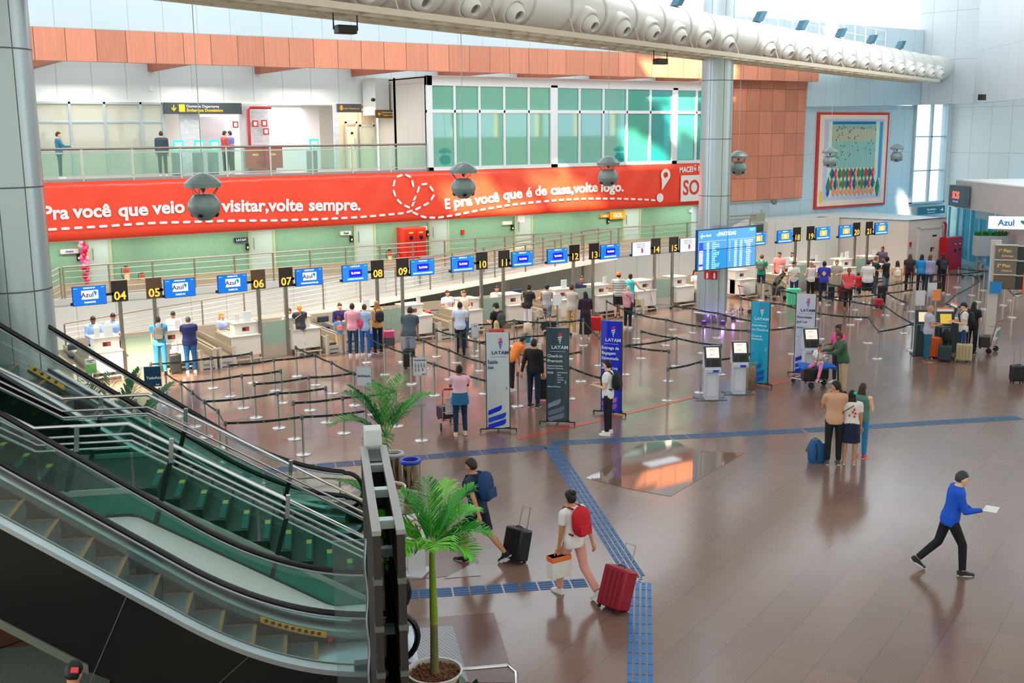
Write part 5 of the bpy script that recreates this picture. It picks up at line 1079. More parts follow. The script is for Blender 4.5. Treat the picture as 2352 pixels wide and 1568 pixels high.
def belt(a, b, h=SH-.045, hb=None):
    """retractable belt drawn from post a to post b: part of post a"""
    A = POST[near(a)] if not isinstance(a, np.ndarray) else None; pa = Vector(A.location); pb = Vector(POST[near(b)].location) if not isinstance(b, Vector) else b
    hb = hb or h; d = (pb-pa); L = d.length; d.normalize(); n = Vector((-d.y, d.x, 0)); m = MB(); w = .026; rings = []
    for k in range(9):
        s = .04+(L-.08)*k/8; q = pa+d*s; z = h+(hb-h)*k/8-.035*math.sin(math.pi*k/8)*min(1, L/2); rings.append([(q.x-n.x*.002, q.y-n.y*.002, z-w), (q.x+n.x*.002, q.y+n.y*.002, z-w), (q.x+n.x*.002, q.y+n.y*.002, z+w), (q.x-n.x*.002, q.y-n.y*.002, z+w)])
    o = m.ring(rings).build('belt', BK, A)
    m = MB(); cnt = max(1, int(L/.42))
    for k in range(cnt):
        s = L*(k+.5)/cnt; q = pa+d*s; z = h+(hb-h)*s/L-.035*math.sin(math.pi*s/L)*min(1, L/2)
        for sd in (1, -1):
            e = n*.004*sd; m.prism([(q.x-d.x*.035+e.x, q.y-d.y*.035+e.y, z), (q.x+e.x, q.y+e.y, z+.010), (q.x+d.x*.03+e.x, q.y+d.y*.03+e.y, z), (q.x+e.x, q.y+e.y, z-.010)], n*.001*sd)
    m.build('belt_marks', YG, o)
def chain(*P):
    for a, b in zip(P, P[1:]): belt(a, b)
chain((351, 907), (489, 891), (581, 879)); chain((529, 910), (632, 897), (726, 884)); chain((682, 864), (726, 884), (764, 903), (815, 931), (858, 952), (911, 979)); chain((677, 1008), (790, 995), (911, 979))
chain((420, 955), (559, 937), (648, 925)); chain((385, 930), (420, 955), (447, 980), (474, 1004), (506, 1029), (522, 1060)); chain((588, 959), (712, 942), (815, 931)); chain((474, 1004), (641, 983), (751, 970)); chain((522, 1060), (697, 1044))
belt((697, 1044), Vector(tuple(G(843, 1029))))
chain((843, 832), (885, 860), (945, 882)); chain((998, 908), (1113, 904)) if False else None
chain((945, 882), (998, 908)); belt((998, 908), Vector(tuple(G(1165, 965)))); chain((924, 831), (974, 847), (1032, 871), (1113, 904)); chain((1003, 819), (1048, 833), (1102, 851), (1171, 871)); chain((1048, 833), (1181, 795), (1280, 800)) if False else None
chain((1048, 833), (1094, 806)); belt((1094, 806), (1181, 795)); belt((1181, 795), (1280, 800)); chain((1102, 851), (1204, 837), (1306, 824)); chain((1171, 871), (1229, 892), (1308, 916)); chain((1204, 837), (1235, 790)); chain((1229, 892), (1334, 876)); chain((1280, 800), (1339, 793)); chain((1339, 793), (1376, 839)); chain((1306, 824), (1376, 839)) if False else None
belt((1308, 916), Vector(tuple(G(1400, 950)))); chain((1393, 745), (1462, 778), (1529, 793), (1614, 811), (1718, 822)); chain((1545, 757), (1590, 764), (1647, 776), (1701, 738)) if False else None
chain((1545, 757), (1590, 764), (1647, 776)); belt((1647, 776), (1796, 753)) if False else None; chain((1376, 839), (1472, 823), (1553, 841), (1654, 860), (1718, 822)) if False else None
chain((1472, 823), (1553, 841), (1654, 860)); chain((1435, 860), (1553, 841)); chain((1435, 860), (1535, 875)) if False else None; belt((1435, 860), (1535, 875)); belt((1533, 920), (1608, 902), h=.72, hb=.80) if False else None; belt((1533, 920), (1608, 902)); belt((1608, 902), (1654, 860)) if False else None
belt((1608, 902), Vector(tuple(G(1730, 880)))); belt((1647, 776), Vector(tuple(G(1745, 800)))); chain((1701, 738), (1796, 753)); belt((1796, 753), (1883, 778)); chain((1748, 690), (1770, 702), (1793, 717), (1873, 732)); belt((1701, 738), (1793, 717)) if False else None; belt((1820, 813), (1718, 822)) 
chain((1893, 723), (1963, 711), (2012, 707), (2069, 698), (2114, 694)); chain((1873, 732), (1971, 733), (2034, 724)); chain((1899, 700), (1963, 711), (1971, 733)); chain((1883, 778), (1953, 746)) if False else None; chain((1883, 732), (1953, 746), (2031, 759), (2093, 804)) ; chain((1883, 778), (1993, 788)); chain((1993, 788), (2015, 824)); chain((2015, 824), (2093, 804)); chain((2034, 724), (2081, 750)); chain((2092, 715), (2075, 765)); chain((2034, 724), (2092, 715)); chain((2069, 698), (2091, 674)); chain((2091, 674), (2175, 676)); chain((2114, 694), (2199, 660)) if False else None
chain((2175, 676), (2258, 667)); chain((2175, 676), (2232, 678), (2246, 693)); chain((2199, 660), (2258, 667), (2338, 679)); chain((2167, 752), (2190, 730), (2246, 693)); chain((2167, 752), (2207, 762)); chain((2324, 729), (2304, 701)) ; chain((2304, 701), (2322, 690), (2338, 679)); belt((2324, 729), Vector(tuple(G(2420, 700)))); belt((2322, 690), Vector(tuple(G(2420, 672))))
# taller sign posts among the barriers
def signpost(px, py, lab, H_s, w, h, col, txt, tc, rz=0, extra=None, cat='sign', tilt=0, head=None):
    q = G(px, py); O = T(q[0], q[1], 0)@rotz(rz); t = thing('sign_post', lab, cat, (q[0], q[1], 0), rz)
    MB(O).lathe([(.165, 0), (.165, .018), (.15, .03), (.03, .035)], 24).build('base', M((200, 198, 194), .28, .85), t); MB(O).lathe([(.034, .03), (.034, H_s)], 14).build('pole', M((186, 184, 180), .2, .95), t)
    Mx = O@T(0, -.045, H_s)@Matrix.Rotation(math.pi/2-tilt, 4, 'X')
    MB(Mx).box(-w/2-.012, w/2+.012, -.012, h+.012, -.012, .010).build('frame', M((190, 196, 204), .3, .6), t)
    f = MB(Mx).box(-w/2, w/2, 0, h, .010, .014).build('sign_face', M(col, .3, **({'emit': .0})), t)
    m = MB()
    for (s, size, x, yy) in txt: text(m, s, size, Mx@T(0, 0, .014), x, yy, bold=.02)
    if txt: m.build('lettering', M(tc, .4), f)
    if extra: extra(Mx, f)
    return t
def yaw(px): r_ = ray(px, 800); return math.atan2(r_[1], r_[0])-math.pi/2
signpost(843, 1029, 'tall steel post with the white ENTRADA sign, left of the taller palm', 1.45, .32, .42, (198, 206, 216), [('ENTRADA', .062, 0, .22), ('Azul', .04, .09, .05)], (40, 60, 80), rz=yaw(843)-.25)
def icons(Mx, f):
    m = MB()
    for k in range(4): m.lathe([(.014, 0), (.014, .004)], 8, Mx@T(-.10+k*.066, .27, .014)); m.box(-.115+k*.066, -.085+k*.066, .19, .25, .014, .018, Mx)
    for k in range(2): m.lathe([(.014, 0), (.014, .004)], 8, Mx@T(-.10+k*.07, .165, .014)); m.box(-.115+k*.07, -.085+k*.07, .09, .145, .014, .018, Mx)
    m.build('pictograms', M((120, 124, 132), .4), f); m = MB(Mx); m.box(.05, .075, .10, .17, .014, .018); m.build('red_ribbon', M((190, 60, 70), .4), f)
signpost(969, 1012, 'tall steel post with the white priority pictogram sign right of the taller palm', 1.55, .30, .40, (206, 210, 220), [('PRIORIDADES', .042, 0, .35), ('Azul', .04, .08, .03)], (50, 60, 80), rz=yaw(969)-.05, extra=icons)
signpost(361, 1002, 'tall post with a navy TudoAzul sign beside the stair', 1.22, .36, .46, (16, 62, 92), [('TudoAzul', .085, .03, .20), ('Azul', .045, .1, .04)], (226, 234, 240), rz=yaw(361)-.1)
def greenpart(Mx, f): MB(Mx).box(-.13, .13, .01, .24, .014, .017).build('green_area', M((120, 196, 90), .4), f)
signpost(216, 952, 'small post with a white and green notice behind the escalator palm', 1.08, .26, .38, (200, 214, 220), [('AEROPORTO', .034, 0, .33), ('Maceió', .03, 0, .29)], (120, 60, 80), rz=yaw(216)+.35, extra=greenpart)
for i, (px, py, lab, col, H_s) in enumerate(((2103, 800, 'tallest white sign post standing before the dark kiosk column', (206, 206, 210), 1.5), (2133, 770, 'wide white sign post left of the orange poster post', (206, 206, 214), 1.35), (2143, 772, 'sign post with an orange and white poster', (236, 140, 80), 1.25), (1318, 700, 'low post with a framed white paper near counter 12', (224, 228, 232), 1.0))):
    if i == 3: px, py = 1280, 765
    if i == 0: px, py = 2104, 808
    signpost(px, py, lab, H_s, .30 if i != 2 else .28, .46 if i < 2 else .36, col, [], (0, 0, 0), rz=yaw(px)+(.5 if i < 3 else 0))
signpost(1090, 818, 'framed white notice on a thin post below counter 10', .62, .24, .42, (214, 224, 238), [('AVISO', .04, 0, .36)], (80, 90, 120), rz=0)
# ================================================================== LATAM TOTEMS
def latam_logo(Mx, s, c1, c2):
    a, b = MB(), MB()
    for k in range(3): a.prism([(-.05*s, (.10-k*.03)*s, 0), (.02*s, (.125-k*.03)*s, 0), (.05*s, (.10-k*.03)*s, 0), (.02*s, (.085-k*.03)*s+.01*s, 0)][::-1], (0, 0, .004), Mx)
    for k in range(4): b.prism([(-.045*s+.012*k*s, (.03-k*.04)*s, 0), (.045*s-.008*k*s, (.055-k*.04)*s, 0), (.05*s-.012*k*s, (.035-k*.04)*s, 0), (-.035*s+.014*k*s, (.008-k*.04)*s, 0)][::-1], (0, 0, .005), Mx)
    return a, b
def totem(px, py, lab, col, tc, lines, rz, w=.54, H_t=2.28, h2=.08, stripes=None, c1=(214, 60, 80), c2=(40, 50, 190), side=(36, 46, 50)):
    q = G(px, py); O = T(q[0], q[1], 0)@rotz(rz); t = thing('airline_totem', lab, 'totem', (q[0], q[1], 0), rz)
    MB(O).box(-w/2-.02, w/2+.02, -.03, .03, h2, h2+H_t).build('frame', M(side, .35), t, bev=.006)
    Mx = O@T(0, -.032, h2)@Matrix.Rotation(math.pi/2, 4, 'X'); n = 10
    f = MB(Mx); f.ring([[(-w/2+w*k/n, 0, .0+.045*math.sin(math.pi*k/n)), (-w/2+w*k/n, H_t, .0+.045*math.sin(math.pi*k/n)), (-w/2+w*k/n, H_t, -.01), (-w/2+w*k/n, 0, -.01)] for k in range(n+1)]); fo = f.build('banner_face', M(col, .28, coat=.3), t)
    Mf = Mx@T(0, 0, .042)
    a, b = latam_logo(Mf@T(.06, H_t-.26, 0), 1.15, 0, 0); a.build('logo_top', M(c1, .4), fo); b.build('logo_bottom', M(c2, .4), fo)
    m = MB(); text(m, 'LATAM', .11, Mf@T(.06, H_t-.47, 0), bold=.02, sx=1.15); m.box(-w/2+.08, w/2-.06, H_t-.57, H_t-.563, 0, .003, Mf)
    for (s, size, x, yy, al) in lines: text(m, s, size, Mf@T(x, yy+.33, 0), align=al, bold=.015)
    text(m, 'S', .1, Mf@T(.2, H_t*.42, 0)); m.build('lettering', M(tc, .4), fo)
    if stripes:
        for k, (cc, y0) in enumerate(zip(stripes, (.42, .24, .08))):
            m = MB(); y0 += .02; m.prism([(-w/2+.03, y0-.02, 0), (w*(.16 if k == 0 else .34), y0+.12, 0), (w*(.16 if k == 0 else .34), y0+.04, 0), (w*(.08 if k == 0 else .26), y0-.02, 0), (-w/2+.03, y0-.13, 0)][::-1], (0, 0, .004), Mf); m.build('stripe', M(cc, .35), fo)
    m = MB(O)
    for sx in (-1, 1): m.tube([(sx*.05, -.0, .07), (sx*.30, -.12, .07), (sx*.42, -.12, .075), (sx*.43, -.12, .03)], .018, 6)
    m.box(-w/2-.03, w/2+.03, -.06, .06, .05, .09); m.build('base', BLACK, t)
    for sx, sy in ((-.42, -.12), (.42, -.12), (0, -.16), (0, .14)): MB(O).ell((sx, sy, .028), .018, .028, .028, 8, 6).build('castor', M((40, 40, 42), .4), t)
    return t
STB = [(16, 40, 200), (30, 70, 200), (20, 50, 210)]
totem(1145, 988, 'white LATAM totem reading Saída Exit with blue stripes at its foot', (196, 208, 212), (44, 60, 120), [('Saída', .12, -.24, 1.26, 'LEFT'), ('Exit', .09, -.24, 1.13, 'LEFT')], yaw(1145)+.0, w=.53, H_t=2.28, stripes=STB)
totem(1281, 972, 'dark slate LATAM totem reading Check-in Premium', (50, 72, 84), (214, 222, 228), [('Check-in', .10, -.24, 1.27, 'LEFT'), ('Premium', .10, -.24, 1.15, 'LEFT'), ('Premium Business', .05, -.24, 1.03, 'LEFT'), ('Premium Economy', .05, -.24, .97, 'LEFT'), ('PASS', .07, -.24, .86, 'LEFT'), ('Black Signature', .04, .0, .87, 'LEFT'), ('Black', .04, .0, .81, 'LEFT'), ('Platinum', .04, .0, .75, 'LEFT'), ('Gold Plus', .04, .0, .69, 'LEFT'), ('Gold', .04, .0, .63, 'LEFT'), ('Clientes Premium', .045, -.24, .52, 'LEFT')], yaw(1281)-.12, w=.51, H_t=2.28, stripes=[(130, 146, 158), (96, 116, 130), (110, 126, 138)], c2=(225, 230, 235))
totem(1404, 950, 'royal blue LATAM totem Entrega de Bagagem behind the man in white', (14, 40, 196), (224, 232, 244), [('Entrega de', .105, -.24, 1.28, 'LEFT'), ('Bagagem', .105, -.24, 1.15, 'LEFT'), ('Etiquetada', .105, -.24, 1.02, 'LEFT'), ('Tagged', .08, -.24, .86, 'LEFT'), ('Baggage Only', .08, -.24, .77, 'LEFT')], yaw(1404)-.35, w=.51, H_t=2.28, stripes=[(200, 110, 190), (190, 110, 190), (150, 90, 200)], c2=(225, 230, 235))
totem(1742, 884, 'bright cyan LATAM totem for assistance at check-in beside the white kiosks', (0, 158, 196), (190, 236, 244), [('Assistência', .095, -.22, 1.28, 'LEFT'), ('no Check-in', .095, -.22, 1.16, 'LEFT'), ('Check-in', .08, -.22, .98, 'LEFT'), ('Assistance', .08, -.22, .9, 'LEFT')], yaw(1742)-.35, w=.50, H_t=2.26, stripes=[(20, 90, 200)]*3, c2=(225, 235, 240), side=(10, 80, 96))
totem(1845, 860, 'white LATAM totem reading Prioridade por Lei behind the girl on the trolley', (196, 200, 214), (44, 50, 110), [('Prioridade', .10, -.24, 1.28, 'LEFT'), ('por Lei', .10, -.24, 1.15, 'LEFT'), ('Priority by Law', .06, -.24, .98, 'LEFT'), ('-  +  -  +', .12, -.2, .74, 'LEFT')], yaw(1845)-.12, w=.53, H_t=2.28, stripes=STB)
# ================================================================== SELF-SERVICE KIOSKS
def kiosk(px, py, lab, rz, dark=False, screen=(238, 214, 208), scr_rot=0):
    q = G(px, py); O = T(q[0], q[1], 0)@rotz(rz); t = thing('self_service_kiosk', lab, 'kiosk', (q[0], q[1], 0), rz)
    body = M((34, 62, 66), .4) if dark else M((200, 206, 222), .4); fr = M((44, 50, 50), .35)
    m = MB(O); m.prism([(-.42, -.10, 0), (-.30, .05, 0), (-.42, .30, 0), (.42, .30, 0), (.30, .05, 0), (.42, -.10, 0), (.05, -.12, 0), (0, -.28, 0), (-.05, -.12, 0)][::-1], (0, 0, .015)); m.build('base_plate', M((88, 104, 112), .4, .4), t)
    MB(O).box(-.17, .17, -.10, .22, .015, .86).build('pedestal', body, t, bev=.012); MB(O).box(-.13, .10, -.115, -.10, .12, .74).build('door', M(((44, 70, 74) if dark else (210, 216, 230)), .4), t, bev=.004)
    m = MB(O); m.ring([[(x, -.22, .84), (x, .24, .82), (x, .24, 1.10), (x, .06, 1.45), (x, -.16, .98)] for x in (-.20, .20)]); m.build('head', body, t, bev=.01)
    Ms = plane_M(O@Vector((0, -.06, 1.19)), O.to_3x3()@Vector((1, 0, 0)), O.to_3x3()@Vector((0, .42, .90)))
    MB(Ms).box(-.215, .215, -.30, .26, -.02, .03).build('bezel', fr, t, bev=.012); s_ = MB(Ms).box(-.165, .165, -.06, .22, .03, .034).build('screen', M(screen, .25, emit=.5), t)
    m = MB(); text(m, 'Bem-vindo', .03, Ms@T(-.02, .16, .035)); text(m, 'Check-in', .028, Ms@T(-.02, .02, .035)); m.build('lettering', M((190, 130, 130), .4), s_)
    m = MB(Ms); m.box(-.03, .14, -.27, -.12, .03, .05); m.box(-.15, -.10, -.26, -.14, .03, .045); m.build('reader', BLACK, t)
    MB(O).box(-.20, .20, -.24, -.16, .78, .86).build('printer_lip', body, t, bev=.006); m = MB(O); m.box(-.02, .14, -.245, -.235, .79, .85); m.build('blue_label', M((30, 70, 180), .4), t)
    return t
kiosk(1633, 918, 'white check-in kiosk nearest the floor stripe, left of its twin', yaw(1633)+.20); kiosk(1696, 905, 'white check-in kiosk beside the steel bin and the cyan totem', yaw(1696)+.20)
kiosk(1858, 868, 'white check-in kiosk half hidden behind the girl on the trolley', yaw(1858)+.30)
def dkiosk(px, py, lab, rz, tilt=.3, banner=True, scr=(200, 170, 60)):
    q = G(px, py); O = T(q[0], q[1], 0)@rotz(rz); t = thing('self_service_kiosk', lab, 'kiosk', (q[0], q[1], 0), rz); dk = M((34, 58, 62), .4)
    MB(O).box(-.22, .22, -.2, .2, 0, .98).build('pedestal', dk, t, bev=.02); MB(O).box(-.30, .30, -.25, .3, 0, .03).build('base_plate', M((40, 52, 56), .4), t)
    Ms = plane_M(O@Vector((0, -.10, 1.22)), O.to_3x3()@Vector((1, 0, 0)), O.to_3x3()@Vector((0, tilt, 1)))
    MB(Ms).box(-.27, .27, -.22, .22, -.05, .02).build('bezel', dk, t, bev=.015); MB(Ms).box(-.17, .17, -.15, .15, .02, .024).build('screen', M(scr, .3, emit=.45), t)
    m = MB(O); m.box(-.12, .12, -.28, -.16, .80, .95); m.build('keypad_shelf', M((96, 120, 132), .4), t)
    if banner: MB(Ms).box(-.25, .25, .23, .30, -.03, .0).build('white_header', M((232, 228, 230), .4), t); MB(Ms).box(-.25, .25, .30, .35, -.03, .0).build('orange_header', M((236, 130, 90), .4), t)
dkiosk(2116, 815, 'dark kiosk with a split yellow and white screen behind the man in grey', yaw(2116)+.2, banner=False, scr=(236, 206, 170)); dkiosk(2164, 820, 'dark kiosk with a yellow screen and orange header in the middle of the group', yaw(2164)+.3); dkiosk(2185, 806, 'dark kiosk turned away, right of the yellow-screened one', yaw(2185)-1.2, scr=(60, 110, 110))
t0 = G(1724, 893); t = thing('steel_bin', 'slim steel pedal bin with a teal rim between the kiosk and the cyan totem', 'bin', (t0[0], t0[1], 0)); MB().lathe([(.14, 0), (.15, .02), (.15, .72)], 20, T(t0[0], t0[1], 0)).build('body', M((190, 172, 150), .18, .95), t); MB().lathe([(.155, .68), (.155, .76), (.12, .77), (.12, .70)], 20, T(t0[0], t0[1], 0), cap=False).build('rim', M((90, 150, 156), .35), t)
# brown directory totem at the right
q = G(2273, 768); O = T(q[0], q[1], 0)@rotz(math.radians(-52)); t = thing('directory_totem', 'tall directory sign on a pale flat post with brown and black panels at the right', 'totem', (q[0], q[1], 0), math.radians(-52))
MB(O).box(-.16, .16, -.06, .06, 0, 3.25).build('post', M((196, 190, 182), .4), t, bev=.01)
BP = M((112, 104, 98), .35)
for k, (z0, z1) in enumerate(((2.62, 3.08), (2.12, 2.58), (1.62, 2.08))):
    MB(O).box(-.02, .66, -.14, -.07, z0, z1).build('brown_panel', BP if k < 2 else M((100, 84, 70), .4), t); MB(O).box(-.04, .68, -.16, .0, z1, z1+.03).build('panel_rail', M((214, 212, 208), .35, .4), t)
    MB(O).box(.05, .95, .10, .17, z0-.05, z1-.05).build('dark_panel', M((40, 52, 56), .35), t); MB(O).box(.03, .97, .06, .19, z1-.05, z1-.02).build('panel_rail', M((190, 196, 198), .35, .4), t)
    m = MB(); Mt = plane_M(O@Vector((.42, -.145, (z0+z1)/2)), O.to_3x3()@Vector((1, 0, 0)), (0, 0, 1)); text(m, ['1º Piso', '2º Piso', ''][k], .15, Mt, -.16, .05, bold=.03); text(m, ['Embarque', 'Check-in', ''][k], .09, Mt, -.06, -.12, bold=.02); m.build('lettering', M((240, 196, 110), .4), t) if k < 2 else None
MB(O).box(.92, 1.02, .06, .2, 1.45, 2.15).build('orange_panel', M((246, 110, 40), .4), t); MB(O).box(-.12, .25, -.2, -.16, 1.45, 1.85).build('blue_map', M((30, 130, 200), .35), t)
# ================================================================== BINS, PLANTER RAIL, STAND, POTS
def bigbin(px, py, lab, rim):
    q = G(px, py); t = thing('litter_bin', lab, 'bin', (q[0], q[1], 0), 0, 'litter bins by the planter'); O = T(q[0], q[1], 0)
    MB().lathe([(.185, 0), (.19, .02), (.19, .78)], 28, O).build('body', M((170, 160, 140), .12, 1), t); MB().lathe([(.195, .76), (.215, .80), (.20, .83), (.15, .83), (.14, .78), (.13, .5)], 28, O, cap=False).build('rim', M(rim, .35), t); MB().lathe([(.14, .55), (0, .55)], 20, O, cap=False).build('liner', BLACK, t)
bigbin(945, 1150, 'tall shiny steel bin with a blue rim beside the planter', (20, 60, 190)); bigbin(907, 1132, 'shiny steel bin with a grey rim left of the blue-rimmed one', (170, 172, 172))
t = thing('planter_railing', 'low curved steel rail around the planted bed by the litter bins', 'railing', (8, 16.5, 0))
cr = [(6.1, 17.2), (6.9, 17.35), (7.7, 16.95), (8.1, 16.5), (8.5, 15.9), (8.75, 15.2)]
cr = [tuple(G(px, py, .5)[:2]) for px, py in ((556, 1137), (600, 1112), (650, 1100), (720, 1096), (780, 1099), (845, 1106), (900, 1118), (960, 1130), (1010, 1148), (1038, 1165), (1055, 1190))]
MB().tube([(x, y, .5) for x, y in cr], .022, 8).build('top_rail', RAILM, t); MB().tube([(x, y, .2) for x, y in cr], .014, 8).build('lower_rail', RAILM, t)
for x, y in cr[::2]: MB().cyl((x, y, 0), (x, y, .5), .016, 6).build('post', RAILM, t)
m = MB(); pts = [(x, y) for x, y in cr]; inner_ = [tuple(U3(.9, 16.9, 0))[:2], tuple(U3(-.6, 18.2, 0))[:2]]
bedp = [(p[0]*.97+7.2*.03, p[1]*.97+16*.03) for p in pts]+[tuple(G(985, 1225)[:2]), tuple(G(905, 1215)[:2]), tuple(G(600, 1165)[:2])]
m.prism([(x, y, 0) for x, y in bedp], (0, 0, .06)); tag(m.build('planted_bed', M((66, 54, 44), .9, var=.5, scale=30)), 'dark soil bed inside the curved rail', 'flower bed')
tag(MB().prism([tuple(G(px, py)[:2])+(.06,) for px, py in ((985, 1185), (1030, 1200), (1000, 1225), (960, 1215))], (0, 0, .03)).build('pebbles', M((190, 188, 180), .8, var=.6, scale=70, bump=.6)), 'white pebbles at the tip of the planted bed', 'pebbles', kind='stuff')
tag(MB().prism([tuple(G(px, py)[:2])+(.06,) for px, py in ((770, 1150), (845, 1130), (850, 1165), (800, 1170))], (0, 0, .03)).build('pebbles', M((150, 152, 146), .8, var=.6, scale=70, bump=.6)), 'grey pebbles in the planted bed left of the display frame', 'pebbles', kind='stuff')
# no smoking floor stand
q = G(957, 1318); O = T(q[0], q[1], 0)@rotz(yaw(957)+.35); t = thing('no_smoking_stand', 'white floor stand with a red no smoking sign behind the big palm', 'sign', (q[0], q[1], 0))
m = MB(O); m.prism([(-.28, -.02, 0), (0, -.22, 0), (.32, .10, 0), (.05, .28, 0)], (0, 0, .03)); m.build('base', M((196, 200, 206), .4), t); MB(O).box(-.15, .15, -.02, .02, .03, .62).build('leg', M((206, 208, 212), .4), t); Mx = O@T(0, -.03, .60)@Matrix.Rotation(math.pi/2-.3, 4, 'X')
MB(Mx).box(-.17, .17, 0, .40, -.02, .0).build('board', M((222, 222, 224), .4), t, bev=.01); m = MB(); m.tube([Mx@Vector((.10*math.cos(a), .2+.10*math.sin(a), .005)) for a in [math.radians(15*k) for k in range(25)]], .010, 6); m.cyl(Mx@Vector((-.07, .27, .005)), Mx@Vector((.07, .13, .005)), .009, 6); m.build('red_ring', M((214, 50, 40), .4), t); MB(Mx).box(-.06, .05, .19, .21, 0, .008).build('cigarette', DARK, t)
# ------------------------------------------------------------------ palms
def frond(mb, base, d0, L, droop, nl, ll, rb, w=.028, stem=None, rise=.0, side=1.0):
    """arching rachis with leaflets both sides"""
    p = Vector(base); d = Vector(d0).normalized(); st = L/nl; path = [p.copy()]; hor = Vector((d.x, d.y, 0)).normalized() if (abs(d.x)+abs(d.y)) > .01 else Vector((1, 0, 0)); sd = Vector((-hor.y, hor.x, 0))
    for k in range(nl):
        d = (d+Vector((0, 0, -droop*st*(.4+1.2*k/nl)))).normalized(); p = p+d*st; path.append(p.copy())
        if k < nl*.12: continue
        f = k/nl; l = ll*math.sin(math.pi*min(1, .18+.80*f))**.7*rb.uniform(.85, 1.1)
        for s in (1, -1):
            o = (sd*s*.8+d*.75+Vector((0, 0, .30))).normalized(); o = (o+Vector((rb.uniform(-.1, .1), rb.uniform(-.1, .1), rb.uniform(-.12, .08)))).normalized()
            n_ = o.cross(Vector((0, 0, 1))).normalized()*w*.5; e1_ = p+o*l*.45+Vector((0, 0, -.01)); e2_ = p+o*l*.8+Vector((0, 0, -.10*l)); e3_ = p+o*l+Vector((0, 0, -.28*l)); up_ = Vector((0, 0, .006))
            mb.add([p-n_*.5, p+n_*.5, e1_+n_, e1_+up_, e1_-n_, e2_+n_*.8, e2_-n_*.8, e3_], [(0, 1, 2, 3), (0, 3, 4), (3, 2, 5), (4, 3, 6), (3, 5, 6), (6, 5, 7)])
    return path
def palm(px, py, lab, H_t, fr, pot=True, rb_seed=1, thick=.05, greens=((56, 150, 50), (34, 116, 52)), potr=.32, poth=.5, zb=0, nm='potted_palm', stems=1, ll=.36, top_green=True, lw=.028):
    q = G(px, py, zb); t = thing(nm, lab, 'palm', (q[0], q[1], zb)); O = T(q[0], q[1], zb); rb = random.Random(rb_seed)
    z0 = 0
    if pot:
        MB(O).lathe([(potr*.72, 0), (potr, poth), (potr*1.02, poth+.01), (potr*.93, poth+.01), (potr*.9, poth-.06)], 32, cap=False).build('pot', M((222, 220, 214), .35), t)
        m = MB(O); m.lathe([(potr*.9, poth-.05), (0, poth-.02)], 24, cap=False)
        for k in range(260):
            a = rb.uniform(0, 6.28); r_ = potr*.86*math.sqrt(rb.random()); s = rb.uniform(.010, .018); m.ell((r_*math.cos(a), r_*math.sin(a), poth-.03+rb.uniform(0, .015)), s, s, s*.8, 6, 4)
        c_ = m.build('clay_balls', M((122, 78, 52), .8, var=.4, scale=30), t); c_['kind'] = 'stuff'; z0 = poth-.05
    for s in range(stems):
        ox, oy = (rb.uniform(-.05, .05), rb.uniform(-.05, .05)) if stems > 1 else (0, 0)
        hh = H_t
        if thick > .02 and stems == 1:
            m = MB(O); m.tube([(0, 0, z0-.02), (.0, 0, z0+.12), (.005, 0, z0+hh*.38)], .05, 12, rr=[thick*1.45, thick*1.05, thick*.9]); m.build('trunk', M((112, 108, 66), .6, var=.25, scale=14), t)
            if top_green: m = MB(O); m.tube([(.005, 0, z0+hh*.38), (.005, 0, z0+hh*.45), (.0, 0, z0+hh*.8), (0, 0, z0+hh)], .05, 12, rr=[thick*.92, thick*1.0, thick*.75, thick*.5]); m.build('crownshaft', M((126, 160, 40), .4, var=.15, scale=4), t)
        for i, (az, el, L, dr) in enumerate(fr[s::stems]):
            m = MB(O); az = math.radians(az); el = math.radians(el); base = (ox, oy, z0+hh*(.93 if stems == 1 else .1))
            path = frond(m, base, (math.cos(az)*math.cos(el), math.sin(az)*math.cos(el), math.sin(el)), L, dr, 34 if L < 1.4 else 40, ll, rb, lw)
            m.tube(path, .01, 5, rr=[.012*(1-.8*k/len(path)) for k in range(len(path))]); m.build('frond', M(greens[i % len(greens)], .4, var=.25, scale=5), t)
    return t
palm(1000, 1612, 'tall slim palm with a bright green shaft in a white pot, nearest the camera', 1.75, [(150, 50, .85, 1.1), (110, 62, .8, .8), (40, 55, .95, .8), (10, 45, .8, 1.2), (-30, 40, .75, 1.6), (200, 35, .75, 1.6), (170, 20, .6, 2.2), (70, 75, .85, .3), (250, 45, .6, 2.0), (300, 30, .6, 2.2), (-5, 60, .9, .7), (130, 35, .7, 1.8)], potr=.345, poth=.42, rb_seed=3, ll=.36, greens=((90, 200, 50), (50, 160, 44), (120, 210, 60)))
q = G(1000, 1612); m = MB(); rb = random.Random(22)
bp = thing('broadleaf_plants', 'dark red-green broadleaf plants in front of the near white pot', 'plant', (q[0]-.05, q[1]-.55, 0))
for k in range(3):
    m = MB(T(q[0]-.38+k*.33, q[1]-.30-.06*k, .12))
    for j in range(16):
        a = rb.uniform(0, 6.28); el = rb.uniform(.5, 1.3); d = Vector((math.cos(a)*math.cos(el), math.sin(a)*math.cos(el), math.sin(el))); l = rb.uniform(.22, .38); n_ = Vector((-math.sin(a), math.cos(a), 0))*.055; p = d*l
        m.add([(0, 0, 0), p*.4-n_*.8+Vector((0, 0, .01)), p*.75-n_, p, p*.75+n_, p*.4+n_*.8], [(0, 1, 2, 3), (0, 3, 4, 5)])
    m.build('leaves', M([(56, 76, 40), (110, 70, 36), (40, 84, 46)][k], .35, var=.4, scale=9), bp)
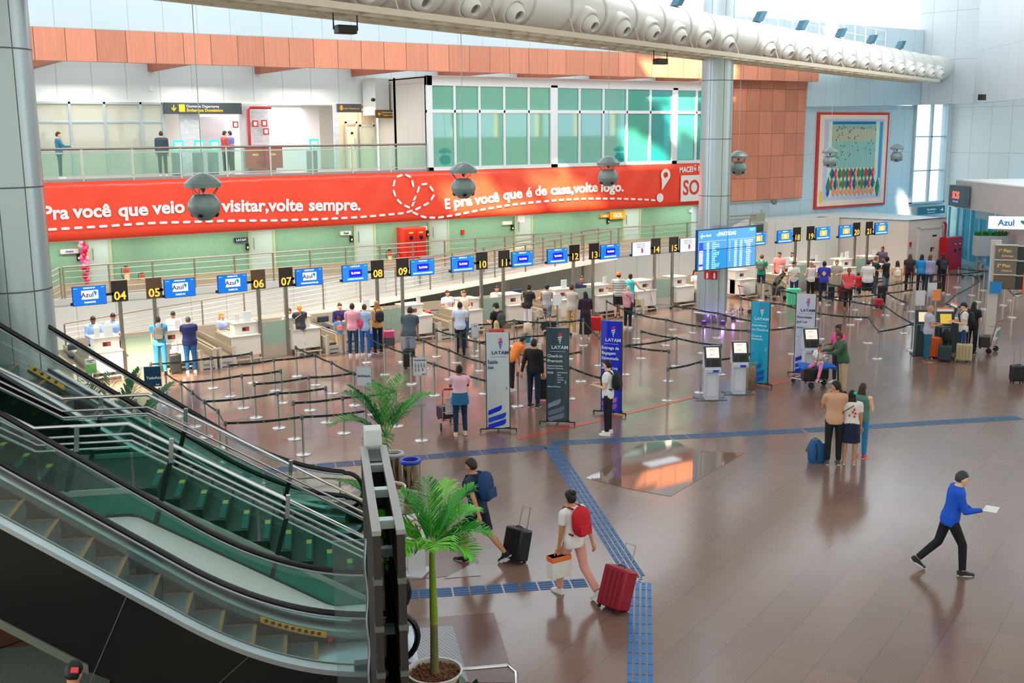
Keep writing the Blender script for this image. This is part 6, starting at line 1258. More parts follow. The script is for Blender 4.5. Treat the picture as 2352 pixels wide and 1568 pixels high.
palm(893, 1190, 'taller arching palm in a white pot behind the display frame', 1.05, [(160, 45, 1.1, 1.2), (175, 70, 1.25, .9), (40, 62, 1.3, .7), (20, 50, 1.15, 1.3), (85, 68, 1.1, 1.0), (120, 60, 1.2, 1.0), (-10, 60, 1.2, 1.1), (230, 30, 1.0, 1.8), (60, 80, 1.1, .5)], rb_seed=6, potr=.33, poth=.6, thick=.022, ll=.42, top_green=True)
palm(886, 1190, 'pair of low fronds leaning out left of the display frame above the tactile strip', .5, [(158, 42, 1.25, 1.0), (150, 58, 1.1, 1.0)], pot=False, rb_seed=8, thick=.01, stems=2, nm='palm_shoot', ll=.34)
palm(262, 1168, 'bushy dark green palm behind the farther escalator', .25, [(20, 76, 2.3, .35), (60, 80, 2.2, .3), (100, 76, 2.2, .35), (150, 72, 2.1, .45), (180, 70, 2.0, .5), (220, 74, 1.9, .4), (0, 68, 2.3, .45), (-30, 70, 2.0, .5), (35, 72, 2.3, .35), (270, 76, 1.8, .4), (10, 60, 1.8, .7), (130, 62, 1.8, .7), (80, 82, 1.6, .3), (-10, 78, 1.7, .6)], rb_seed=11, potr=.3, poth=.4, stems=3, thick=.01, greens=((40, 110, 52), (30, 92, 46)), ll=.55, lw=.05)
palm(-45, 1330, 'palm whose leaf tips enter the picture at the left edge', 1.2, [(-20, 30, .95, .9), (0, 55, .9, .9), (40, 40, .9, 1.0), (-40, 50, .8, 1.0)], rb_seed=13, zb=0, ll=.34, thick=.04)
# handrail loop at the bottom near the pot
t = thing('floor_rail', 'low bent steel tube rail behind the near palm pot', 'railing', tuple(G(1180, 1568, .0)[:2])+(0,))
pa, pb_, pc = G(930, 1548, .2), G(1165, 1528, .2), G(1185, 1545, .2); pe = G(1190, 1620, .2)
MB().tube([pa, pb_, (pc[0], pc[1], .2), (pe[0], pe[1], .2)], .026, 10).build('rail_tube', CHROME, t); MB().cyl((pe[0], pe[1], 0), (pe[0], pe[1], .2), .026).build('post', CHROME, t); MB().cyl((pa[0], pa[1], 0), (pa[0], pa[1], .2), .026).build('post', CHROME, t)
# ================================================================== PEOPLE
def remesh(mb, vox, it=3):
    me = bpy.data.meshes.new('r'); me.from_pydata(mb.v, [], mb.f); o = bpy.data.objects.new('r', me); COL.objects.link(o)
    r = o.modifiers.new('r', 'REMESH'); r.mode = 'VOXEL'; r.voxel_size = vox; s = o.modifiers.new('s', 'SMOOTH'); s.iterations = it; s.factor = .5
    e = bpy.data.meshes.new_from_object(o.evaluated_get(bpy.context.evaluated_depsgraph_get())); out = MB(); out.v = [v.co.copy() for v in e.vertices]; out.f = [list(p.vertices) for p in e.polygons]; out.mi = [0]*len(out.f)
    bpy.data.objects.remove(o); bpy.data.meshes.remove(e); bpy.data.meshes.remove(me); return out
def cap_(mb, a, b, r0, r1, n=10):
    mb.tube([a, b], r0, n, rr=[r0, r1]); mb.ell(a, r0, r0, r0, n, 6); mb.ell(b, r1, r1, r1, n, 6)
ARM = {'down': ((.10, .03, -1), (.04, .18, -1)), 'phone': ((.16, .12, -1), (-.35, .95, .10)), 'fwd': ((.08, .62, -.75), (-.10, 1, -.02)), 'hip': ((.62, -.25, -.75), (-.75, .45, -.45)), 'chin': ((.08, .45, -.75), (-.40, .25, .95)),
       'cross': ((.12, .25, -1), (-.95, .5, .05)), 'back': ((.12, -.42, -.9), (.05, -.35, -.95)), 'swing': ((.1, .38, -.9), (-.05, .8, -.5)), 'tray': ((.12, .3, -.95), (-.1, 1, .12)), 'hang': ((.06, .35, -.95), (0, .12, -1)), 'side': ((.5, .3, -.8), (.4, .75, -.3)), 'up': ((.2, .55, -.6), (-.2, .5, .8))}
LEG = {'stand': ((.03, .0, -1), (.01, -.03, -1)), 'front': ((.02, .42, -.9), (0, .06, -1)), 'rear': ((.02, -.28, -.95), (0, -.72, -.72)), 'bent': ((.04, .22, -1), (.02, -.22, -1)), 'sit': ((.16, .95, -.15), (.05, .05, -1)), 'sitout': ((.35, .8, -.25), (.1, .65, -.8))}
SKINS = {'l': (232, 182, 150), 'm': (196, 140, 104), 'd': (136, 90, 64), 'x': (92, 60, 44)}
def person(label, tx, ty, h, face=0, top=('tee', (200, 200, 200)), bot=('pants', (30, 34, 44)), hair=('short', (24, 18, 16)), arms=('down', 'down'), legs=('stand', 'stand'), skin='m', shoes=(230, 228, 224), lean=0, look=(0, 0), at=None, z0=0, build=1.0, extra=None, group=None, base=None, detail=1):
    """one figure; tx,ty = photograph position of the crown of the head, h = standing height"""
    s = h/1.72
    loc = at if at is not None else tuple(G(tx, ty, z0+h*.985)[:2])+(z0,)
    rz = math.atan2(loc[1], loc[0])-math.pi/2-math.radians(face)
    t = thing('person', label, 'person', loc, rz, group); O = T(*loc)@rotz(rz)@Matrix.Diagonal((s, s, s, 1))
    dist = math.hypot(loc[0], loc[1]); vox = (.013 if dist < 22 else .017)
    # skeleton
    hp = [Vector((sd*.092, 0, 0)) for sd in (-1, 1)]; kn, an = [], []
    for i, sd in enumerate((-1, 1)):
        a, b = LEG[legs[i]]; a = Vector((a[0]*sd, a[1], a[2])).normalized(); b = Vector((b[0]*sd, b[1], b[2])).normalized(); k = hp[i]+a*.44; kn.append(k); an.append(k+b*.42)
    pz = .08-min(p.z for p in an); off = Vector((0, 0, pz))
    if 'sit' in legs[0]: off = Vector((0, 0, .50))
    hp = [p+off for p in hp]; kn = [p+off for p in kn]; an = [p+off for p in an]
    R_ = Matrix.Rotation(-math.radians(lean), 4, 'X'); piv = off+Vector((0, 0, .0)); TL = T(*piv)@R_
    def tl(x, y, z): return TL@Vector((x, y, z))
    bw = build
    TR = [(-.06, .155*bw, .105*bw, 0), (.04, .168*bw, .115*bw, 0), (.14, .150*bw, .105*bw, .005), (.22, .148*bw, .105*bw, .01), (.34, .166*bw, .118*bw, .01), (.44, .172*bw, .112*bw, 0), (.50, .14, .085, -.005), (.535, .075, .065, -.005)]
    def torso(mb, g=0, z0_=-9, z1_=9, flare=0):
        rings = []
        for z, rx, ry, y in TR:
            if z < z0_ or z > z1_: continue
            f = flare*max(0, (.14-z)); rings.append([tl((rx+g+f)*math.cos(2*math.pi*k/16), y+(ry+g+f)*math.sin(2*math.pi*k/16), z) for k in range(16)])
        mb.ring(rings)
    sh = [tl(sd*.185*(.9+.1*bw), -.005, .455) for sd in (-1, 1)]; el, wr, hd = [], [], []
    for i, sd in enumerate((-1, 1)):
        a, b = ARM[arms[i]]; a = (Vector((a[0]*sd, a[1], a[2]))).normalized(); b = (Vector((b[0]*sd, b[1], b[2]))).normalized()
        if abs(lean) > 12 and arms[i] in ('fwd', 'tray'): a = (a+Vector((0, 0, -.2))).normalized(); b = (b+Vector((0, 0, -.25))).normalized()
        e = sh[i]+a*.285; w_ = e+b*.25; el.append(e); wr.append(w_); hd.append(b)
    nk = tl(0, .0, .53); hc = tl(0, .025+.0, .655); RH = R_.to_3x3()@Matrix.Rotation(-math.radians(look[0]), 3, 'X')@Matrix.Rotation(math.radians(look[1]), 3, 'Z')
    if lean > 10: RH = Matrix.Rotation(-math.radians(lean*.5+look[0]), 3, 'X')@Matrix.Rotation(math.radians(look[1]), 3, 'Z')
    H = lambda x, y, z: hc+RH@Vector((x, y, z))
    b = MB(); torso(b); cap_(b, tl(0, -.005, .50), H(0, -.015, -.07), .058, .054)
    b.ell(hc, .074, .094, .112, 16, 12, R=RH); b.ell(H(0, .025, -.055), .052, .062, .062, 12, 8, R=RH); b.ell(H(0, .092, -.018), .013, .020, .022, 8, 6, R=RH)
    for sd in (-1, 1): b.ell(H(sd*.076, -.005, -.01), .012, .020, .030, 8, 6, R=RH)
    lr = .8 if bot[0] in ('pants', 'jeans') else 1
    for i in range(2):
        cap_(b, tl((-.09, .09)[i], 0, .475), sh[i], .055, .058); cap_(b, sh[i], el[i], .050, .040); cap_(b, el[i], wr[i], .040, .026)
        cap_(b, hp[i], kn[i], .086*bw*lr, .056*lr); cap_(b, kn[i]+Vector((0, 0, -.02)), kn[i]+(an[i]-kn[i])*.35+Vector((0, -.012, 0)), .052*lr, .056*lr); cap_(b, kn[i]+(an[i]-kn[i])*.35, an[i], .055*lr, .036)
    body = remesh(b, vox); body.M = O; body.v = [O@p for p in body.v]
    # hands: palm, four fingers and a thumb, running on from the wrist
    for i, sd in enumerate((-1, 1)):
        d = hd[i]; x_ = d.cross(Vector((0, 0, 1)));
        if x_.length < .3: x_ = Vector((0, 1, 0)).cross(d)
        x_ = x_.normalized(); y_ = x_.cross(d).normalized(); 
        if y_.z > 0: y_ = -y_
        body.ell(wr[i]+d*.045, .040, .020, .055, 8, 6, R=Matrix(((x_.x, y_.x, d.x), (x_.y, y_.y, d.y), (x_.z, y_.z, d.z))))
        body.cyl(wr[i]-d*.02, wr[i]+d*.03, .026, 8)
        for k, (o_, L) in enumerate(((-.028, .072), (-.010, .084), (.009, .078), (.027, .062))):
            p = wr[i]+d*.082+x_*o_; q = p+d*L*.5+y_*L*.14; r_ = q+d*L*.28+y_*L*.40; body.tube([p, q, r_], .009, 6, rr=[.0100, .009, .007])
        p = wr[i]+d*.03-x_*sd*.028; body.tube([p, p+d*.03-x_*sd*.025+y_*.01, p+d*.055-x_*sd*.026+y_*.03], .010, 6, rr=[.012, .011, .008])
    # face marks: eyes, brows, mouth in the same mesh
    body.i = 1
    for sd in (-1, 1):
        body.ell(H(sd*.030, .083, .008), .011, .006, .006, 8, 5, R=RH); body.add([H(sd*.016, .091, .024), H(sd*.046, .080, .026), H(sd*.046, .081, .031), H(sd*.016, .093, .030)], [(0, 1, 2, 3)])
    body.i = 2; body.ell(H(0, .080, -.064), .022, .007, .006, 8, 5, R=RH); body.i = 0
    body.build('body', [M(SKINS[skin], .5, var=.06, scale=12), M((20, 14, 12), .4), M((150, 70, 64), .5)], t, sharp=80)
    # hair
    hk, hcl = hair; m = MB(O)
    def cap(rx=.083, ry=.103, rz_=.122, zf=.045, zb=-.06, back=-.006, up=.010):
        n, k_ = 20, 14; vs = []; fs = []
        for j in range(k_+1):
            a = math.pi*j/k_
            for i in range(n):
                q = Vector((rx*math.sin(a)*math.cos(2*math.pi*i/n), ry*math.sin(a)*math.sin(2*math.pi*i/n), rz_*math.cos(a)))
                lim = zf if q.y > .035 else (zb+(zf-zb)*max(0, (q.y+.02)/.055) if q.y > -.02 else zb)
                if q.z < lim: q = Vector((q.x*.9, q.y*.9, max(q.z, lim-.012)))
                vs.append(H(q.x, q.y+back, q.z+up))
        for j in range(k_):
            for i in range(n): fs.append((j*n+i, (j+1)*n+i, (j+1)*n+(i+1) % n, j*n+(i+1) % n))
        m.add(vs, fs)
    if hk != 'bald': 
        cap(zb=-.075 if hk != 'short' else -.055)
        if hk == 'long':
            rings = []
            for k, (z, rx, ry, y) in enumerate(((.05, .07, .05, -.055), (-.06, .088, .045, -.06), (-.16, .105, .045, -.075), (-.26, .105, .040, -.095), (-.36, .085, .03, -.11), (-.42, .03, .02, -.11))): rings.append([hc+Matrix.Rotation(-math.radians(lean), 3, 'X')@Vector((rx*math.cos(2*math.pi*i/12), y+ry*math.sin(2*math.pi*i/12), z)) for i in range(12)])
            m.ring(rings)
        if hk == 'pony': m.tube([H(0, -.10, .05), H(0, -.15, .03), hc+Vector((0, -.155-lean*.002, -.10)), hc+Vector((0, -.14, -.24))], .03, 8, rr=[.028, .040, .036, .010])
        if hk == 'bun': m.ell(H(0, -.085, .095), .045, .045, .04, 12, 8)
        if hk == 'curly':
            rb_ = random.Random(int(tx)); 
            for k in range(40): a = rb_.uniform(0, 6.28); e = rb_.uniform(-.3, 1.4); m.ell(H(.08*math.cos(a)*math.cos(e), -.03+.095*math.sin(a)*math.cos(e)*.8-.01, .03+.11*math.sin(e)), .028, .028, .028, 6, 4)
    if hk == 'bald': cap(rx=.077, ry=.098, rz_=.108, zf=.09, zb=-.05, up=-.0); 
    m.build('hair', M(hcl, .55, var=.3, scale=40), t, sharp=70)
    # clothes
    kind, col = top[0], top[1]
    def cloth(c): return M(c, .8, var=.07, scale=7, bump=.25)
    if kind == 'dress':
        m = MB(); torso(m, .014, z0_=.1); rings = []
        for z, r_ in ((.16, .155), (.04, .19), (-.15, .22), (-.38, .25)): rings.append([tl(r_*math.cos(2*math.pi*k/18), r_*.75*math.sin(2*math.pi*k/18), z) for k in range(18)])
        m.ring(rings)
    else:
        m = MB(); torso(m, .017 if kind != 'long' else .022, z0_=-.08, flare=.06); lo = tl(0, 0, -.09); m.ring([[tl((.178*bw)*math.cos(2*math.pi*k/16), (.128*bw)*math.sin(2*math.pi*k/16), z) for k in range(16)] for z in (-.10, .04)])
    if kind in ('tee', 'long', 'polo', 'dress', 'stripe'):
        for i in range(2):
            cap_(m, tl((-.09, .09)[i], -.002, .478), sh[i], .064, .070); e = sh[i]+(el[i]-sh[i])*(.62 if kind != 'long' else 1); m.tube([sh[i], e], .06, 12, rr=[.070, .064 if kind != 'long' else .054])
            if kind == 'long': cap_(m, el[i], el[i]+(wr[i]-el[i])*.92, .053, .037)
    elif kind == 'tank':
        for i in range(2): cap_(m, tl((-.08, .08)[i], -.002, .475), tl((-.125, .125)[i], 0, .475), .060, .055)
    r = remesh(m, vox); r.v = [O@p for p in r.v]
    cm = cloth(col)
    if kind == 'stripe':
        cm = panelmat('striped_shirt', (205, 208, 200), .8, 9, .09, 0, 0, 'X', .016, .03, dark=.35)
    tp = r.build('top', cm, t, sharp=70)
    if len(top) > 2:   # second colour: sleeves or print on the back/front
        m = MB(O); q = tl(0, 0, .30); [m.prism([tl(u-w, -.138*bw, v), tl(u, -.138*bw, v-w*1.3), tl(u+w, -.138*bw, v), tl(u, -.138*bw, v+w*1.3)], (0, .03, 0)) for u, v, w in (((0, .30, .085),) if col[2] > 150 and col[0] < 100 else ((.05, .36, .028), (.02, .30, .024), (.08, .27, .022), (-.05, .22, .02), (.06, .2, .022)))]; m.build('print', M(top[2], .7), tp)
    bk, bc = bot
    if bk != 'none' and kind != 'dress':
        m = MB(); 
        if bk in ('pants', 'shorts', 'jeans', 'short_shorts'):
            m.ring([[off+Vector(((.166*bw+g)*math.cos(2*math.pi*k/16), (.116*bw+g)*math.sin(2*math.pi*k/16), z)) for k in range(16)] for z, g in ((-.10, .0), (.02, .008), (.08, -.002))])
            f = {'pants': 1, 'jeans': 1}.get(bk, 0)
            for i in range(2):
                if f: cap_(m, hp[i], kn[i], .098*bw, .070); m.tube([kn[i], kn[i]+(an[i]-kn[i])*.97], .06, 12, rr=[.070, .056])
                else: e = hp[i]+(kn[i]-hp[i])*(.95 if bk == 'shorts' else .30); m.tube([hp[i], e], .1, 14, rr=[.102*bw, .082*bw if bk == 'shorts' else .098]); m.ell(hp[i], .1*bw, .1*bw, .1*bw, 12, 8)
        else:
            L = {'skirt': -.42, 'long_skirt': -.75, 'mini': -.22}[bk]; m.ring([[off+Vector((r_*math.cos(2*math.pi*k/18), r_*.78*math.sin(2*math.pi*k/18), z)) for k in range(18)] for z, r_ in ((.10, .155), (.0, .19), (L*.5, .215), (L, .23))])
        r = remesh(m, vox); r.v = [O@p for p in r.v]; r.build('trousers' if bk in ('pants', 'jeans') else 'shorts' if 'shorts' in bk else 'skirt', cloth(bc), t, sharp=70)
    if shoes is not None:
        for i, sd in enumerate((-1, 1)):
            dy = (an[i]-kn[i]).normalized(); pit = math.atan2(-dy.y, -dy.z) if 'sit' not in legs[0] else 0; pit = -min(.0, pit) if False else (.55 if legs[i] == 'rear' else 0)
            Sx = T(*an[i])@Matrix.Rotation(-pit, 4, 'X'); m = MB(O)
            def ringy(y, w, zt): return [(-w, y, -.076), (w, y, -.076), (w, y, -.05), (w*.75, y, zt), (-w*.75, y, zt), (-w, y, -.05)]
            m.ring([[Sx@Vector(p) for p in ringy(*a_)] for a_ in ((-.075, .030, -.005), (-.03, .040, .012), (.04, .042, -.005), (.11, .046, -.035), (.165, .036, -.045), (.185, .018, -.058))]); o = m.build('shoe', M(shoes, .5), t, sharp=60)
            m = MB(O); m.ring([[Sx@Vector(p) for p in ((-w, y, -.085), (w, y, -.085), (w, y, -.066), (-w, y, -.066))] for y, w in ((-.078, .032), (.04, .045), (.12, .049), (.187, .022))]); m.build('sole', M((214, 212, 206) if sum(shoes) < 500 else (240, 240, 238), .5), o)
    t['_h'] = 0; del t['_h']
    return dict(t=t, O=O, wr=wr, hd=hd, tl=tl, H=H, hc=hc, sh=sh, hp=hp, off=off, s=s)
def pack(P, label, col, w=.17, h=.40, d=.15, z=.10, col2=None):
    """backpack carried on the back: a thing of its own"""
    O = P['O']; tl = P['tl']; c = O@tl(0, -.13-d*.5, z+h*.5-.05); t = thing('backpack', label, 'backpack', (c.x, c.y, c.z-h*.5)); m = MB(O); rings = []
    for k in range(9):
        a = -1+2*k/8; f = (1-abs(a)**3.5)**.5 if abs(a) < 1 else .25; rings.append([tl(w*max(f, .35)*.9*math.copysign(abs(math.cos(b_))**.6, math.cos(b_)), -.125-d*.5+d*.55*max(f, .45)*math.copysign(abs(math.sin(b_))**.7, math.sin(b_)), z+h*.5+a*h*.5) for b_ in [2*math.pi*i/14 for i in range(14)]])
    m.ring(rings).build('main_bag', M(col, .75, var=.12, scale=9, bump=.2), t, sharp=60); m = MB(O); m.ring([[tl(x*w*.62, -.125-d*1.04-e, z+zz) for x, zz in ((-1, .04), (1, .04), (1, h*.42), (-1, h*.42))] for e in (-.02, .03)]); m.build('front_pocket', M(col2 or col, .7), t, bev=.01)
    for sd in (-1, 1): MB(O).tube([tl(sd*.09, -.13, z+h*.92), tl(sd*.10, -.06, .535), tl(sd*.105, .06, .53), tl(sd*.115, .145, .40), tl(sd*.12, .12, .22), tl(sd*.14, 0, .15), tl(sd*.12, -.13, .12)], .016, 6).build('strap', M(tuple(int(c_*.7) for c_ in (col2 or col)), .7), t)
    return t
def shoulderbag(P, label, col, side=1, strapc=(40, 30, 28)):
    O = P['O']; tl = P['tl']; c = O@tl(side*.22, 0, 0); t = thing('shoulder_bag', label, 'bag', (c.x, c.y, c.z-.1)); m = MB(O)
    m.ring([[tl(side*.21+x, y, z) for x, y in ((-.035, -.12), (.035, -.12), (.04, .12), (-.04, .12))] for z in (-.08, .04, .12)]).build('bag_body', M(col, .6, var=.1), t, bev=.015)
    MB(O).tube([tl(side*.21, -.08, .12), tl(side*.19, -.14, .3), tl(-side*.02, -.135, .44), tl(-side*.09, 0, .545), tl(-side*.0, .13, .40), tl(side*.19, .12, .25), tl(side*.21, .06, .12)], .009, 6).build('strap', M(strapc, .6), t); return t
def suitcase(loc, label, col, w=.40, h=.58, d=.24, rz=0, handle=.42, tilt=0, hc=(150, 150, 152), ribs=4, group=None, name='suitcase', wheels=(30, 30, 32)):
    O = T(loc[0], loc[1], loc[2])@rotz(rz)@Matrix.Rotation(tilt, 4, 'X'); t = thing(name, label, 'suitcase', tuple(loc), rz, group)
    MB(O).box(-w/2, w/2, -d/2, d/2, .05, .05+h).build('shell', M(col, .35, var=.04), t, bev=.035, seg=3)
    m = MB(O)
    for k in range(ribs): x = -w/2+w*(k+1)/(ribs+1); m.box(x-.012, x+.012, -d/2-.006, -d/2+.01, .09, h); m.box(x-.012, x+.012, d/2-.01, d/2+.006, .09, h)
    m.build('ribs', M(tuple(int(c*.82) for c in col), .4), t); pass
    for x in (-w/2+.05, w/2-.05):
        for y in (-d/2+.04, d/2-.04): MB(O).tube([(x-.015, y, .028), (x+.015, y, .028)], .028, 10).build('wheel', M(wheels, .5), t)
    if handle: m = MB(O); m.tube([(-.09, d/2-.05, h+.04), (-.09, d/2-.05, h+.05+handle), (.09, d/2-.05, h+.05+handle), (.09, d/2-.05, h+.04)], .009, 6); m.build('pull_handle', M(hc, .3, .7), t)
    m = MB(O); m.tube([(-.07, 0, h+.05), (-.05, 0, h+.075), (.05, 0, h+.075), (.07, 0, h+.05)], .01, 6); m.build('top_grip', BLACK, t); return t
def trolley(loc, label, rz, load=None, ad=True):
    O = T(loc[0], loc[1], 0)@rotz(rz); t = thing('luggage_trolley', label, 'trolley', (loc[0], loc[1], 0), rz); TS = M((186, 184, 180), .25, .9)
    m = MB(O)      # forward is +y
    for x in (-.26, .26): m.tube([(x*.55, .75, .16), (x, .1, .2), (x, -.02, .24), (x, -.16, 1.0), (x, -.20, 1.04)], .014, 6)
    m.tube([(-.26, -.20, 1.04), (.26, -.20, 1.04)], .014, 6)
    for y in (.2, .35, .5, .65): m.tube([(-.24+.12*y, y, .19), (.24-.12*y, y, .19)], .009, 6)
    for z in (.45, .62, .8): m.tube([(-.26, -.02-.16*(z-.24)/.76*1, z), (.26, -.02-.16*(z-.24)/.76, z)], .009, 6)
    m.tube([(-.30, .0, .14), (.30, .0, .14)], .014, 6); m.build('frame', TS, t); MB(O).tube([(-.24, -.22, 1.05), (.24, -.22, 1.05)], .022, 8).build('push_bar', M((150, 40, 60), .5), t)
    for p in ((-.30, .0), (.30, .0), (0, .78)): MB(O).tube([(p[0]-.02, p[1], .09 if p[1] < .5 else .06), (p[0]+.02, p[1], .09 if p[1] < .5 else .06)], .09 if p[1] < .5 else .06, 14).build('wheel', M((50, 54, 56), .5), t)
    m = MB(O); m.tube([(-.22, -.16, .88), (-.22, .06, .86), (.22, .06, .86), (.22, -.16, .88)], .008, 6); m.build('top_basket', TS, t)
    if ad: a = MB(O); a.prism([(-.20, -.045, .40), (.20, -.045, .40), (.20, -.135, .82), (-.20, -.135, .82)], (0, -.008, 0)); a.build('advert_panel', M((226, 214, 214), .4), t); m = MB(O); m.prism([(-.02, -.075, .50), (.16, -.075, .50), (.16, -.12, .72), (.02, -.12, .72)], (0, -.012, 0)); m.build('advert_figure', M((40, 150, 170), .4), t)
    return t
def head_h(px, py, at): return CH+ray(px, py)[2]*math.hypot(*at[:2])/math.hypot(*ray(px, py)[:2])
def staff(label, px, py, y=33.65, **k):
    q = AY(px, py, y); z = q[2]; st = z > 1.5
    person(label, px, py, 1.70 if not st else min(1.84, z/.985), at=(q[0], q[1], (0 if st else z-1.68)), face=k.pop('face', 180), legs=('stand', 'stand') , **k)
LB = (150, 182, 226)
staff('person in light blue shirt and tie working behind counter 04, left of the pair', 213, 727, top=('long', LB), bot=('pants', (30, 34, 60)), arms=('phone', 'phone'), skin='d', look=(22, 0))
staff('person in light blue shirt and dark tie half hidden behind post 04', 259, 720, top=('long', LB), bot=('pants', (30, 34, 60)), arms=('phone', 'side'), skin='m', look=(22, 0))
staff('person in pale shirt and tie bending over counter 05', 397, 716, top=('long', (196, 208, 236)), bot=('pants', (30, 34, 60)), arms=('phone', 'phone'), skin='m', look=(25, 0))
staff('person with a blonde ponytail and grey top sitting at counter 06', 508, 718, top=('tee', (150, 170, 206)), hair=('long', (196, 130, 60)), arms=('phone', 'phone'), skin='l', face=130)
staff('person whose dark head shows behind the papers of counter 07', 664, 708, top=('tee', (200, 196, 206)), hair=('short', (60, 36, 28)), arms=('phone', 'phone'))
staff('person in navy uniform with a red scarf sitting at counter 08', 780, 697, y=33.2, top=('long', (34, 30, 92)), hair=('bun', (36, 22, 20)), arms=('fwd', 'phone'), skin='l', face=165)
staff('bearded person in white shirt with lanyard sitting at counter 10', 1027, 667, top=('tee', (214, 212, 222)), hair=('short', (60, 34, 24)), arms=('phone', 'phone'), skin='m', face=150)
staff('person with dark hair behind the paper stand of counter 11', 1141, 657, top=('tee', (222, 214, 214)), hair=('long', (40, 24, 22)), arms=('phone', 'down'), skin='m')
staff('person in dark blazer sitting at counter 13', 1336, 634, top=('long', (34, 34, 66)), hair=('short', (70, 40, 30)), arms=('phone', 'phone'), skin='m')
staff('person in white sitting at counter 15 beside the big column', 1596, 620, top=('tee', (226, 222, 230)), hair=('long', (30, 20, 20)), arms=('phone', 'down'), face=120)
staff('person in pale shirt behind counter 18', 1820, 580, y=33.9, top=('tee', (220, 206, 200)), hair=('short', (34, 22, 20)), arms=('phone', 'phone'), face=200)
staff('person in white sitting low behind counter 20', 1975, 585, y=34.2, top=('tee', (224, 214, 214)), hair=('long', (120, 60, 40)), arms=('phone', 'phone'))
staff('person in dark patterned shirt standing at the counter by number 21', 2028, 567, y=33.5, top=('long', (60, 50, 76)), hair=('bun', (26, 20, 24)), arms=('tray', 'hip'), face=200, skin='d')
P = person('person in sky blue shirt and jeans with a grey backpack at counter 05', 362, 727, 1.74, 0, ('tee', (74, 160, 214)), ('jeans', (30, 110, 176)), ('bald', (60, 44, 40)), ('hang', 'fwd'), skin='l'); pack(P, 'grey backpack worn by the person in sky blue at counter 05', (84, 86, 88))
P = person('broad person in navy T-shirt and blue jeans leaning on counter 05', 432, 727, 1.72, -5, ('tee', (34, 44, 96)), ('jeans', (24, 90, 150)), ('bald', (90, 84, 84)), ('fwd', 'fwd'), skin='l', build=1.2, lean=6)
q = G(405, 858); suitcase((q[0], q[1], 0), 'black suitcase with raised handle standing between the two travellers at counter 05', (30, 34, 36), .34, .55, .24, yaw(405)); q = G(392, 850); suitcase((q[0], q[1]+.2, 0), 'bronze suitcase partly behind the black one at counter 05', (140, 104, 80), .32, .58, .22, yaw(392), hc=(80, 70, 60))
P = person('person with long ginger hair, charcoal top and blue denim shorts leaning on counter 07', 688, 701, 1.62, -8, ('tee', (60, 58, 66)), ('short_shorts', (70, 130, 180)), ('pony', (220, 130, 50)), ('fwd', 'fwd'), skin='l', lean=8); shoulderbag(P, 'small cream shoulder bag hanging from the person in denim shorts', (226, 218, 196), -1, (220, 205, 170))
P = person('person in pink T-shirt holding a baby at counter 08', 808, 698, 1.70, 10, ('tee', (226, 156, 170)), ('jeans', (24, 62, 90)), ('short', (40, 26, 26)), ('phone', 'cross'), skin='l')
q = P['O']@P['tl'](.26, .16, .22); person('baby held on the arm of the person in pink, wearing pale blue', 0, 0, .62, 40, ('tee', (150, 190, 220)), ('shorts', (150, 190, 220)), ('short', (120, 90, 70)), ('fwd', 'fwd'), ('sit', 'sit'), 'l', None, at=(q.x, q.y, q.z-.15))
q = P['O']@P['tl'](.30, .02, .0); t = thing('shoulder_bag', 'pink dotted bag beside the person in pink', 'bag', (q.x, q.y, q.z-.1)); MB(T(q.x, q.y, q.z)).ell((0, 0, .1), .13, .09, .19, 14, 9).build('bag_body', M((210, 60, 110), .6, var=.2, scale=30), t)
P = person('small child with a pink backpack and yellow leggings at counter 08', 778, 727, 1.18, -10, ('tee', (120, 170, 214)), ('pants', (238, 196, 140)), ('bun', (110, 62, 44)), ('phone', 'phone'), skin='l', shoes=(236, 232, 230)); pack(P, 'small pink backpack on the child at counter 08', (238, 140, 140), .16, .3, .13)
P = person('person in blue trousers standing beyond the one in pink', 836, 700, 1.66, 20, ('tee', (150, 180, 210)), ('jeans', (30, 90, 170)), ('short', (60, 40, 34)), ('phone', 'phone'), skin='l')
P = person('person with long blonde hair, tan cardigan and black trousers with bags by counter 08', 865, 693, 1.68, -25, ('long', (214, 160, 96)), ('pants', (22, 22, 30)), ('long', (170, 110, 60)), ('phone', 'hang'), skin='l', shoes=(20, 20, 22)); pack(P, 'black backpack of the person with blonde hair', (26, 28, 34), .16, .38)
q = G(860, 800); suitcase((q[0], q[1], 0), 'bright blue suitcase with a tall handle beside the blonde traveller', (14, 98, 190), .38, .50, .24, yaw(860), .55); q = G(894, 797); SK = suitcase((q[0], q[1], 0), 'pink and grey suitcase with a handle right of the bright blue one', (206, 80, 130), .38, .52, .24, yaw(894), .5)
MB(T(q[0], q[1], 0)@rotz(yaw(894))).box(-.19, .19, -.135, -.118, .08, .34).build('lower_panel', M((74, 74, 80), .5), SK)
P = person('tall person in slate T-shirt and grey shorts bending over the barrier at counter 09', 938, 704, 1.86, 8, ('tee', (62, 76, 84)), ('shorts', (150, 156, 168)), ('short', (26, 20, 20)), ('hang', 'hang'), lean=26, build=1.15, shoes=(30, 30, 32))
q = G(944, 846); suitcase((q[0], q[1]+.1, 0), 'black suitcase held by the tall bending person near counter 09', (34, 34, 38), .36, .52, .24, yaw(944))
P = person('person in white shirt with blue sleeves and black trousers at counter 10', 1056, 695, 1.72, 5, ('tee', (206, 214, 234)), ('pants', (26, 34, 40)), ('short', (40, 26, 24)), ('phone', 'phone'), skin='m', shoes=(24, 24, 26)); q = G(1074, 800); suitcase((q[0], q[1]+.3, 0), 'grey-green suitcase between the legs of the person at counter 10', (90, 104, 100), .34, .5, .22, yaw(1074), .2)
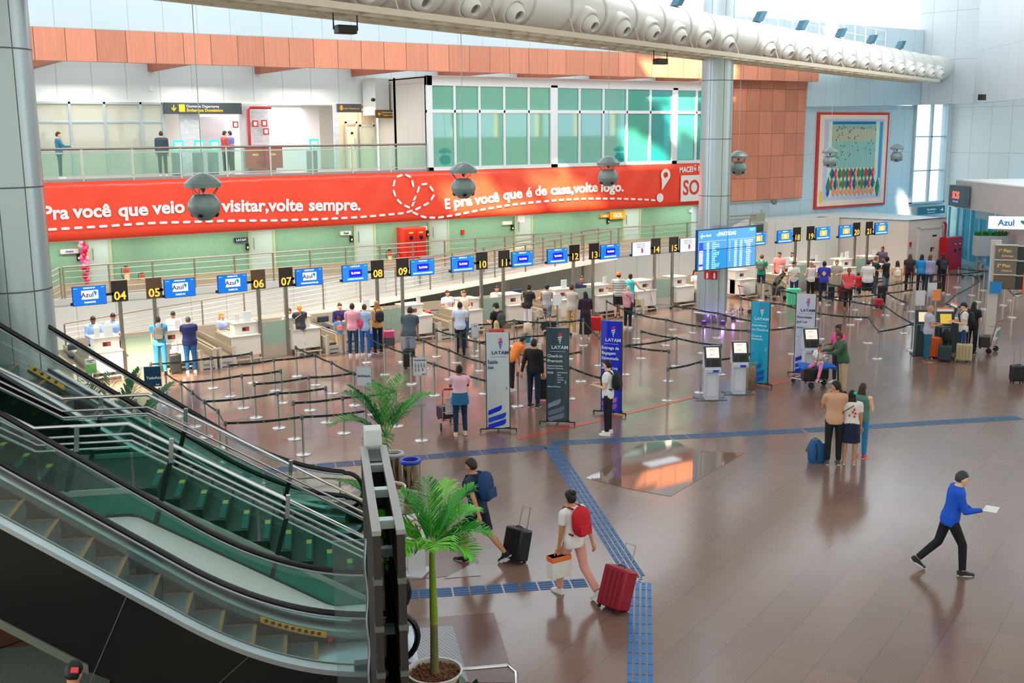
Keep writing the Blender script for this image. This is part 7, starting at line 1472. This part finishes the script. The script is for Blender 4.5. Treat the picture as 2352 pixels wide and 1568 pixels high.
P = person('person with long brown hair in cream off-shoulder top beside counter 10', 1065, 668, 1.66, 165, ('tank', (236, 216, 190)), ('jeans', (40, 90, 160)), ('long', (120, 72, 44)), ('phone', 'phone'), skin='l', at=(20.2, 32.0+.1, 0) if False else None)
suitcase((18.6, 33.3, .44), 'red suitcase lying on the conveyor between counters 09 and 10', (196, 36, 44), .50, .30, .30, .2, 0)
P = person('person in black cap and black shirt with an olive backpack near counter 11', 1141, 698, 1.72, -40, ('tee', (26, 28, 32)), ('pants', (24, 26, 30)), ('short', (20, 18, 20)), ('phone', 'phone'), skin='l', look=(20, 0)); pack(P, 'olive grey backpack of the person in the black cap', (74, 74, 66))
O, H = P['O'], P['H']; m = MB(O); m.ring([[H(r*math.cos(a), -.006+r*1.2*math.sin(a), z) for a in [math.radians(20*k) for k in range(18)]] for r, z in ((.088, .055), (.086, .10), (.06, .135), (.01, .145))]); m.prism([H(-.07, .07, .058), H(.07, .07, .058), H(.05, .17, .045), H(-.05, .17, .045)], (0, 0, .008)); m.build('cap', BLACK, P['t'])
P = person('person with blonde hair seen low behind the white totem', 1140, 738, 1.58, -10, ('tee', (170, 60, 66)), ('pants', (120, 30, 44)), ('long', (196, 170, 120)), ('phone', 'phone'), skin='l')
P = person('person in orange jacket bending down behind the white totem', 1172, 765, 1.62, 60, ('long', (236, 130, 60)), ('pants', (30, 30, 34)), ('short', (30, 22, 22)), ('hang', 'hang'), lean=38, skin='m')
P = person('tall person in black walking between the white and the dark totem', 1226, 780, 1.78, 25, ('long', (22, 22, 26)), ('pants', (20, 36, 60)), ('short', (30, 22, 20)), ('back', 'down'), skin='m', shoes=(40, 40, 44))
q = G(1240, 925); suitcase((q[0]+.2, q[1]+.2, 0), 'dark suitcase half hidden by the Check-in Premium totem', (30, 34, 40), .36, .56, .26, yaw(1240))
P = person('person in black T-shirt and white trousers with a brown bag between counters 11 and 12', 1212, 655, 1.68, 35, ('tee', (28, 30, 34)), ('pants', (226, 220, 226)), ('bun', (34, 22, 20)), ('tray', 'tray'), skin='m', shoes=(220, 210, 200), lean=8); shoulderbag(P, 'brown striped sack bag on the person in white trousers', (150, 100, 86), -1)
P = person('person in grey sleeveless shirt walking past counter 12', 1256, 651, 1.70, 15, ('tank', (168, 168, 172)), ('shorts', (90, 104, 120)), ('short', (24, 18, 18)), ('phone', 'swing'), ('front', 'rear'), 'm', (230, 228, 226))
P = person('person in beige T-shirt and khaki trousers pushing a trolley at counter 12', 1313, 655, 1.76, 25, ('tee', (196, 184, 172)), ('pants', (196, 164, 116)), ('short', (80, 44, 34)), ('fwd', 'fwd'), skin='l')
q = G(1262, 775); trolley((q[0], q[1]), 'trolley with a black case pushed along at counter 12', yaw(1262)-1.2, ad=False); suitcase((q[0], q[1]+.05, .24), 'black case lying on the trolley at counter 12', (30, 30, 34), .46, .26, .34, .3, 0)
P = person('person with long black hair and plum clothes beside the red suitcase', 1345, 671, 1.64, -15, ('long', (48, 26, 48)), ('long_skirt', (30, 24, 34)), ('long', (22, 16, 18)), ('phone', 'phone'), skin='m'); q = G(1369, 762); suitcase((q[0], q[1], 0), 'glossy red suitcase beside the person with long black hair', (206, 28, 38), .36, .50, .24, yaw(1369), .3)
P = person('person in orange cap, striped T-shirt and black shorts facing counter 14', 1421, 627, 1.76, 5, ('stripe', (200, 206, 196)), ('shorts', (28, 30, 36)), ('short', (60, 36, 28)), ('phone', 'phone'), skin='l', shoes=(60, 60, 64), build=1.1)
O, H = P['O'], P['H']; m = MB(O); m.ring([[H(r*math.cos(a), -.006+r*1.2*math.sin(a), z) for a in [math.radians(20*k) for k in range(18)]] for r, z in ((.09, .04), (.087, .10), (.06, .135), (.01, .145))]); m.prism([H(-.07, -.07, .058), H(.07, -.07, .058), H(.05, -.15, .045), H(-.05, -.15, .045)], (0, 0, .008)); m.build('cap', M((236, 120, 60), .6), P['t'])
P = person('person in turquoise tank top and blue trousers at counter 14', 1448, 630, 1.66, 15, ('tank', (60, 200, 208)), ('pants', (20, 110, 170)), ('bun', (60, 44, 44)), ('phone', 'side'), skin='l')
P = person('white-haired person in pink checked shirt and black trousers near counter 14', 1443, 657, 1.55, 30, ('tee', (206, 150, 160)), ('pants', (26, 26, 30)), ('short', (200, 194, 190)), ('down', 'down'), skin='l'); shoulderbag(P, 'dark shoulder bag of the white-haired person', (70, 40, 50), 1)
q = G(1406, 722); trolley((q[0], q[1]), 'trolley with cream bag and red case in front of the striped T-shirt', yaw(1406)-.3, ad=False); suitcase((q[0]+.05, q[1]+.2, .2), 'white soft case on the trolley by the striped T-shirt', (222, 210, 196), .40, .34, .3, .2, 0)
q = G(1497, 712); trolley((q[0], q[1]), 'empty luggage trolley with an advert panel standing alone at counter 14', yaw(1497)-1.3)
q = G(1205, 822); trolley((q[0], q[1]), 'empty trolley with a straw hat hanging from its bar behind the white totem', yaw(1205)+.2)
q2 = Vector((q[0]-.05, q[1]-.25, .98)); t = thing('straw_bag', 'cream fringed straw bag hanging on the trolley behind the white totem', 'bag', tuple(q2)); MB(T(*q2)).ell((0, 0, 0), .16, .1, .2, 14, 9).build('bag_body', M((222, 206, 170), .8, var=.3, scale=40, bump=.5), t)
# office chairs behind the desks
def chair(px, py, y, lab):
    q = AY(px, py, y); x = q[0]; t = thing('office_chair', lab, 'chair', (x, y, 0), 0, 'office chairs behind the counters'); FB = M((30, 44, 66), .8)
    MB().box(x-.24, x+.24, y-.22, y+.22, .44, .52).build('seat', FB, t, bev=.03); MB().box(x-.22, x+.22, y+.2, y+.27, .6, q[2]).build('backrest', FB, t, bev=.06); MB().cyl((x, y, .1), (x, y, .45), .03).build('post', DARK, t)
    m = MB()
    for k in range(5): a = k*1.2566; m.cyl((x, y, .1), (x+.28*math.cos(a), y+.28*math.sin(a), .06), .02, 6)
    m.build('star_base', DARK, t)
chair(176, 792, 34.1, 'dark blue office chair left of counter 04'); chair(748, 728, 34.2, 'office chair behind the navy uniform at counter 08'); chair(1004, 715, 34.2, 'office chair of the bearded person at counter 10'); chair(1195, 665, 34.3, 'office chair showing beside the brown sack bag'); chair(1128, 692, 34.0, 'office chair behind the paper stand of counter 11'); chair(1874, 596, 34.4, 'empty dark office chair between counters 19 and 20')
# busy lanes at the right
P = person('person in teal T-shirt with a grey backpack right under the departures board', 1750, 585, 1.74, 10, ('tee', (30, 150, 120)), ('pants', (30, 40, 70)), ('short', (96, 50, 36)), ('phone', 'phone'), skin='l'); pack(P, 'grey backpack of the person in teal below the departures board', (86, 92, 90))
P = person('bearded person in pink T-shirt facing the queue before counter 18', 1791, 579, 1.80, 190, ('tee', (232, 136, 136)), ('shorts', (40, 50, 90)), ('short', (30, 20, 20)), ('down', 'hang'), skin='m')
P = person('person in white T-shirt leaning over the mint suitcase', 1826, 600, 1.68, 200, ('tee', (216, 216, 214)), ('jeans', (40, 60, 90)), ('short', (26, 20, 20)), ('phone', 'hang'), skin='m', lean=10)
q = G(1822, 702); suitcase((q[0], q[1], 0), 'large mint green suitcase strapped in black left of the white Prioridade totem', (96, 220, 170), .52, .66, .30, yaw(1822)+.2, 0); 
q = G(1790, 690); trolley((q[0], q[1]), 'trolley piled with a folded pushchair before the person in pink', yaw(1790)+.8, ad=False); suitcase((q[0], q[1]+.1, .2), 'black and yellow bag on the pushchair trolley', (40, 38, 34), .5, .34, .36, .5, 0)
t = thing('folded_pushchair', 'folded black pushchair lying on the trolley before the person in pink', 'pushchair', (q[0], q[1], .55)); m = MB(T(q[0], q[1], .6)); m.tube([(-.3, 0, .1), (0, .1, .25), (.35, .1, .5)], .10, 8, rr=[.1, .16, .08]); m.build('fabric', M((34, 34, 36), .8), t); m = MB(T(q[0], q[1], .6)); m.tube([(-.25, -.1, -.05), (.35, -.1, .6), (.45, -.1, .55)], .015, 6); m.tube([(-.2, -.1, .4), (.3, -.1, .0)], .015, 6); m.build('frame', M((180, 190, 90), .4), t)
P = person('person with long blonde hair and white top left of the blue and yellow shirt', 1864, 602, 1.64, -30, ('tank', (232, 222, 222)), ('pants', (26, 24, 28)), ('long', (166, 120, 76)), ('phone', 'phone'), skin='l')
P = person('person in blue and yellow shirt with a printed back', 1894, 601, 1.74, 0, ('tee', (52, 60, 170), (236, 180, 150)), ('pants', (30, 40, 56)), ('short', (24, 18, 18)), ('phone', 'phone'), skin='d')
P = person('person in olive cap and grey dress holding a paper in the right lanes', 1923, 598, 1.66, 195, ('dress', (170, 160, 146)), ('none', (0, 0, 0)), ('bun', (120, 104, 54)), ('phone', 'phone'), skin='l')
P = person('person in coral T-shirt and black leggings with a ponytail, seen from behind', 1951, 616, 1.62, 0, ('tee', (232, 84, 96)), ('pants', (20, 22, 28)), ('pony', (110, 70, 50)), ('phone', 'phone'), skin='l', shoes=(120, 30, 40))
P = person('child in red shirt beside the big person in white T-shirt', 1972, 626, 1.25, 0, ('tee', (214, 40, 50)), ('shorts', (40, 40, 50)), ('short', (60, 36, 30)), ('phone', 'down'), skin='m')
P = person('large person in white T-shirt and black shorts seen from behind', 1995, 598, 1.80, 0, ('tee', (218, 214, 216)), ('shorts', (26, 28, 34)), ('short', (40, 26, 22)), ('phone', 'phone'), skin='l', build=1.18)
P = person('slight blurred person in dark green at the trolley with baskets', 2012, 590, 1.70, 60, ('tee', (50, 66, 52)), ('jeans', (60, 84, 100)), ('short', (120, 80, 60)), ('fwd', 'fwd'), skin='l')
P = person('person in black T-shirt and jeans reaching forward in the right lanes', 2037, 592, 1.70, -60, ('tee', (32, 30, 34)), ('jeans', (90, 120, 140)), ('curly', (26, 20, 20)), ('tray', 'tray'), skin='m')
P = person('person with a cream backpack and beige trousers in the right lanes', 2062, 600, 1.64, -10, ('tank', (226, 196, 170)), ('pants', (196, 178, 152)), ('long', (36, 24, 22)), ('phone', 'down'), skin='l'); pack(P, 'cream backpack in the right lanes', (226, 208, 188), .15, .32)
P = person('person in maroon top with a dark backpack before the beige room wall', 2091, 584, 1.68, 0, ('tee', (84, 34, 46)), ('pants', (26, 24, 30)), ('long', (74, 54, 36)), ('down', 'down'), skin='m'); pack(P, 'very dark backpack of the person in maroon', (40, 36, 38))
P = person('person in bright blue top with a white bag left of the red cabinet', 2118, 585, 1.68, 10, ('long', (30, 140, 200)), ('pants', (26, 34, 50)), ('long', (20, 24, 30)), ('phone', 'phone'), skin='l')
P = person('person with long brown hair and lilac top nearest the room door', 2137, 586, 1.68, 20, ('long', (150, 150, 186)), ('jeans', (40, 60, 96)), ('long', (84, 62, 44)), ('phone', 'down'), skin='l')
P = person('person in black with a dark blue backpack in front of the red cabinet', 2166, 583, 1.74, -20, ('tee', (22, 22, 28)), ('pants', (60, 24, 50)), ('long', (18, 18, 24)), ('phone', 'down'), skin='l', shoes=(220, 210, 205)); pack(P, 'dark blue backpack before the red cabinet', (32, 44, 60))
for (px, py, lab, col, w, h) in ((1905, 690, 'dark navy suitcase beside the blue and yellow shirt', (30, 40, 56), .36, .56), (1937, 690, 'dark red suitcase between cap wearer and coral T-shirt', (110, 26, 34), .38, .6), (1880, 668, 'black suitcase with a green and red band before the blonde queue member', (26, 26, 30), .45, .56), (2024, 694, 'tall black suitcase behind the child in red', (30, 30, 32), .4, .62), (2148, 682, 'large dark suitcase by the person nearest the red cabinet', (34, 32, 36), .44, .62), (2018, 708, 'small red and blue rucksack standing on the floor in the right lanes', (190, 40, 60), .3, .34)):
    q = G(px, py); suitcase((q[0], q[1], 0), lab, col, w, h, .26, yaw(px)+.2, .2)
q = G(2240, 642); trolley((q[0]+.3, q[1]), 'empty trolley with a red advert panel on the cyan lit floor', yaw(2240)+1.2); q = G(1712, 718); trolley((q[0], q[1]), 'trolley with a pale cloth bag folded up just right of the middle column', yaw(1712)-1.0, ad=False)
q2 = Vector((q[0]-.1, q[1]-.15, .85)); t = thing('cloth_bag', 'pale cloth bag draped on the trolley just right of the middle column', 'bag', tuple(q2)); MB(T(*q2)).ell((0, 0, .1), .2, .14, .26, 14, 9).build('bag_body', M((208, 200, 186), .8, var=.15, scale=9, bump=.5), t)
# kiosk group at the right
P = person('bald person in grey T-shirt, jeans and brown shoes at the dark kiosks', 2136, 702, 1.74, 75, ('tee', (178, 176, 192)), ('jeans', (26, 96, 120)), ('bald', (170, 140, 120)), ('phone', 'phone'), skin='m', shoes=(120, 84, 50), look=(10, 0), build=1.08)
P = person('bearded person in white T-shirt looking at a phone by the beige suitcase', 2217, 696, 1.78, 265, ('tee', (222, 214, 206)), ('jeans', (30, 60, 110)), ('short', (24, 20, 20)), ('phone', 'phone'), skin='l', look=(25, 0)); pack(P, 'black backpack of the bearded person by the beige suitcase', (30, 30, 34))
P = person('person with long black hair in black with a tan jacket tied round the waist', 2238, 694, 1.66, 20, ('tee', (26, 26, 32)), ('pants', (30, 28, 34)), ('long', (18, 18, 22)), ('cross', 'phone'), skin='l', shoes=(24, 24, 28))
for (px, py, lab, col, w, h, hn) in ((2146, 822, 'bright orange suitcase behind the bald person', (246, 104, 20), .34, .62, .25), (2168, 830, 'black and teal suitcase with a grey stripe in front of the kiosks', (34, 56, 62), .38, .46, .5), (2213, 830, 'beige hard suitcase with raised handle before the bearded person', (186, 166, 130), .46, .50, .40)):
    q = G(px, py); suitcase((q[0], q[1], 0), lab, col, w, h, .24, yaw(px), hn)
q = G(2170, 828); t = thing('rucksack', 'black rucksack set on top of the black and teal suitcase', 'backpack', (q[0], q[1], .55)); MB(T(q[0], q[1]-.02, .55)).ell((0, 0, .2), .17, .13, .24, 14, 10).build('bag_body', M((26, 26, 30), .8, bump=.3), t)
q = G(2298, 808); trolley((q[0]-.3, q[1]+.1), 'trolley loaded with dark bags standing alone by the directory totem', yaw(2298)+1.25); suitcase((q[0]-.75, q[1]+.1, .2), 'black studded travel bag on the lone trolley', (34, 26, 32), .46, .34, .32, .6, 0)
# family with the girl on the trolley
q = G(1885, 893); trolley((q[0]+.1, q[1]+.2), 'trolley loaded with black bags carrying the seated girl', yaw(1885)+1.0, ad=False)
for dx_, dy_, dz_, lab, w in ((-.25, .15, .2, 'black bag with mint and pink straps on the front of the family trolley', .46), (.18, .2, .2, 'second black bag on the family trolley', .40)): suitcase((q[0]+dx_, q[1]+dy_, dz_), lab, (22, 24, 28), w, .36, .36, yaw(1885)+.3, 0)
t = thing('blue_jacket', 'bright blue jacket spread over the bags under the girl', 'jacket', (q[0], q[1]+.1, .60)); m = MB(T(q[0], q[1]+.12, .61)@rotz(yaw(1885)+.3)); m.ring([[(x, -.24+.03*math.sin(x*9), .04*math.sin(x*7)-.06), (x, .2, .04*math.sin(x*7)), (x, .2, .06+.03*math.sin(x*11)), (x, -.24, .03*math.sin(x*5))] for x in (-.52, -.35, -.15, .05, .25, .45)]); m.build('cloth', M((20, 100, 190), .8, bump=.4, var=.1), t)
q3 = G(1889, 858, .45); person('girl in white T-shirt and pink leggings sitting on the loaded trolley', 0, 0, 1.18, 205, ('tee', (236, 230, 232)), ('pants', (226, 130, 176)), ('bun', (60, 34, 28)), ('cross', 'cross'), ('sitout', 'sit'), 'm', (232, 130, 170), at=(q[0]+.02, q[1]+.12, .34))
P = person('person in dark green sweatshirt and beige trousers leaning over the girl', 1941, 762, 1.70, 250, ('long', (52, 92, 66)), ('pants', (184, 160, 130)), ('short', (54, 40, 34)), ('fwd', 'fwd'), skin='d', lean=12, shoes=(40, 44, 46), build=1.08)
P = person('person in hot pink T-shirt behind the one in dark green', 1927, 747, 1.66, 230, ('tee', (240, 80, 160)), ('pants', (60, 60, 70)), ('bun', (24, 18, 18)), ('phone', 'phone'), skin='d')
# trio with the blue rucksack
P = person('person in tan T-shirt and black trousers with a hand on the chin', 1921, 877, 1.80, -12, ('tee', (206, 156, 126)), ('pants', (22, 24, 28)), ('short', (26, 18, 16)), ('chin', 'cross'), skin='m', shoes=(90, 88, 90), look=(0, 60))
P = person('person with long black ponytail, flowered white blouse and navy skirt', 1958, 898, 1.60, -5, ('tee', (226, 218, 208), (190, 30, 50)), ('skirt', (20, 28, 56)), ('long', (20, 16, 18)), ('down', 'down'), skin='m', shoes=(196, 150, 120)); shoulderbag(P, 'black shoulder bag of the person in the navy skirt', (24, 24, 28), -1)
q = P['O']@P['H'](.05, -.10, .07); MB(T(*q)).ell((0, 0, 0), .035, .03, .03, 8, 6).build('hair_clip', M((30, 200, 150), .4), P['t'])
P = person('person with long wavy brown hair and blue jeans behind the skirt wearer', 1982, 882, 1.64, 20, ('tank', (84, 130, 120)), ('jeans', (44, 130, 190)), ('long', (54, 34, 28)), ('cross', 'phone'), skin='l', shoes=(196, 60, 70))
q = G(1876, 1060); O = T(q[0], q[1], 0)@rotz(yaw(1876)+.5); t = thing('rucksack', 'blue and camouflage rucksack standing on the floor beside the black trousers', 'backpack', (q[0], q[1], 0)); m = MB(O); rings = []
for z, w, d, y in ((0, .17, .13, 0), (.08, .19, .15, 0), (.25, .19, .14, .02), (.38, .15, .11, .05), (.46, .08, .07, .08)): rings.append([(w*math.copysign(abs(math.cos(a))**.7, math.cos(a)), y+d*math.copysign(abs(math.sin(a))**.7, math.sin(a)), z) for a in [2*math.pi*i/16 for i in range(16)]])
m.ring(rings).build('main_bag', M((16, 84, 140), .7, var=.15, bump=.3), t); m = MB(O); m.ring([[(x*w, y+.05+.09, z), (x*w, y-.02, z+.0), (x*w, y-.02, z+.02), (x*w, y+.17, z+.02)] for x, w, y, z in ((-1, .19, .0, .2), (-.3, .19, .02, .42), (.3, .19, .04, .46), (1, .19, .02, .2))]); m.build('camo_flap', M((84, 84, 44), .8, var=.5, scale=22), t)
for sd in (-1, 1): MB(O).tube([(sd*.09, -.10, .42), (sd*.10, -.19, .28), (sd*.10, -.17, .08)], .018, 6).build('strap', M((30, 34, 30), .8), t)
# man in white before the royal blue totem
P = person('person in white polo shirt and white trainers standing before the royal blue totem', 1397, 828, 1.78, 285, ('tee', (232, 230, 232)), ('pants', (18, 20, 28)), ('short', (20, 16, 16)), ('phone', 'phone'), skin='l', shoes=(240, 238, 232), look=(0, -10)); pack(P, 'black backpack of the person in white polo shirt', (24, 28, 32))
P = person('person in pink T-shirt with a jacket round the waist pushing a trolley away', 1055, 840, 1.68, -5, ('tee', (232, 184, 200)), ('pants', (24, 44, 70)), ('bun', (20, 16, 18)), ('fwd', 'fwd'), ('stand', 'bent'), 'd', (230, 200, 160)); O = P['O']; m = MB(O); off = P['off']; m.ring([[off+Vector((r*math.cos(a), r*.8*math.sin(a), z)) for a in [math.radians(20*k) for k in range(18)]] for r, z in ((.175, .12), (.20, .0), (.22, -.16))]); m.build('waist_jacket', M((30, 96, 140), .8, bump=.4), P['t'])
q = P['O']@Vector((-.12, .5, 0)); trolley((q.x, q.y), 'trolley pushed by the person in pink T-shirt', math.atan2(q.y, q.x)-math.pi/2+.1); suitcase((q.x, q.y+.3, .2), 'dark purple bag on the trolley of the person in pink', (50, 34, 56), .44, .3, .3, 0, 0)
# walkers 
P = person('walking person with blue backpack, dark shorts and black trainers', 1096, 1050, 1.80, 300, ('tee', (40, 50, 70)), ('shorts', (16, 22, 40)), ('short', (40, 28, 24)), ('back', 'swing'), ('front', 'rear'), 'm', (20, 22, 24), lean=8); pack(P, 'navy blue backpack of the walking person in shorts', (20, 56, 104), .19, .46)
q = G(1180, 1290); suitcase((q[0], q[1], 0), 'black suitcase pulled by the walking person with the blue backpack', (24, 26, 28), .40, .52, .26, yaw(1180)-.8, .35, tilt=-.25)
P = person('walking person in white T-shirt with a red backpack and pink trousers, centre foreground', 1318, 1125, 1.70, 318, ('tee', (232, 228, 228)), ('pants', (222, 158, 150)), ('bun', (24, 18, 18)), ('down', 'back'), ('front', 'rear'), 'm', (236, 236, 236), lean=5)
pack(P, 'red backpack of the walking person in white T-shirt', (196, 20, 40), .18, .46); O = P['O']
q = G(1405, 1402); suitcase((q[0], q[1], 0), 'dark red suitcase pulled by the person with the red backpack', (150, 18, 40), .44, .60, .28, yaw(1405)-.7, .35, tilt=-.35)
q = O@P['wr'][0]; t = thing('shopping_bag', 'white paper shopping bag held low by the person with the red backpack', 'bag', (q.x, q.y, q.z-.45)); m = MB(T(q.x, q.y, q.z-.47)@rotz(yaw(1290)+.6)); m.box(-.17, .17, -.08, .08, 0, .34).build('paper_bag', M((232, 230, 226), .6), t, bev=.006); m = MB(T(q.x, q.y, q.z-.47)@rotz(yaw(1290)+.6)); m.tube([(-.08, 0, .34), (-.05, 0, .44), (.05, 0, .44), (.08, 0, .34)], .008, 6); m.build('cord_handle', M((226, 120, 70), .6), t); MB(T(q.x, q.y, q.z-.47)@rotz(yaw(1290)+.6)).box(-.171, .171, -.085, .085, .26, .34).build('orange_band', M((230, 120, 66), .6), t)
P = person('walking person in bright blue shirt and black trousers carrying a paper, right foreground', 2190, 1076, 1.74, 75, ('long', (14, 84, 200)), ('pants', (16, 20, 28)), ('short', (54, 54, 56)), ('swing', 'tray'), ('rear', 'front'), 'l', (24, 26, 30), lean=10)
q = P['O']@(P['wr'][1]+P['hd'][1]*.14); tag(MB(T(q.x, q.y, q.z)@rotz(.4)).box(-.15, .15, -.10, .10, 0, .006).build('paper_sheet', WHITE), 'white sheet carried by the person in bright blue shirt', 'paper')
# foreground head, mezzanine visitors, hand at the right edge
P = person('person in red-edged dark cap and denim jacket at the bottom left corner', 165, 1527, 1.74, 35, ('long', (44, 84, 120)), ('pants', (30, 34, 44)), ('short', (14, 14, 16)), ('down', 'phone'), skin='m', look=(22, 0)); O, H = P['O'], P['H']; m = MB(O); m.prism([H(.03, -.11, .06), H(.085, -.07, .06), H(.11, -.11, .02), H(.05, -.15, .02)], (0, 0, .012)); m.build('cap_strap', M((226, 60, 74), .6), P['t'])
for (px, py, lab, tc, f, ar, Y) in ((132, 304, 'blurred person in teal blue leaning on the mezzanine rail behind glass', (60, 120, 140), 90, 'fwd', 42.6), (369, 300, 'dark clothed person standing under the left end of the Embarque sign', (60, 74, 84), 0, 'down', 42.4), (515, 306, 'person with brown hair and red top near the gates under the Embarque sign', (190, 84, 84), 60, 'phone', 43.2), (528, 299, 'person in lilac blue shirt beside the pier right of the Embarque gates', (120, 130, 200), 300, 'phone', 43.5)):
    q = AY(px, py, Y); person(lab, 0, 0, 1.68, f, ('long', tc), ('pants', (34, 40, 46)), ('short', (60, 40, 32)), (ar, ar), skin='l', at=(q[0], q[1], 5.45))
q = G(2335, 878); suitcase((q[0], q[1], 0), 'black suitcase with a red edge pulled in at the right picture edge', (26, 28, 34), .36, .44, .26, yaw(2335)+.4, .45)
P = person('person entering at the right edge whose outstretched hand shows', 2432, 735, 1.70, 270, ('tee', (90, 120, 140)), ('pants', (40, 44, 60)), ('short', (40, 28, 24)), ('fwd', 'fwd'), skin='l')
